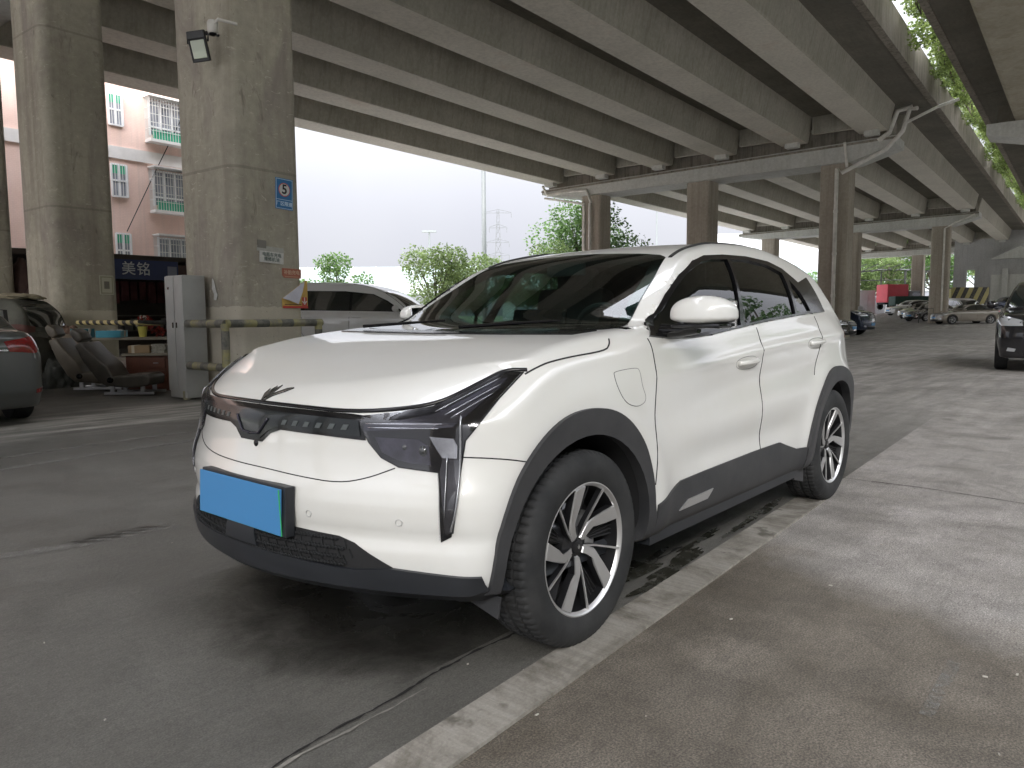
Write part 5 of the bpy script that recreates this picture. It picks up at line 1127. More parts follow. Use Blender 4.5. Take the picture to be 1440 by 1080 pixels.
def make_car(kind, paint, loc, heading, label, name='parked_car', h=0.04, scale=1.0, group=None, trim=True, grille='bars', tail=True, arches=None, spoke=5, glass=None, lamp=None):
    glass = glass or M_CARGL; lamp = lamp or M_TAIL
    K = KINDS[kind]; B = Body(**K['body']); car = empty(name, loc, heading, label, kind if kind != 'hatch' else 'car', group)
    car['category'] = {'sedan': 'car', 'hatch': 'car', 'suv': 'car', 'van': 'van'}[kind]; car.scale = (scale, scale, scale)
    wb, Rw = K['wb'], K['R']
    if (kind, h) not in _bodies:
        def solid(p):
            x, y, z = p[..., 0], p[..., 1], p[..., 2]; f = B.f(p)
            for cx in (0.0, -wb): f = smin(f, smax(np.sqrt((x-cx)**2+(z-Rw)**2)-Rw-0.055, 0.55-np.abs(y), 0.01), 0.006)
            return f
        v, f = surface_nets(solid, (K['lo']-0.1, -1.0, 0.12), (K['hi']+0.1, 1.0, K['top']), h); on = np.abs(B.f(v)) < 0.01; v[on] = B.newton(v[on])
        me = bpy.data.meshes.new('body'); me.from_pydata(v.tolist(), [], f.tolist()); me.update(); cen = v[f].mean(1); inner = (B.f(cen) > 0.02) | (cen[:, 2] < 0.26)
        fit_normals(me, B, 0.003); me.polygons.foreach_set('material_index', inner.astype(int).tolist()); _bodies[(kind, h)] = me
    me = _bodies[(kind, h)].copy(); bo = finish('body', me, [paint, M_INNER], car); me.polygons.foreach_set('use_smooth', [True]*len(me.polygons)); me.materials.clear(); me.materials.append(paint); me.materials.append(M_INNER)
    st = dict(step=0.09)
    L = (0, -1, 0); dl = K['dlo']; cuts = sorted(K['pillars'], reverse=True)
    zlo = lambda x: np.interp(-x, [-dl[0][0], -dl[-2][0]], [dl[0][1], dl[-2][1]])
    for mir in (False, True):
        sg = -1 if mir else 1
        sr = patch('window_surround', B, dl, L, M_BLK, car, mir, off=0.003, thick=0.01, **st)
        # panes between the pillars: clip outline in x
        edges = [dl[0][0]+0.2]+cuts+[min(p[0] for p in dl)-0.2]
        c = np.array(dl).mean(0); ins = [tuple(np.array(p)+(c-np.array(p))*0.045) for p in dl]
        for i in range(len(edges)-1):
            P = clipx(ins, edges[i]-0.03, edges[i+1]+0.03)
            if len(P) > 2: patch('side_window', B, P, L, glass, sr, mir, off=0.006, thick=0.004, **st)
        for x in cuts+[-0.62 if kind != 'van' else -0.3]:
            q = surf_line(B, [(x, 0, K['belt']-0.02), (x-0.01, 0, 0.7), (x+0.02 if x > -2.3 else x+0.25, 0, 0.35)], L, 0.0005, 0.1); q[:, 1] *= sg; b = MB(); b.tube([tuple(k) for k in q], 0.004, 5); b.build('door_gap', M_GAP, car, 180)
        for x in cuts:
            q, _ = B.cast([[x+0.16, 1.6, K['belt']-0.12]], [0, -1, 0]); b = MB(); b.box((x+0.16, sg*(q[0][1]+0.012), K['belt']-0.12), (0.2, 0.03, 0.03), bev=0.01); b.build('door_handle', paint, car, 40)
        # lamps
        zl = K['zl']; xf = B.front(zl)-B.body_f if False else float(B.front(zl)); D = (-0.8, -0.6, 0); ea = np.cross([0, 0, 1.], np.array(D)); 
        def pd(pts): return poly_dir(pts, D)
        hp = [(xf-0.10, 0.46, zl-0.05), (xf-0.12, 0.50, zl+0.05), (xf-0.30, 0.76, zl+0.12), (xf-0.62, 0.86, zl+0.15), (xf-0.45, 0.86, zl+0.04), (xf-0.25, 0.76, zl-0.05)]
        patch('headlight', B, pd(hp), D, M_HEADL, car, mir, off=0.004, thick=0.02, step=0.05)
        patch('fog_light', B, [(-(0.60), 0.36), (-(0.72), 0.37), (-(0.70), 0.43), (-(0.58), 0.41)], (-1, 0, 0), M_HEADL, car, mir, off=0.004, thick=0.02, step=0.05)
        zt = K['zt']; xr = float(B.rear(zt)); D2 = (0.8, -0.6, 0)
        tp = poly_dir([(xr+0.03, 0.48, zt-0.05), (xr+0.03, 0.45, zt+0.05), (xr+0.12, 0.75, zt+0.10), (xr+0.40, 0.88, zt+0.09), (xr+0.22, 0.86, zt-0.02), (xr+0.12, 0.74, zt-0.08)], D2)
        patch('tail_light', B, tp, D2, lamp, car, mir, off=0.004, thick=0.02, step=0.05, start=5.0)
        patch('rear_reflector', B, poly_dir([(xr+0.15, 0.70, 0.36), (xr+0.35, 0.84, 0.37), (xr+0.35, 0.84, 0.43), (xr+0.15, 0.70, 0.40)], D2), D2, lamp, car, mir, off=0.004, thick=0.02, step=0.05, start=5.0)
        mb = MB(); bm = bmesh.new(); bmesh.ops.create_uvsphere(bm, u_segments=14, v_segments=8, radius=1); bm.verts.index_update()
        mx = dl[0][0]-0.12; mb.add([(mx+q.co.x*0.07, sg*(K['W']+0.10+q.co.y*0.11), K['belt']+0.05+q.co.z*0.075) for q in bm.verts], [tuple(k.index for k in f.verts) for f in bm.faces]); bm.free(); mb.box((mx, sg*K['W'], K['belt']), (0.06, 0.12, 0.03)); mb.build('door_mirror', paint, car, 60)
        if arches:
            for cx in (0, -wb):
                P = [(cx+(Rw+0.05)*math.cos(a), Rw+(Rw+0.05)*math.sin(a)) for a in np.linspace(-0.1, math.pi+0.1, 18)]+[(cx+(Rw+0.12)*math.cos(a), Rw+(Rw+0.12)*math.sin(a)) for a in np.linspace(math.pi+0.1, -0.1, 18)]
                patch('wheel_arch_trim', B, P, L, arches, car, mir, off=0.01, thick=0.03, step=0.06)
        for x in (0.0, -wb): small_wheel(car, x, sg*(K['W']+0.0), Rw, spoke)
    ws = K['ws']; full = ws+[(x, -y) for x, y in ws[-2:0:-1]]; patch('windscreen', B, full, (0, 0, -1), M_CARGL, car, off=0.004, thick=0.008, **st)
    if K['rw']: rw = K['rw']; full = rw+[(x, -y) for x, y in rw[-2:0:-1]]; patch('rear_window', B, full, (0, 0, -1), M_CARGL, car, off=0.004, thick=0.008, **st)
    else:
        zt = K['belt']; patch('rear_window', B, [(-0.55, zt+0.08), (0.55, zt+0.08), (0.48, K['top']-0.22), (-0.48, K['top']-0.22)], (1, 0, 0), M_CARGL, car, off=0.004, thick=0.008, start=5.5, **st)
    zl = K['zl']; g = patch('grille', B, [(-0.42, zl+0.06), (0.42, zl+0.06), (0.36, zl-0.14), (-0.36, zl-0.14)], (-1, 0, 0), M_INNER, car, off=0.003, thick=0.02, step=0.06)
    for k in range(4):
        z = zl+0.05-k*0.055; q = surf_line(B, [(0, y, z) for y in np.linspace(-0.40+k*0.01, 0.40-k*0.01, 9)], (-1, 0, 0), 0.012, 0.1); b = MB(); b.tube([tuple(p) for p in q], 0.010, 6); b.build('grille_bar', M_CHROME, g, 60)
    patch('lower_intake', B, [(-0.5, 0.36), (0.5, 0.36), (0.42, 0.26), (-0.42, 0.26)], (-1, 0, 0), M_INNER, car, off=0.004, thick=0.02, step=0.06)
    patch('number_plate', B, [(-0.22, 0.42), (0.22, 0.42), (0.22, 0.54), (-0.22, 0.54)], (-1, 0, 0), M_PLATE, car, off=0.015, thick=0.02, step=0.08)
    q = surf_line(B, [(0, y, K['zt']-0.04) for y in np.linspace(-0.45, 0.45, 9)], (1, 0, 0), 0.006, 0.1, start=6); b = MB(); b.tube([tuple(p) for p in q], 0.012, 6); b.build('boot_trim', M_CHROME if trim else paint, car, 60)
    return car
def clipx(P, xhi, xlo):
    def cl(P, keep, xv):
        out = []
        for i in range(len(P)):
            a, b = P[i], P[(i+1) % len(P)]; ka, kb = keep(a[0]), keep(b[0])
            if ka: out.append(a)
            if ka != kb: t = (xv-a[0])/(b[0]-a[0]); out.append((xv, a[1]+(b[1]-a[1])*t))
        return out
    return cl(cl(P, lambda x: x <= xhi, xhi), lambda x: x >= xlo, xlo) if True else P
def ground_at(u, D, dz=0.0):
    p = at(u, D); return (p[0], p[1], gz_xy(p[0], p[1])+dz)
def build_cars():
    P_SIL = simple('silver_beige_paint', (0.20, 0.18, 0.155), 0.3, metal=0.5, coat=1.0, var=0.1, scale=1); P_BLK = simple('black_paint', (0.010, 0.010, 0.012), 0.2, coat=1.0)
    P_BLUE = simple('dark_blue_paint', (0.012, 0.025, 0.065), 0.25, metal=0.3, coat=1.0); P_W = m_paint('far_white_paint', (0.62, 0.62, 0.61)); P_GRN = simple('grey_green_paint', (0.085, 0.092, 0.090), 0.3, metal=0.6, coat=1.0, var=0.1, scale=2)
    P_DUST = simple('dusty_paint', (0.085, 0.085, 0.072), 0.85, var=0.45, scale=3, bump=0.1); P_MPV = m_paint('grey_white_paint', (0.74, 0.75, 0.76), dirt=0.05)
    # black car facing the lens at the right edge
    make_car('suv', P_BLK, ground_at(1484, 13.4), cam_dir(236), 'glossy black car facing the camera at the right edge of the photo', h=0.03)
    make_car('suv', P_BLUE, ground_at(1197, 36.0), cam_dir(318), 'dark blue car with pale headlamp, nose out behind the white crossover', scale=1.12)
    make_car('suv', P_BLK, ground_at(1192, 40.5), cam_dir(318), 'black car just beyond the dark blue one, only its nose showing')
    make_car('sedan', P_BLK, ground_at(1168, 30.0), cam_dir(318), 'low dark car half hidden behind the crossover tail, nearer than the blue car')
    make_car('sedan', P_SIL, ground_at(1328, 55.0), cam_dir(181), 'silver beige sedan seen side-on in front of the striped block', spoke=5)
    make_car('hatch', P_W, ground_at(1258, 74.0), cam_dir(190), 'white hatchback under the red truck, nose to the left')
    make_car('sedan', P_SIL, ground_at(1279, 66.0), cam_dir(205), 'pale silver car squeezed between the white hatchback and the black car')
    make_car('sedan', P_BLK, ground_at(1288, 61.0), cam_dir(200), 'black sedan beside the far pillar, left of the silver beige one')
    make_car('van', P_W, ground_at(1366, 62.0), cam_dir(268), 'white car behind the roof of the silver beige sedan')
    make_car('suv', P_BLUE, ground_at(1395, 72.0), cam_dir(185), 'dark car by the wall right of the striped block')
    # white van behind the bonnet
    make_car('van', P_MPV, at(606, 16.4, 0.03), cam_dir(-10), 'light grey-white people carrier parked right of the near stained pillar', scale=0.97)
    # left: green-grey saloon tail, dusty wagon behind it
    make_car('sedan', P_GRN, (at(-180, 9.05)[0], at(-180, 9.05)[1], -0.02), cam_dir(140), 'grey-green sedan with red tail light leaving the photo at the left edge', h=0.03, scale=0.93)
    make_car('van', P_DUST, at(-204, 11.6, -0.05), cam_dir(180), 'dust-covered dark old car parked behind the grey-green sedan', scale=0.78, trim=False, glass=simple('dusty_glass', (0.05, 0.052, 0.045), 0.6, var=0.4, scale=3), lamp=simple('dusty_lamp', (0.09, 0.035, 0.03), 0.7))
# ------------------------------------------------------------------ smaller things
FONTC = {}
def text_mesh(name, s, size, M, mat, parent=None, depth=0.002, bold=0.0, sx=1.0):
    cu = bpy.data.curves.new(name, 'FONT'); cu.body = s; cu.size = size; cu.extrude = depth/2; cu.offset = bold; cu.align_x = 'CENTER'; cu.align_y = 'CENTER'; cu.resolution_u = 3
    tmp = bpy.data.objects.new(name, cu); COL.objects.link(tmp); bpy.context.view_layer.update()
    me = bpy.data.meshes.new_from_object(tmp.evaluated_get(bpy.context.evaluated_depsgraph_get())); bpy.data.objects.remove(tmp)
    me.transform(Matrix.Diagonal((sx, 1, 1, 1))); me.transform(M); me.materials.clear(); me.materials.append(mat); o = bpy.data.objects.new(name, me); return link(o, parent)
def frame_on_t(s, t, z, tilt=0.0):
    """matrix of a panel on a face whose normal is +E2 : local x = image right (E1), local y = up, local z = out"""
    c, sn = math.cos(tilt), math.sin(tilt)
    X = E1; Y = np.array([0, 0, 1.0]); Z = E2; X2 = X*c+Y*sn; Y2 = -X*sn+Y*c; p = bp(s, t, z)
    return Matrix(((X2[0], Y2[0], Z[0], p[0]), (X2[1], Y2[1], Z[1], p[1]), (X2[2], Y2[2], Z[2], p[2]), (0, 0, 0, 1)))
def frame_on_s(s, t, z, tilt=0.0):
    """panel on a face whose normal is -E1 (towards the lens): local x = +E2 (image right)"""
    c, sn = math.cos(tilt), math.sin(tilt); X = E2; Y = np.array([0, 0, 1.0]); Z = -E1; X2 = X*c+Y*sn; Y2 = -X*sn+Y*c; p = bp(s, t, z)
    return Matrix(((X2[0], Y2[0], Z[0], p[0]), (X2[1], Y2[1], Z[1], p[1]), (X2[2], Y2[2], Z[2], p[2]), (0, 0, 0, 1)))
def panel(name, M, w, h, mat, parent=None, th=0.004, poly=None, z0=0.0, bev=0):
    pts = poly or [(-w/2, -h/2), (w/2, -h/2), (w/2, h/2), (-w/2, h/2)]; mb = MB(); n = len(pts)
    v = [M @ Vector((x, y, z0)) for x, y in pts]+[M @ Vector((x, y, z0+th)) for x, y in pts]; mb.add(v, [tuple(range(n))[::-1], tuple(range(n, 2*n))]+[(i, (i+1) % n, n+(i+1) % n, n+i) for i in range(n)])
    return mb.build(name, mat, parent)
def cbox(name, M, c, d, mat, parent=None, bev=0.0, sm=None):
    mb = MB(); mb.box(c, d, bev=bev); mb.v = [tuple(M @ Vector(q)) for q in mb.v]; return mb.build(name, mat, parent, sm)
TF = 0.635           # +t face of the near pillars
def build_signs():
    blue = simple('sign_blue', (0.03, 0.17, 0.40), 0.4); white = simple('sign_white', (0.62, 0.62, 0.6), 0.5, var=0.12, scale=20); black = simple('sign_black', (0.015, 0.015, 0.015), 0.5); red = simple('sign_red', (0.55, 0.06, 0.05), 0.5); pale = simple('faded_print', (0.55, 0.70, 0.85), 0.5)
    def pc(u, v): return on_t(u, v, TF)
    s, z = pc(399.5, 273); M = frame_on_t(s, TF, z, R(-2)); w, h = 0.27, 0.40
    o = panel('speed_sign', M, w, h, blue); tag(o, 'blue plate reading 5 in a white circle on the near stained pillar', 'sign')
    for (a, b, c, d) in ((0, h/2-0.012, w-0.02, 0.006), (0, -h/2+0.012, w-0.02, 0.006), (0, -0.075, w-0.02, 0.006), (-w/2+0.012, 0, 0.006, h-0.02), (w/2-0.012, 0, 0.006, h-0.02)): panel('sign_line', M @ Matrix.Translation((a, b, 0)), c, d, pale, o, 0.0015, z0=0.004)
    disc = [(0.088*math.cos(a), 0.055+0.088*math.sin(a)) for a in np.linspace(0, 2*math.pi, 33)[:-1]]; panel('sign_ring', M, 0, 0, red, o, 0.0015, poly=disc, z0=0.004)
    disc = [(0.078*math.cos(a), 0.055+0.078*math.sin(a)) for a in np.linspace(0, 2*math.pi, 33)[:-1]]; panel('sign_disc', M, 0, 0, white, o, 0.0015, poly=disc, z0=0.0055)
    text_mesh('sign_digit', '5', 0.17, M @ Matrix.Translation((0, 0.055, 0.009)), black, o, bold=0.004); text_mesh('sign_writing', '厂区限速', 0.062, M @ Matrix.Translation((0, -0.130, 0.006)), pale, o, bold=0.001)
    # white notice with a piece torn off / covered
    s, z = pc(382, 362); M = frame_on_t(s, TF, z, R(-3)); o = panel('paper_notice', M, 0.36, 0.145, white); tag(o, 'white paper notice with two rows of grey writing on the near pillar', 'notice')
    text_mesh('notice_writing', '电瓶车充电\n维修机油', 0.058, M @ Matrix.Translation((0.0, 0.0, 0.006)), simple('grey_ink', (0.12, 0.16, 0.15), 0.6), o, bold=0.0008)
    panel('notice_strip', M @ Matrix.Translation((-0.02, 0.10, 0)), 0.40, 0.07, simple('notice_grey', (0.42, 0.42, 0.39), 0.6, var=0.1, scale=20), o, 0.003); panel('notice_patch', M @ Matrix.Translation((-0.15, 0.155, 0)), 0.13, 0.10, simple('notice_dark', (0.22, 0.21, 0.19), 0.7), o, 0.005)
    s, z = pc(410, 384.5); M = frame_on_t(s, TF, z, R(-1)); orr = simple('faded_red', (0.42, 0.15, 0.10), 0.6, var=0.15, scale=30); o = panel('sticker', M, 0.30, 0.125, orr, poly=[(-0.15, 0.062), (-0.15, -0.03), (-0.12, -0.062), (0.15, -0.062), (0.15, 0.062)]); tag(o, 'small faded orange-red sticker on the near pillar under the white notice', 'sticker')
    text_mesh('sticker_writing', '补胎充电', 0.062, M @ Matrix.Translation((0.0, 0.008, 0.006)), simple('sticker_ink', (0.6, 0.42, 0.3), 0.6), o, bold=0.001); panel('sticker_line', M @ Matrix.Translation((0, -0.045, 0)), 0.22, 0.008, simple('sticker_rule', (0.55, 0.35, 0.25), 0.6), o, 0.0015, z0=0.004)
    # peeling yellow poster, folded corner
    s, z = pc(415, 415); M = frame_on_t(s, TF, z, 0); yel = simple('poster_yellow', (0.58, 0.38, 0.10), 0.5, var=0.15, scale=12)
    o = panel('peeling_poster', M, 0, 0, yel, poly=[(-0.21, -0.17), (0.20, -0.17), (0.20, 0.20), (0.17, 0.20), (-0.21, -0.05)]); tag(o, 'yellow and red poster with its upper corner peeled over, lowest on the near pillar', 'poster')
    panel('poster_base', M @ Matrix.Translation((0, -0.16, 0)), 0.40, 0.03, red, o, 0.002, z0=0.004); panel('poster_arrow_box', M @ Matrix.Translation((0.145, -0.085, 0)), 0.075, 0.115, red, o, 0.002, z0=0.004)
    text_mesh('poster_arrow', '↓', 0.12, M @ Matrix.Translation((0.145, -0.085, 0.008)), white, o, bold=0.003); panel('poster_writing', M @ Matrix.Translation((-0.04, -0.125, 0)), 0.26, 0.012, simple('poster_ink', (0.15, 0.07, 0.03), 0.6), o, 0.0015, z0=0.004)
    fl = MB(); v = [M @ Vector(p) for p in [(-0.20, -0.045, 0.006), (0.16, 0.19, 0.006), (0.09, 0.05, 0.05), (0.02, -0.12, 0.045), (-0.10, -0.075, 0.03)]]; fl.add(v, [(0, 4, 2, 1), (4, 3, 2)]); fl.build('peeled_flap', simple('poster_back', (0.50, 0.50, 0.56), 0.5, var=0.1, scale=8), o, 60)
    # torn scrap of paper on the same pillar
    s, z = pc(303, 408); tt, z2 = on_s(303, 408, -0.53); M = frame_on_s(-0.535, tt, z2); o = panel('paper_scrap', M, 0, 0, white, poly=[(-0.05, 0.15), (-0.02, 0.12), (0.03, -0.02), (0.06, -0.06), (0.02, -0.13), (-0.03, -0.12), (-0.02, -0.05), (-0.07, 0.02)]); tag(o, 'torn white paper scrap stuck low on the near stained pillar', 'paper')
    # framed notice on the second pillar
    s, z = on_t(150, 401, -5.30+0.64); M = frame_on_t(s, -5.30+0.635, z); o = panel('framed_notice', M, 0.24, 0.34, simple('notice_cream', (0.45, 0.43, 0.34), 0.6), th=0.012); tag(o, 'small framed cream paper notice on the pillar behind the car seats', 'notice')
    for a, b, c, d in ((0, 0.14, 0.2, 0.02), (0, -0.14, 0.2, 0.02), (-0.095, 0, 0.02, 0.3), (0.095, 0, 0.02, 0.3)): panel('frame_bar', M @ Matrix.Translation((a, b, 0)), c, d, simple('frame_grey', (0.28, 0.27, 0.2), 0.6), o, 0.004, z0=0.012)
    panel('notice_print', M, 0.09, 0.13, simple('print_grey', (0.16, 0.15, 0.12), 0.6), o, 0.002, z0=0.012)
    # floodlight and camera
    tt, z = on_s(284, 66, -0.75); M = frame_on_s(-0.80, tt, z, R(10)) @ Matrix.Rotation(R(38), 4, 'Y') @ Matrix.Rotation(R(16), 4, 'X') @ Matrix.Scale(0.86, 4)
    o = empty('floodlight', tuple(M.translation), 0, 'black framed floodlight hung high on the near stained pillar', 'lamp'); inv = Matrix.Translation(-M.translation)
    blk = simple('flood_black', (0.012, 0.012, 0.014), 0.4)
    for nm, c, d, m in (('housing', (0, 0, -0.04), (0.24, 0.40, 0.06), blk), ('glass', (0, -0.045, 0.0), (0.19, 0.24, 0.012), simple('flood_glass', (0.42, 0.46, 0.36), 0.12, coat=1.0)), ('bezel', (0, 0.14, 0.0), (0.24, 0.10, 0.03), blk), ('bezel', (0, -0.19, 0.0), (0.24, 0.04, 0.02), blk), ('bezel', (0.112, -0.04, 0.0), (0.02, 0.30, 0.02), blk), ('bezel', (-0.112, -0.04, 0.0), (0.02, 0.30, 0.02), blk)):
        k = cbox(nm, M, c, d, m, o, 0.008); k.matrix_parent_inverse = inv
    mb = MB(); mb.tube([M @ Vector((-0.14, 0.05, -0.03)), M @ Vector((-0.15, 0.18, -0.10)), M @ Vector((0.15, 0.18, -0.10)), M @ Vector((0.14, 0.05, -0.03))], 0.012, 6); mb.tube([M @ Vector((0, 0.18, -0.10)), bp(-0.50, tt, z+0.2)], 0.015, 6); k = mb.build('bracket', blk, o, 40); k.matrix_parent_inverse = inv
    tt, z = on_s(299, 38, -0.72); c = Vector(bp(-0.72, tt, z)); o = empty('security_camera', tuple(c), 0, 'small white dome camera above the floodlight on the near pillar', 'camera'); inv = Matrix.Translation(-c); wp = simple('camera_white', (0.6, 0.58, 0.54), 0.4)
    mb = MB(); mb.lathe([(0, 0.075), (0.05, 0.072), (0.062, 0.05), (0.062, -0.04), (0.055, -0.07), (0, -0.085)], 'z', 24, tuple(c)); k = mb.build('shell', wp, o, 50); k.matrix_parent_inverse = inv
    mb = MB(); mb.lathe([(0.03, -0.06), (0.045, -0.075), (0.03, -0.10), (0, -0.108)], 'z', 20, tuple(c)); k = mb.build('lens', M_BLK, o, 50); k.matrix_parent_inverse = inv
    mb = MB(); mb.tube([c+Vector((0, 0, 0.03)), c+Vector(tuple(E2*0.12))+Vector((0, 0, 0.06)), Vector(bp(-0.50, tt+0.16, z+0.06))], 0.018, 8); k = mb.build('arm', wp, o, 50); k.matrix_parent_inverse = inv
def m_band(name, period, axis_mat_rot, a=(0.31, 0.29, 0.14), b=(0.10, 0.10, 0.09), diag=False, off=0.0, dirt=0.9):
    t = NT(name); p = t.pos('World'); m = t.n('ShaderNodeMapping'); m.vector_type = 'POINT'; m.inputs['Rotation'].default_value = axis_mat_rot; t.l(p, m.inputs[0]); sx = t.n('ShaderNodeSeparateXYZ'); t.l(m.outputs[0], sx.inputs[0])
    v = sx.outputs[0] if not diag else t.math('ADD', sx.outputs[0], t.math('MULTIPLY', sx.outputs[2], diag))
    f = t.math('LESS_THAN', t.math('FRACT', t.math('ADD', t.math('MULTIPLY', v, 1/period), off)), 0.5); n = t.noise(p, 9, 6, 0.7)
    c = t.mix(b, a, f); c = t.mix(c, (0.20, 0.19, 0.16), t.ramp(n, [(0.42, 0.0), (0.60, dirt)])); t.set(color=c, rough=0.6); return t.mat
def rail(pts, r, name, parent, mat): mb = MB(); mb.tube(pts, r, 12); return mb.build(name, mat, parent, 40)
def build_left():
    BX = m_band('banded_rail_paint', 0.36, (0, 0, -BA)); BY = m_band('banded_rail_paint_side', 0.36, (0, 0, -BA+math.pi/2)); BZ = m_band('banded_post_paint', 0.44, (0, math.pi/2, 0))
    zt = 0.97; z2 = 0.44; s0, s1, t0, t1 = -0.86, 0.9, -0.92+0.96, 0.92
    root = empty('guard_rail', bp(-0.86, 0.1), 0, 'worn yellow and grey banded pipe barrier around the near stained pillar', 'barrier'); inv = Matrix.Translation(-Vector(root.location))
    def ch(o): o.matrix_parent_inverse = inv; return o
    tl = on_s(258, 466, -0.86)[0]; tl = min(tl, -0.0)
    for z in (zt, z2):
        ch(rail([bp(-0.86, tl, z), bp(-0.86, 0.92, z)], 0.05, 'cross_rail', root, BY)); ch(rail([bp(-0.86, 0.92, z), bp(0.55, 0.92, z)], 0.05, 'side_rail', root, BX))
    for s, t in ((-0.86, tl+0.02), (-0.86, 0.90), (0.50, 0.92)): ch(rail([bp(s, t, 0), bp(s, t, zt)], 0.05, 'post', root, BZ))
    # around the second pillar: striped plank rail
    tape = m_band('hazard_stripes', 0.22, (0, 0, -BA+math.pi/2), a=(0.55, 0.46, 0.20), b=(0.012, 0.012, 0.012), diag=1.0, dirt=0.15); root = empty('guard_rail', bp(-1.0, -5.3), 0, 'black and yellow diagonally striped rail in front of the second pillar', 'barrier'); inv = Matrix.Translation(-Vector(root.location))
    ta, tb = on_s(98, 466, -1.1)[0], on_s(190, 466, -1.1)[0]
    ch(rail([bp(-0.5, ta, 0.98), bp(-1.0, ta+0.06, 0.98), bp(-1.0, tb-0.06, 0.98), bp(-0.5, tb, 0.98)], 0.035, 'striped_bar', root, tape))
    # white metal cabinet
    tc, _ = on_s(243, 480, -0.95); cab = empty('metal_cabinet', bp(-0.75, tc), BROT, 'tall dented off-white metal cabinet beside the near stained pillar', 'cabinet'); cm = simple('cabinet_white', (0.36, 0.365, 0.355), 0.5, var=0.10, scale=2.5)
    mb = MB(); mb.box((0, 0, 0.80), (0.30, 0.42, 1.56), bev=0.012); mb.build('carcass', cm, cab, 40)
    for y, w in ((0.11, 0.205), (-0.11, 0.205)): mb = MB(); mb.box((-0.155, y, 0.84), (0.012, w, 1.46), bev=0.004); d = mb.build('door', cm, cab, 40); mb = MB(); mb.box((-0.166, y*0.4, 0.95), (0.014, 0.018, 0.07), bev=0.004); mb.build('handle', M_BLK, d)
    mb = MB(); mb.box((-0.163, 0.13, 1.42), (0.006, 0.04, 0.03)); mb.build('label_plate', M_BLK, cab)
    # car seats
    lea = simple('seat_leather', (0.095, 0.080, 0.060), 0.5, var=0.18, scale=7, bump=0.15); lea2 = simple('seat_leather_grey', (0.070, 0.062, 0.053), 0.45, var=0.18, scale=7, bump=0.15)
    def seat(u, D, deg, rec, m, label, hrest=True):
        p = at(u, D); r = empty('car_seat', p, cam_dir(deg), label, 'seat'); W = 0.50
        def ext(name, prof, w, par, mm, bev=0.03):
            bm = bmesh.new(); a = [bm.verts.new((x, -w/2, z)) for x, z in prof]; b = [bm.verts.new((x, w/2, z)) for x, z in prof]; n = len(prof); bm.faces.new(a); bm.faces.new(b[::-1])
            for i in range(n): bm.faces.new((a[i], b[i], b[(i+1) % n], a[(i+1) % n]))
            bmesh.ops.recalc_face_normals(bm, faces=bm.faces); bmesh.ops.bevel(bm, geom=list(bm.edges), offset=bev, segments=3, affect='EDGES', profile=0.6); me = bpy.data.meshes.new(name); bm.to_mesh(me); bm.free(); return finish(name, me, mm, par, 50)
        cu = ext('cushion', [(0.0, 0.14), (0.02, 0.26), (0.30, 0.29), (0.52, 0.30), (0.58, 0.25), (0.56, 0.14), (0.3, 0.11)], W, r, m)
        a = R(rec); ca, sa = math.cos(a), math.sin(a); f = lambda x, z: (0.05+x*ca-z*sa, 0.20+x*sa+z*ca)
        bk = ext('backrest', [f(0.07, 0), f(0.10, 0.2), f(0.06, 0.45), f(0.05, 0.64), f(-0.05, 0.66), f(-0.11, 0.4), f(-0.12, 0.1), f(-0.08, -0.04)], W, r, m)
        if hrest: hr_ = ext('headrest', [f(0.05, 0.68), f(0.07, 0.78), f(0.03, 0.88), f(-0.04, 0.87), f(-0.06, 0.76), f(-0.04, 0.68)], 0.27, r, m); mb = MB(); [mb.tube([(f(0, 0.60)[0], y, f(0, 0.60)[1]), (f(0, 0.72)[0], y, f(0, 0.72)[1])], 0.008, 6) for y in (-0.06, 0.06)]; mb.build('headrest_stem', M_CHROME, hr_)
        mb = MB(); [mb.box((0.27, y, 0.035), (0.66, 0.04, 0.035), bev=0.005) for y in (-0.18, 0.18)]; [mb.box((x, y, 0.08), (0.05, 0.03, 0.09)) for x in (0.05, 0.45) for y in (-0.18, 0.18)]; mb.build('slide_rail', M_ALLOY, r)
        mb = MB(); mb.lathe([(0, W/2+0.03), (0.035, W/2+0.028), (0.04, W/2)], 'y', 18, (0.06, 0, 0.22)); mb.lathe([(0, -W/2-0.03), (0.035, -W/2-0.028), (0.04, -W/2)], 'y', 18, (0.06, 0, 0.22)); mb.build('recline_knob', M_BLK, r, 40); return r
    seat(116, 10.9, 5, 32, lea, 'beige leather car seat on the floor, the left one, turned side-on'); seat(160, 10.2, 2, 38, lea2, 'grey-brown leather car seat with headrest in front of the beige seat')
    # work bench with tray, box, desk, clutter
    wood = simple('bench_wood', (0.20, 0.18, 0.14), 0.7, var=0.25, scale=5); dark = simple('desk_red_brown', (0.11, 0.035, 0.018), 0.45, var=0.2, scale=4)
    b = empty('work_bench', at(195, 12.0), cam_dir(2), 'long grey-topped work bench behind the car seats', 'bench'); mb = MB(); mb.box((0, 0, 0.72), (1.9, 0.6, 0.035), bev=0.006); mb.build('top', wood, b)
    for x in (-0.88, 0.88):
        for y in (-0.25, 0.25): mb = MB(); mb.box((x, y, 0.35), (0.05, 0.05, 0.70)); mb.build('leg', wood, b)
    mb = MB(); mb.box((0, 0, 0.40), (1.8, 0.5, 0.03)); mb.build('shelf', wood, b)
    p = at(214, 10.9); d = empty('desk', p, cam_dir(0), 'low red-brown wooden desk between the car seats and the metal cabinet', 'desk'); mb = MB(); mb.box((0, 0, 0.52), (0.66, 0.45, 0.03), bev=0.004); mb.build('top', wood, d); mb = MB(); mb.box((0, 0.02, 0.25), (0.60, 0.38, 0.50)); mb.build('carcass', dark, d)
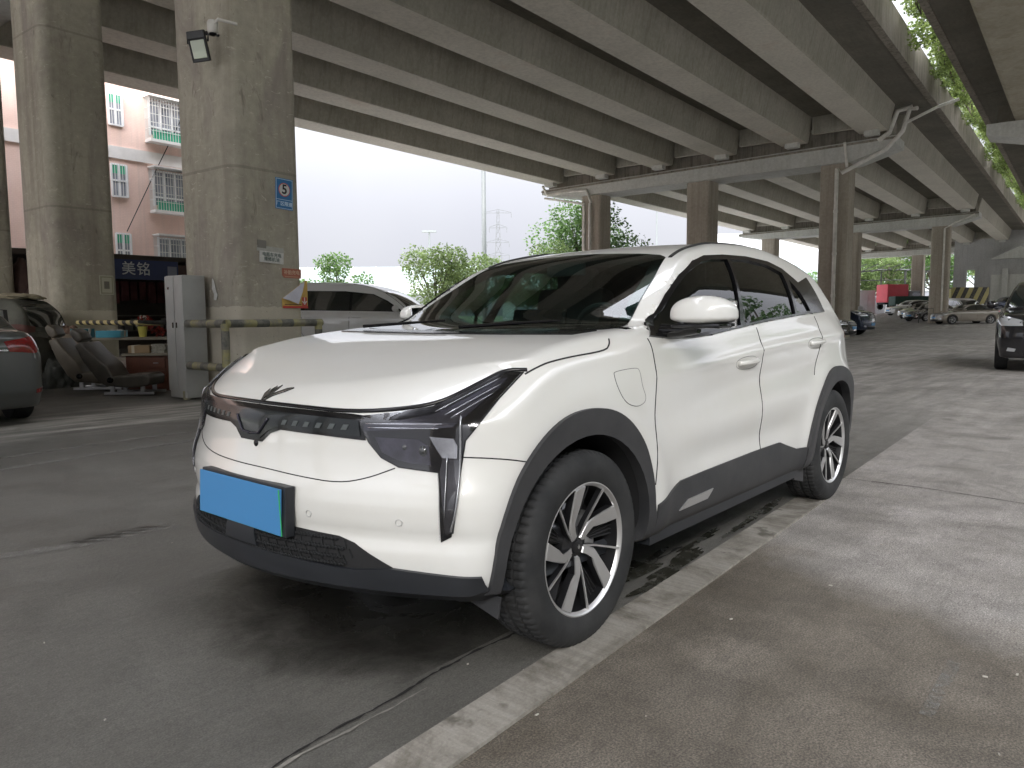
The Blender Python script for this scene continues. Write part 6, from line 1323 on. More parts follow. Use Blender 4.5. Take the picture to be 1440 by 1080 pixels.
    for z in (0.40, 0.22): mb = MB(); mb.box((0.14, -0.18, z), (0.26, 0.02, 0.15), bev=0.004); k = mb.build('drawer', dark, d); mb = MB(); mb.box((0.14, -0.195, z), (0.07, 0.012, 0.012)); mb.build('handle', M_ALLOY, k)
    def opentray(loc, rz, w, dd, h, m, label, name='tray'):
        o = empty(name, loc, rz, label, 'tray'); mb = MB(); mb.box((0, 0, 0.008), (w, dd, 0.012))
        for a, b_, c, e in ((0, dd/2, w, 0.012), (0, -dd/2, w, 0.012)): mb.box((a, b_, h/2), (c, e, h))
        for a in (w/2, -w/2): mb.box((a, 0, h/2), (0.012, dd, h))
        mb.build('basin', m, o); mb = MB(); 
        for i in range(4): mb.box((-w/3+i*w/4.5, 0.02*(i % 2), h*0.6), (w/5, dd*0.5, h*0.9), Matrix.Rotation(0.4*i, 3, 'Z') @ Matrix.Rotation(0.3, 3, 'Y'), bev=0.01)
        mb.build('contents', simple('rags', (0.35, 0.35, 0.33), 0.8, var=0.3), o); return o
    zb = 0.74; opentray(at(159, 11.9, zb), cam_dir(8), 0.36, 0.30, 0.11, simple('tray_blue', (0.025, 0.24, 0.34), 0.45), 'bright blue plastic tray on the work bench')
    opentray(at(118, 11.9, zb), cam_dir(-10), 0.22, 0.25, 0.14, simple('tub_teal', (0.04, 0.22, 0.28), 0.45), 'teal plastic tub behind the headrest of the grey-brown seat')
    q = at(200, 11.0, 0.535); o = empty('cardboard_box', q, cam_dir(6), 'flat brown cardboard box on the red-brown desk', 'box'); mb = MB(); mb.box((0, 0, 0.055), (0.30, 0.24, 0.11), bev=0.004); mb.build('carton', simple('cardboard', (0.24, 0.17, 0.10), 0.8, var=0.1), o); mb = MB(); mb.box((-0.08, 0, 0.056), (0.04, 0.244, 0.114)); mb.build('tape', simple('tape', (0.4, 0.36, 0.28), 0.4), o)
    q = at(226, 11.0, 0.535); o = empty('paper_stack', q, cam_dir(3), 'uneven stack of papers on the desk beside the metal cabinet', 'papers'); rnd = random.Random(3); mb = MB()
    for i in range(9): mb.box((rnd.uniform(-0.01, 0.01), rnd.uniform(-0.01, 0.01), 0.008+i*0.014), (0.19, 0.15, 0.012), Matrix.Rotation(rnd.uniform(-0.15, 0.15), 3, 'Z'))
    mb.build('sheets', simple('paper_old', (0.30, 0.29, 0.25), 0.8, var=0.3, scale=30), o)
    # plant in yellow pot with red flowers
    q = at(207, 12.0, zb); o = empty('flower_pot', q, 0, 'yellow pot of drooping red and white artificial flowers on the bench', 'plant'); mb = MB(); mb.lathe([(0, 0), (0.05, 0), (0.075, 0.17), (0.07, 0.17), (0.045, 0.01)], 'z', 20, (0.05, 0, 0)); mb.build('pot', simple('pot_yellow', (0.42, 0.38, 0.08), 0.5), o, 40)
    lb = MB(); leaf_cloud(lb, [(-0.12, 0, 0.18), (0.0, 0, 0.24), (-0.22, 0, 0.08)], [0.13, 0.12, 0.10], 260, 0.06, random.Random(2)); lb.build('petals', m_leaf('red_petals', (0.05, 0.008, 0.008), (0.30, 0.05, 0.04)), o, fixn=False); lb = MB(); leaf_cloud(lb, [(0.0, -0.05, 0.30), (0.12, 0, 0.22)], [0.06, 0.05], 60, 0.05, random.Random(9)); lb.build('white_flowers', simple('white_petals', (0.6, 0.57, 0.52), 0.7), o, fixn=False)
    # rumpled cloth piled between the dusty car and the seats
    def rag(name, loc, rz, dims, m, label, cat, seed):
        bm = bmesh.new(); bmesh.ops.create_icosphere(bm, subdivisions=5, radius=1); sd = Vector((seed*3.1, seed*1.7, 0))
        for v in bm.verts:
            n_ = noise.noise(v.co*1.6+sd)*0.30+noise.noise(v.co*4.0+sd)*0.14+noise.noise(v.co*9.0+sd)*0.05; v.co = Vector((v.co.x*dims[0]*(1+n_), v.co.y*dims[1]*(1+n_), max(-0.02, (v.co.z)*dims[2]*(1+n_*1.3))))
        me = bpy.data.meshes.new(name); bm.to_mesh(me); bm.free(); o = finish(name, me, m, None, 180, loc); o.rotation_euler = (0, 0, rz); return tag(o, label, cat)
    rag('cloth_pile', at(78, 11.4), cam_dir(0), (0.28, 0.3, 0.40), simple('dark_cloth', (0.035, 0.037, 0.034), 0.9, var=0.4, scale=6), 'dark rumpled heap of cloth between the dusty car and the beige seat', 'cloth', 1)
    rag('cloth', at(30, 11.7, 1.36), cam_dir(0), (0.36, 0.35, 0.07), simple('beige_cloth', (0.27, 0.24, 0.17), 0.9, var=0.25, scale=8), 'beige rag thrown on the roof of the dusty car', 'cloth', 2)
    rag('tarpaulin', at(58, 16.8), cam_dir(0), (0.75, 0.8, 1.95), simple('brown_tarpaulin', (0.055, 0.028, 0.024), 0.8, var=0.3, scale=4), 'dark brown tarpaulin over a tall load beyond the dusty car', 'tarpaulin', 3)
    rag('cloth_bundle', at(96, 12.0, 0.78), cam_dir(0), (0.16, 0.15, 0.16), simple('pinkish_cloth', (0.20, 0.13, 0.10), 0.9, var=0.3, scale=8), 'dusty pink cloth bundle at the foot of the second pillar', 'cloth', 4)
    mb = MB(); mb.box((0, 0, 0.5), (0.36, 0.35, 0.24), bev=0.02); o = mb.build('carton_box', simple('pale_carton', (0.27, 0.22, 0.17), 0.8, var=0.2), None, 40, at(92, 11.6, 0.18)); tag(o, 'pale carton above the backrest of the beige car seat', 'box')
def build_shop():
    T = -13.0; f = lambda u, v: on_t(u, v, T)
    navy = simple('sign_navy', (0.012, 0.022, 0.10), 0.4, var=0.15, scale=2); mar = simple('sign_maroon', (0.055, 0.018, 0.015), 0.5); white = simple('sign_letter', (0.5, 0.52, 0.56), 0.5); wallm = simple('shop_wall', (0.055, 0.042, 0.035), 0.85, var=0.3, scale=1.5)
    s0, z1 = f(120, 352); s1, _ = f(247, 368); _, zt = f(215, 367); _, zb = f(215, 394); root = empty('shop', bp(s1, T-2), 0, 'dark open workshop front with navy sign beneath the pink building', 'shop'); inv = Matrix.Translation(-Vector(root.location))
    def ch(o): o.matrix_parent_inverse = inv; return o
    cz = (zt+zb)/2; hh = zt-zb
    M = frame_on_t((s0+s1)/2, T, cz); ch(panel('sign_board', M, s1-s0, hh, navy, root, 0.12)); sl, zl = f(188, 380); Ms = frame_on_t(sl, T+0.13, cz)
    ch(text_mesh('sign_writing', '铭', hh*0.72, frame_on_t(f(199, 380)[0], T+0.13, cz), white, root, bold=0.003)); ch(text_mesh('sign_writing', '美', hh*0.72, frame_on_t(f(178, 380)[0], T+0.13, cz), white, root, bold=0.003))
    ch(panel('sign_patch', frame_on_t(f(239, 381)[0], T+0.125, f(239, 382)[1]), 0.28, 0.28, simple('sign_grey', (0.20, 0.21, 0.28), 0.5), root, 0.01))
    s2, _ = f(300, 380); ch(panel('awning', frame_on_t((s1+s2)/2+0.01, T-0.05, cz-0.06), s2-s1, hh*0.9, mar, root, 0.1))
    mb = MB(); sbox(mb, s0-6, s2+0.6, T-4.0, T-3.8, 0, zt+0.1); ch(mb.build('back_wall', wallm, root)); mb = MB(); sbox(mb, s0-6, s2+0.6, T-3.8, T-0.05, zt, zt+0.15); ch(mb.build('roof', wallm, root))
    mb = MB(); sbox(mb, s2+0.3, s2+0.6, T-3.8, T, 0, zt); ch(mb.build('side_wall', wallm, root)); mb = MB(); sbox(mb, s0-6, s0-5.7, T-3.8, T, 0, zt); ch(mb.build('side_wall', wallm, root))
    rnd = random.Random(8); mb = MB(); red = simple('hanging_goods', (0.11, 0.035, 0.035), 0.8, var=0.5, scale=3)
    for i in range(14):
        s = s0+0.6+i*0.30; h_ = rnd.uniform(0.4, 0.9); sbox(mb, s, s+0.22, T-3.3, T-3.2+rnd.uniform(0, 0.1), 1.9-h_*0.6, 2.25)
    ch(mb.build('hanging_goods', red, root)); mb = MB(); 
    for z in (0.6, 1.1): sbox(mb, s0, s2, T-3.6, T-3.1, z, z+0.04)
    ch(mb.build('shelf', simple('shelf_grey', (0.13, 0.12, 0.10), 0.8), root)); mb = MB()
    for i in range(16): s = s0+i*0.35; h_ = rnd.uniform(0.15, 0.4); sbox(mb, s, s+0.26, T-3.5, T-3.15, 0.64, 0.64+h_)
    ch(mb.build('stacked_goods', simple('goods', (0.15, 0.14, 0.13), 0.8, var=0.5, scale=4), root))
def build_pink():
    T = -20.0; f = lambda u, v: on_t(u, v, T); pink = NT('pink_render'); p = pink.pos('World'); n1 = pink.noise(p, 0.8, 6, 0.6); st = pink.noise(pink.pos('World', (2.5, 2.5, 0.12)), 2.0, 6, 0.6)
    c = pink.ramp(n1, [(0.3, (0.72, 0.52, 0.44)), (0.7, (0.80, 0.60, 0.52))]); c = pink.mix(c, (0.58, 0.45, 0.40), pink.ramp(st, [(0.5, 0.0), (0.75, 0.6)])); br = pink.n('ShaderNodeTexBrick'); br.inputs['Scale'].default_value = 1.0
    mp = pink.n('ShaderNodeMapping'); mp.inputs['Rotation'].default_value = (math.pi/2, 0, 0); mp.inputs['Scale'].default_value = (4, 4, 4); pink.l(p, mp.inputs[0]); pink.l(mp.outputs[0], br.inputs[0]); br.inputs['Color1'].default_value = (1, 1, 1, 1); br.inputs['Color2'].default_value = (0.95, 0.94, 0.94, 1); br.inputs['Mortar'].default_value = (0.85, 0.82, 0.8, 1); br.inputs['Mortar Size'].default_value = 0.02
    c = pink.mix(c, br.outputs[0], 0.6, 'MULTIPLY'); pink.set(color=c, rough=0.85)
    band = simple('white_band', (0.62, 0.60, 0.57), 0.8, var=0.08, scale=3); s_end, _ = f(300, 200); root = empty('apartment_building', bp(s_end, T-4), 0, 'pink apartment building with caged windows and a white band', 'building'); inv = Matrix.Translation(-Vector(root.location))
    def ch(o): o.matrix_parent_inverse = inv; return o
    mb = MB(); sbox(mb, -14, s_end+1.2, T-9, T, 0, 17.5); ch(mb.build('wall', pink.mat, root)); mb = MB(); sbox(mb, -14.1, s_end+1.3, T-9.1, T+0.06, 6.98, 7.42); ch(mb.build('band', band, root)); mb = MB(); sbox(mb, -14.1, s_end+1.3, T-9.1, T+0.06, 13.0, 13.4); ch(mb.build('band', band, root))
    wf = simple('window_frame', (0.8, 0.8, 0.8), 0.4); gl = simple('window_glass', (0.26, 0.28, 0.32), 0.08, coat=1.0, var=0.4, scale=2); gr = simple('green_panel', (0.03, 0.36, 0.20), 0.5); cg = simple('cage_steel', (0.62, 0.62, 0.60), 0.45)
    def caged(u0, v0, u1, v1, full=True):
        sa, za = f(u0, v0); sb, zb = f(u1, v1); w = sb-sa; za2 = za; h_ = za-zb; sm, zm = (sa+sb)/2, (za+zb)/2
        win = panel('window', frame_on_t(sm, T+0.005, zm+0.08), w*0.84, h_*0.80, gl, root, 0.03); ch(win)
        k = MB()
        for i in range(4): s = sa+w*0.08+w*0.84*i/3; sbox(k, s-0.03, s+0.03, T+0.03, T+0.08, zb+h_*0.12, za-h_*0.02)
        for z in (zb+h_*0.34, za-h_*0.04): sbox(k, sa+w*0.08, sb-w*0.08, T+0.031, T+0.079, z-0.03, z+0.03)
        fr = k.build('frame', wf, win)
        cage = MB(); d = 0.42; n = 15
        for i in range(n+1): s = sa+w*i/n; sbox(cage, s-0.008, s+0.008, T+d-0.01, T+d+0.006, zb, za)
        for i in range(6): z = zb+h_*i/5; sbox(cage, sa, sb, T+d-0.006, T+d+0.010, z-0.010, z+0.010)
        for j in range(5):
            for s in (sa, sb): sbox(cage, s-0.008, s+0.008, T, T+d, zb+h_*j/4-0.010, zb+h_*j/4+0.010)
            for s in (sa, sb): sbox(cage, s-0.008, s+0.008, T+d*j/5-0.008, T+d*j/5+0.008, zb, za)
        cg_ = ch(cage.build('window_cage', cg, root)); b_ = MB(); sbox(b_, sa-0.03, sb+0.03, T, T+d+0.03, zb-0.10, zb-0.02); o = b_.build('sill', band, cg_)
        b_ = MB(); sbox(b_, sa+w*0.06, sb-w*0.03, T+d-0.06, T+d-0.02, zb+0.02, zb+h_*0.23); o = b_.build('planter_panel', gr, cg_)
        b_ = MB(); sbox(b_, sa-0.05, sb+0.05, T, T+d+0.1, za+0.02, za+0.07); o = b_.build('canopy', band, cg_)
    caged(202, 138, 262, 207); caged(209, 237, 266, 302); caged(216, 332, 276, 392)
    def small(u0, v0, u1, v1):
        sa, za = f(u0, v0); sb, zb = f(u1, v1); win = panel('window', frame_on_t((sa+sb)/2, T+0.005, (za+zb)/2), sb-sa, za-zb, gl, root, 0.03); ch(win); k = MB()
        for i in range(3): s = sa+(sb-sa)*i/2; sbox(k, s-0.03, s+0.03, T+0.03, T+0.07, zb, za)
        for i in range(3): z = zb+(za-zb)*i/2; sbox(k, sa, sb, T+0.031, T+0.069, z-0.03, z+0.03)
        o = k.build('frame', wf, win); g = MB(); sbox(g, sa, sb, T+0.035, T+0.05, zb+(za-zb)*0.72, za); o = g.build('green_pane', gr, win)
        k = MB()
        for i in range(7): s = sa+(sb-sa)*i/6; sbox(k, s-0.008, s+0.008, T+0.12, T+0.14, zb, za)
        ch(k.build('window_bars', cg, root))
    small(150, 130, 172, 178); small(155, 230, 179, 278); small(162, 328, 185, 376)
    for (u, v) in ((270, 158), (274, 255), (281, 350)):
        s, z = f(u, v); c = MB(); sbox(c, s-0.35, s+0.5, T+0.05, T+0.38, z-0.28, z+0.28); o = ch(c.build('air_conditioner', simple('ac_white', (0.55, 0.56, 0.56), 0.5), root)); g = MB()
        for i in range(6): sbox(g, s-0.28+i*0.11, s-0.20+i*0.11, T+0.381, T+0.39, z-0.2, z+0.2)
        q = g.build('fan_grille', M_GAP, o)
    # cable running up the wall
    a = on_t(176, 326, T); b = on_t(262, 150, T); mb = MB(); mb.tube([bp(a[0], T+0.15, a[1]), bp((a[0]+b[0])/2-0.1, T+0.12, (a[1]+b[1])/2-0.15), bp(b[0], T+0.1, b[1])], 0.018, 5); ch(mb.build('cable', M_GAP, root))
def build_side():
    # added unseen building and trees: cut side light, show mirrored in the car flank
    w = m_conc('plain_render', (0.26, 0.25, 0.23), (0.34, 0.33, 0.31)); root = empty('apartment_building', bp(0, 30), 0, 'plain low building added across the street to the right to cut side light, outside the photo', 'building'); inv = Matrix.Translation(-Vector(root.location))
    mb = MB(); sbox(mb, -45, 12, 27, 38, 0, 16); o = mb.build('wall', w, root); o.matrix_parent_inverse = inv
    for k in range(12):
        for z in (1.2, 4.4, 7.6, 10.8, 13.4): mb = MB(); sbox(mb, -43+k*4.6, -41+k*4.6, 26.95, 27.05, z, z+1.5); o = mb.build('window', M_CARGL, root); o.matrix_parent_inverse = inv
    mb = MB(); sbox(mb, 17, 78, 30, 40, 0, 15); o = mb.build('wall', w, root); o.matrix_parent_inverse = inv
    for i in range(20): tree(bp(-27+i*4.6, 20.5+(i % 2)*1.5), (7.0 if i < 7 else 10.0)+(i*7 % 5)*0.6, 3.3 if i < 7 else 4.2, 'dark', 'street tree added to the right to cut side light, outside the photo', 60+i, 1900, 0.42, trunk=0.2, group='added street trees on the right')
def build_far():
    grey = simple('mast_grey', (0.20, 0.215, 0.215), 0.5); p = at(682.5, 50); o = empty('lamp_mast', p, 0, 'tall plain grey mast rising out of the trees to the overpass edge', 'mast')
    mb = MB(); mb.tube([(0, 0, 0), (0, 0, 19)], [0.17, 0.12], 12); mb.build('pole', grey, o, 40); mb = MB(); mb.tube([(0, 0, 18.9), (0, 0, 19.4)], 0.5, 12); [mb.box((0.7*math.cos(a), 0.7*math.sin(a), 19.1), (0.4, 0.3, 0.15)) for a in (0, 1.57, 3.14, 4.71)]; mb.build('lamp_ring', grey, o, 40)
    p = at(606.5, 140); o = empty('lamp_mast', p, 0, 'thin distant T-shaped mast above the pale green tree', 'mast'); mb = MB(); mb.tube([(0, 0, 0), (0, 0, 16.6)], [0.25, 0.15], 8); mb.build('pole', grey, o, 40); mb = MB(); mb.box((0, 0, 16.6), (2.6, 0.5, 0.35), Matrix.Rotation(cam_dir(0), 3, 'Z')); mb.build('lamp_bar', grey, o)
    p = at(922, 120); o = empty('lamp_mast', p, 0, 'thin distant mast between the two middle pillars', 'mast'); mb = MB(); mb.tube([(0, 0, 0), (0, 0, 18)], [0.18, 0.12], 8); mb.build('pole', grey, o, 40); mb = MB(); mb.box((0, 0, 18), (1.5, 0.4, 0.3)); mb.build('lamp_head', grey, o)
    # lattice pylon
    p = at(702, 260); o = empty('electricity_pylon', p, cam_dir(0), 'distant lattice electricity pylon right of the tall mast', 'pylon'); grey = simple('pylon_steel', (0.12, 0.125, 0.13), 0.6); mb = MB(); H = 37; r = 0.09
    def w(z): return 2.0*(1-z/H)**1.2+0.35
    zs = [0, 7, 13, 18, 22, 25.5, 28.5, 31, 33.5, 37]
    for a, b in zip(zs[:-1], zs[1:]):
        for sx in (-1, 1):
            for sy in (-1, 1):
                mb.tube([(sx*w(a), sy*w(a), a), (sx*w(b), sy*w(b), b)], r, 4)
            mb.tube([(sx*w(a), -w(a), a), (sx*w(b), w(b), b)], r*0.6, 4); mb.tube([(-w(a), sx*w(a), a), (w(b), sx*w(b), b)], r*0.6, 4); mb.tube([(w(a), sx*w(a), a), (-w(b), sx*w(b), b)], r*0.6, 4)
    mb.build('lattice', grey, o); 
    for z, L in ((36, 4.6), (31, 3.0), (26, 3.8), (21.5, 3.8)): mb = MB(); mb.tube([(-L, 0, z+0.2), (0, 0, z+1.2), (L, 0, z+0.2)], r, 4); mb.tube([(-L, 0, z), (L, 0, z)], r, 4); [mb.tube([(x, 0, z), (x, 0, z-1.6)], 0.12, 4) for x in (-L, L)]; mb.build('cross_arm', grey, o)
    # distant elevated railway with noise screens
    o = empty('viaduct', at(560, 120), cam_dir(0), 'distant pale viaduct with glass noise screens behind the trees', 'viaduct'); pale = simple('far_concrete', (0.45, 0.48, 0.48), 0.8); gl = simple('noise_screen', (0.36, 0.42, 0.43), 0.3)
    mb = MB(); mb.box((20, 0, 5.2), (170, 8, 1.6)); mb.build('deck', pale, o); mb = MB(); mb.box((20, -3.9, 7.3), (170, 0.15, 2.6)); s_ = mb.build('screen', gl, o); [(lambda q: (q.box((x, -4.02, 7.3), (0.18, 0.1, 2.7)), q.build('screen_post', pale, s_)))(MB()) for x in np.arange(-62, 40, 3.5)]; mb = MB(); [mb.box((x, 0, 2.2), (2.2, 3, 4.5)) for x in np.arange(-60, 100, 26)]; mb.build('piers', pale, o)
    o = empty('bridge', at(1100, 150), cam_dir(12), 'white distant bridge deck above the crossover tail', 'bridge'); mb = MB(); mb.box((0, 0, 6.6), (60, 7, 2.6)); mb.build('deck', simple('white_concrete', (0.55, 0.56, 0.57), 0.8), o); mb = MB(); [mb.box((x, 0, 2.6), (2, 3, 5.4)) for x in (-24, -8, 8, 24)]; mb.build('piers', pale, o)
    # far apartment blocks
    bw = NT('far_block'); br = bw.n('ShaderNodeTexBrick'); bw.l(bw.pos('Object', (0.35, 0.35, 0.35), (math.pi/2, 0, 0)), br.inputs[0]); br.offset = 0; br.inputs['Color1'].default_value = br.inputs['Color2'].default_value = (0.36, 0.40, 0.46, 1); br.inputs['Mortar'].default_value = (0.62, 0.63, 0.66, 1); br.inputs['Mortar Size'].default_value = 0.22; bw.set(color=br.outputs[0], rough=0.8)
    for i, (u, D, W_, H_) in enumerate(((1100, 330, 26, 46), (1128, 360, 20, 40), (1025, 300, 14, 32))):
        mb = MB(); mb.box((0, 0, H_/2), (W_, 14, H_)); o = mb.build('apartment_building', bw.mat, None, None, at(u, D)); o.rotation_euler = (0, 0, cam_dir(0)); tag(o, ['wide pale tower block in the haze above the crossover tail', 'narrower pale tower block right of the wide one', 'pale tower block just left of the small far pillar'][i], 'building')
    # red truck body, containers, shed frame
    redm = simple('truck_red', (0.62, 0.055, 0.085), 0.45, var=0.08, scale=1); g = ground_at(1252, 83, 0.25); o = empty('red_truck', g, cam_dir(10), 'bright red box truck parked in the yard beyond the pillars', 'truck'); o.scale = (0.85, 0.85, 0.85)
    mb = MB(); mb.box((0, 0, 2.1), (3.0, 2.2, 2.3), bev=0.05); mb.build('box_body', redm, o, 40); mb = MB(); mb.box((0, 0, 0.8), (3.2, 1.6, 0.25)); mb.build('chassis', M_INNER, o); 
    for x in (-1.0, 0.9): small_wheel(o, x, 1.05, 0.42); small_wheel(o, x, -1.05, 0.42)
    mb = MB(); mb.box((2.5, 0, 1.5), (1.7, 2.1, 1.9), bev=0.15); cb = mb.build('cab', simple('cab_grey', (0.25, 0.25, 0.27), 0.4), o, 40); mb = MB(); mb.box((2.6, -1.06, 1.9), (1.0, 0.03, 0.6)); mb.build('cab_window', M_CARGL, cb)
    dkg = simple('green_tarpaulin', (0.012, 0.04, 0.03), 0.7, var=0.3, scale=3); g = ground_at(1291, 80); mb = MB(); mb.box((0, 0, 1.2), (6.0, 1.5, 1.0), bev=0.12); o = mb.build('covered_load', dkg, None, 40, g); o.rotation_euler = (0, 0, cam_dir(0)); tag(o, 'dark green covered load behind the white hatchback', 'tarpaulin')
    wc = simple('panel_white', (0.60, 0.62, 0.64), 0.6, var=0.06, scale=1)
    for i, (u, D, W_, H_, l) in enumerate(((1214, 86, 1.8, 2.9, 'white site cabin panel left of the red truck'), (1231, 88, 1.6, 2.0, 'low white wall beside the red truck'))):
        mb = MB(); mb.box((0, 0, H_/2), (W_, 1.2, H_), bev=0.03); mb.box((0, -0.62, H_*0.45), (W_*0.04, 0.04, H_*0.8)); o = mb.build('site_cabin' if i == 0 else 'wall', wc, None, 40, ground_at(u, D)); o.rotation_euler = (0, 0, cam_dir(0)); tag(o, l, 'cabin' if i == 0 else 'wall')
    st = simple('shed_steel', (0.10, 0.10, 0.095), 0.6); o = empty('shed_frame', ground_at(1262, 88), cam_dir(0), 'open steel shed frame with thin posts in front of the green trees', 'shed')
    for x in (-5.5, -2.2, 0.6, 2.9, 5.0): mb = MB(); mb.tube([(x, 0, 0), (x, 0, 4.6)], 0.08 if x != 0.6 else 0.14, 6); mb.build('post', st, o)
    mb = MB(); mb.tube([(-6.5, 0, 4.35), (-2, 0, 4.75), (2, 0, 4.7), (6.2, 0, 4.3)], 0.09, 6); mb.tube([(-6.5, 0, 3.5), (6.2, 0, 3.6)], 0.05, 6); mb.build('beam', st, o); mb = MB(); [mb.tube([(x, 0, 4.5), (x+0.4, -3.5, 5.2)], 0.05, 5) for x in np.arange(-6, 6.2, 1.3)]; mb.build('rafters', st, o)
    # scooter by the pillar pair
    o = empty('scooter', ground_at(1207, 60), cam_dir(75), 'dark scooter parked beyond the drainpipe pillar', 'scooter'); mb = MB(); mb.box((0, 0, 0.62), (0.7, 0.28, 0.22), bev=0.06); mb.box((-0.42, 0, 0.5), (0.14, 0.36, 0.6), Matrix.Rotation(-0.3, 3, 'Y'), bev=0.05); mb.box((0.0, 0, 0.35), (0.9, 0.2, 0.14), bev=0.04); mb.build('body', P_SC, o, 40)
    for x in (-0.6, 0.55): mb = MB(); mb.lathe([(0.12, 0.04), (0.23, 0.045), (0.25, 0), (0.23, -0.045), (0.12, -0.04)], 'y', 24, (x, 0, 0.25), close=True); mb.build('wheel', M_TYRE, o, 40)
    mb = MB(); mb.tube([(-0.6, 0, 0.25), (-0.42, 0, 1.0)], 0.03, 6); mb.tube([(-0.42, -0.3, 1.02), (-0.42, 0.3, 1.02)], 0.02, 6); mb.build('handlebar', M_BLK, o, 40); mb = MB(); mb.box((0.1, 0, 0.78), (0.6, 0.26, 0.09), bev=0.03); mb.build('saddle', M_BLK, o, 40); mb = MB(); mb.box((-0.38, 0, 1.18), (0.06, 0.34, 0.34), Matrix.Rotation(-0.3, 3, 'Y'), bev=0.02); mb.build('windshield', wc, o, 40)
    # striped concrete block, grey abutment wall, fence
    stripe = m_band('block_stripes', 0.8, (0, 0, -cam_dir(0)), a=(0.42, 0.37, 0.14), b=(0.02, 0.02, 0.02), diag=-0.45, dirt=0.3); g = ground_at(1356, 68); mb = MB(); mb.box((0, 0, 1.3), (3.4, 1.0, 2.6), bev=0.04); o = mb.build('striped_block', stripe, None, 40, g); o.rotation_euler = (0, 0, cam_dir(0)); tag(o, 'large black and yellow striped concrete block behind the silver beige sedan', 'block')
    sw = 88; tl, _ = on_s(1340, 400, sw); tr = tl+40; root = empty('abutment_wall', bp(sw, tl), 0, 'pale grey concrete abutment wall closing the far right of the yard', 'wall'); inv = Matrix.Translation(-Vector(root.location))
    def ch(o): o.matrix_parent_inverse = inv; return o
    ta, za = on_s(1358, 395, sw); tb, _ = on_s(1370, 395, sw)
    mb = MB(); sbox(mb, sw, sw+0.8, tl, ta, 0, 10.2); sbox(mb, sw, sw+0.8, tb, tr, 0, 10.2); sbox(mb, sw, sw+0.8, ta, tb, 5.6, 10.2); sbox(mb, sw, sw+0.8, ta, tb, 0, 2.2); ch(mb.build('wall', C_WALL, root)); mb = MB(); sbox(mb, sw-0.2, sw, tb+1.5, tr, 1.2, 5.0); ch(mb.build('dado', C_CAP, root)); mb = MB()
    for i in range(6): t = tb+2.5+i*4.2; sbox(mb, sw-0.45, sw-0.2, t, t+0.5, 1.2, 5.6)
    ch(mb.build('pilasters', C_CAP, root)); mb = MB(); sp_quad(mb, (sw-1.2, sw), [tb+1.5, tb+4.0, tb+6.5], [6.6, 7.8, 6.6]); ch(mb.build('gable', C_CAP, root))
    root = empty('overpass_pier', bp(84, tb+9), 0, 'dark sloping pier head on the far abutment wall', 'pier'); inv = Matrix.Translation(-Vector(root.location)); mb = MB(); sp_quad(mb, (83, 84.6), [tb+6, tb+9, tb+18, tb+18, tb+6.5], [4.6, 6.0, 6.6, 5.2, 4.4]); ch(mb.build('pier_head', C_SOFF, root)); mb = MB(); sbox(mb, 83.2, 84.4, tb+11, tb+12.4, 0, 5.2); ch(mb.build('shaft', C_SOFF, root))
    # mesh fence by the far pillar
    o = empty('fence', ground_at(1328, 57), cam_dir(0), 'thin dark pipe fence at the foot of the far pillar', 'fence'); o.scale = (0.6, 1, 0.8)
    for x in (-3.4, -1.6, 0.2): mb = MB(); mb.tube([(x, 0, 0), (x, 0, 1.4)], 0.035, 6); mb.build('post', st, o)
    mb = MB(); mb.tube([(-3.4, 0, 1.38), (0.2, 0, 1.38)], 0.03, 6); mb.tube([(-3.4, 0, 0.9), (0.2, 0, 0.9)], 0.02, 6); mb.build('rail', st, o)
P_SC = simple('scooter_paint', (0.05, 0.05, 0.055), 0.3, coat=0.8)
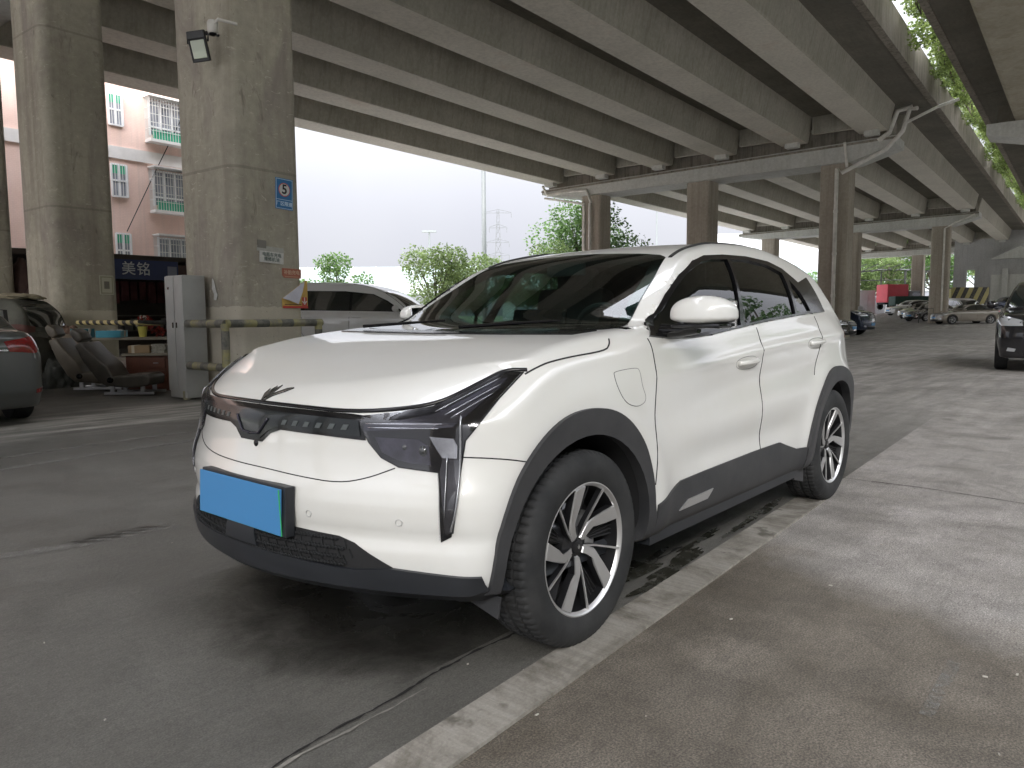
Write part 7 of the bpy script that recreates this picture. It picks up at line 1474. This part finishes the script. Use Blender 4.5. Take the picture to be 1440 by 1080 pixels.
# ------------------------------------------------------------------ camera, light, render settings
def set_camera():
    cd = bpy.data.cameras.new('camera'); co = bpy.data.objects.new('camera', cd); COL.objects.link(co)
    Mx = Matrix(((_rt[0], _up[0], -_fw[0], CAM_C[0]), (_rt[1], _up[1], -_fw[1], CAM_C[1]), (_rt[2], _up[2], -_fw[2], CAM_C[2]), (0, 0, 0, 1)))
    co.matrix_world = Mx
    cd.sensor_fit = 'HORIZONTAL'; cd.sensor_width = 36; cd.lens = 36*CAM_F/1440; cd.clip_start = 0.05; cd.clip_end = 3000
    SC.camera = co
SUN_EL, SUN_AZ = 26, 38
def set_light():
    w = bpy.data.worlds.new("World"); SC.world = w; w.use_nodes = True; t = w.node_tree; t.nodes.clear()
    out = t.nodes.new('ShaderNodeOutputWorld'); bg = t.nodes.new('ShaderNodeBackground'); sky = t.nodes.new('ShaderNodeTexSky')
    sky.sky_type = 'NISHITA'; sky.sun_disc = False; sky.sun_elevation = R(SUN_EL); sky.sun_rotation = R(90-SUN_AZ); sky.air_density = 1.0; sky.dust_density = 5.0; sky.ozone_density = 1.0
    hs = t.nodes.new('ShaderNodeHueSaturation'); hs.inputs['Saturation'].default_value = 0.12; hs.inputs['Value'].default_value = 1.0
    # overcast: the sky evened out by cloud cover
    tc = t.nodes.new('ShaderNodeTexCoord'); nz = t.nodes.new('ShaderNodeTexNoise'); nz.inputs['Scale'].default_value = 2.2; nz.inputs['Detail'].default_value = 5
    t.links.new(tc.outputs['Generated'], nz.inputs['Vector'])
    rp = t.nodes.new('ShaderNodeValToRGB'); rp.color_ramp.elements[0].position = 0.3; rp.color_ramp.elements[0].color = (6.1, 6.25, 7.0, 1); rp.color_ramp.elements[1].position = 0.7; rp.color_ramp.elements[1].color = (7.2, 7.35, 7.9, 1)
    t.links.new(nz.outputs[0], rp.inputs[0])
    mx = t.nodes.new('ShaderNodeMix'); mx.data_type = 'RGBA'; mx.inputs[0].default_value = 0.85
    t.links.new(sky.outputs[0], hs.inputs['Color']); t.links.new(hs.outputs[0], mx.inputs[6]); t.links.new(rp.outputs[0], mx.inputs[7])
    # overcast luminance: the zenith is about three times as bright as the horizon
    sx = t.nodes.new('ShaderNodeSeparateXYZ'); t.links.new(tc.outputs['Generated'], sx.inputs[0])
    mm = t.nodes.new('ShaderNodeMath'); mm.operation = 'MAXIMUM'; t.links.new(sx.outputs[2], mm.inputs[0]); mm.inputs[1].default_value = 0.0
    sq = t.nodes.new('ShaderNodeMath'); sq.operation = 'POWER'; t.links.new(mm.outputs[0], sq.inputs[0]); sq.inputs[1].default_value = 2.5
    ma = t.nodes.new('ShaderNodeMath'); ma.operation = 'MULTIPLY_ADD'; t.links.new(sq.outputs[0], ma.inputs[0]); ma.inputs[1].default_value = 4.2; ma.inputs[2].default_value = 0.25
    vm = t.nodes.new('ShaderNodeVectorMath'); vm.operation = 'SCALE'; t.links.new(mx.outputs[2], vm.inputs[0]); t.links.new(ma.outputs[0], vm.inputs['Scale'])
    t.links.new(vm.outputs[0], bg.inputs[0]); bg.inputs[1].default_value = 0.12
    t.links.new(bg.outputs[0], out.inputs[0])
    sl = bpy.data.lights.new('sun', 'SUN'); sl.energy = 1.1; sl.angle = R(25); sl.color = (1, 0.97, 0.93)
    so = bpy.data.objects.new('sun', sl); COL.objects.link(so)
    d = Vector((math.cos(R(SUN_EL))*math.cos(R(SUN_AZ)), math.cos(R(SUN_EL))*math.sin(R(SUN_AZ)), math.sin(R(SUN_EL))))
    so.rotation_euler = d.to_track_quat('Z', 'Y').to_euler()
    SC.view_settings.view_transform = 'Standard'; SC.view_settings.look = 'None'; SC.view_settings.gamma = 1; SC.view_settings.exposure = 2.05
    SC.cycles.max_bounces = 10; SC.cycles.diffuse_bounces = 7; SC.cycles.transparent_max_bounces = 12
import time as _t
_t0 = _t.time()
def _lap(n): print('LAP', n, round(_t.time()-_t0, 1))
set_camera(); set_light()
build_ground(); build_viaduct(); build_ramp(); build_pillars(); build_pipes(); _lap('bridge')
build_hero(); _lap('hero')
build_cars(); _lap('cars')
build_signs(); build_left(); build_shop(); build_pink(); build_far(); build_side(); _lap('things')
build_green(); _lap('green')
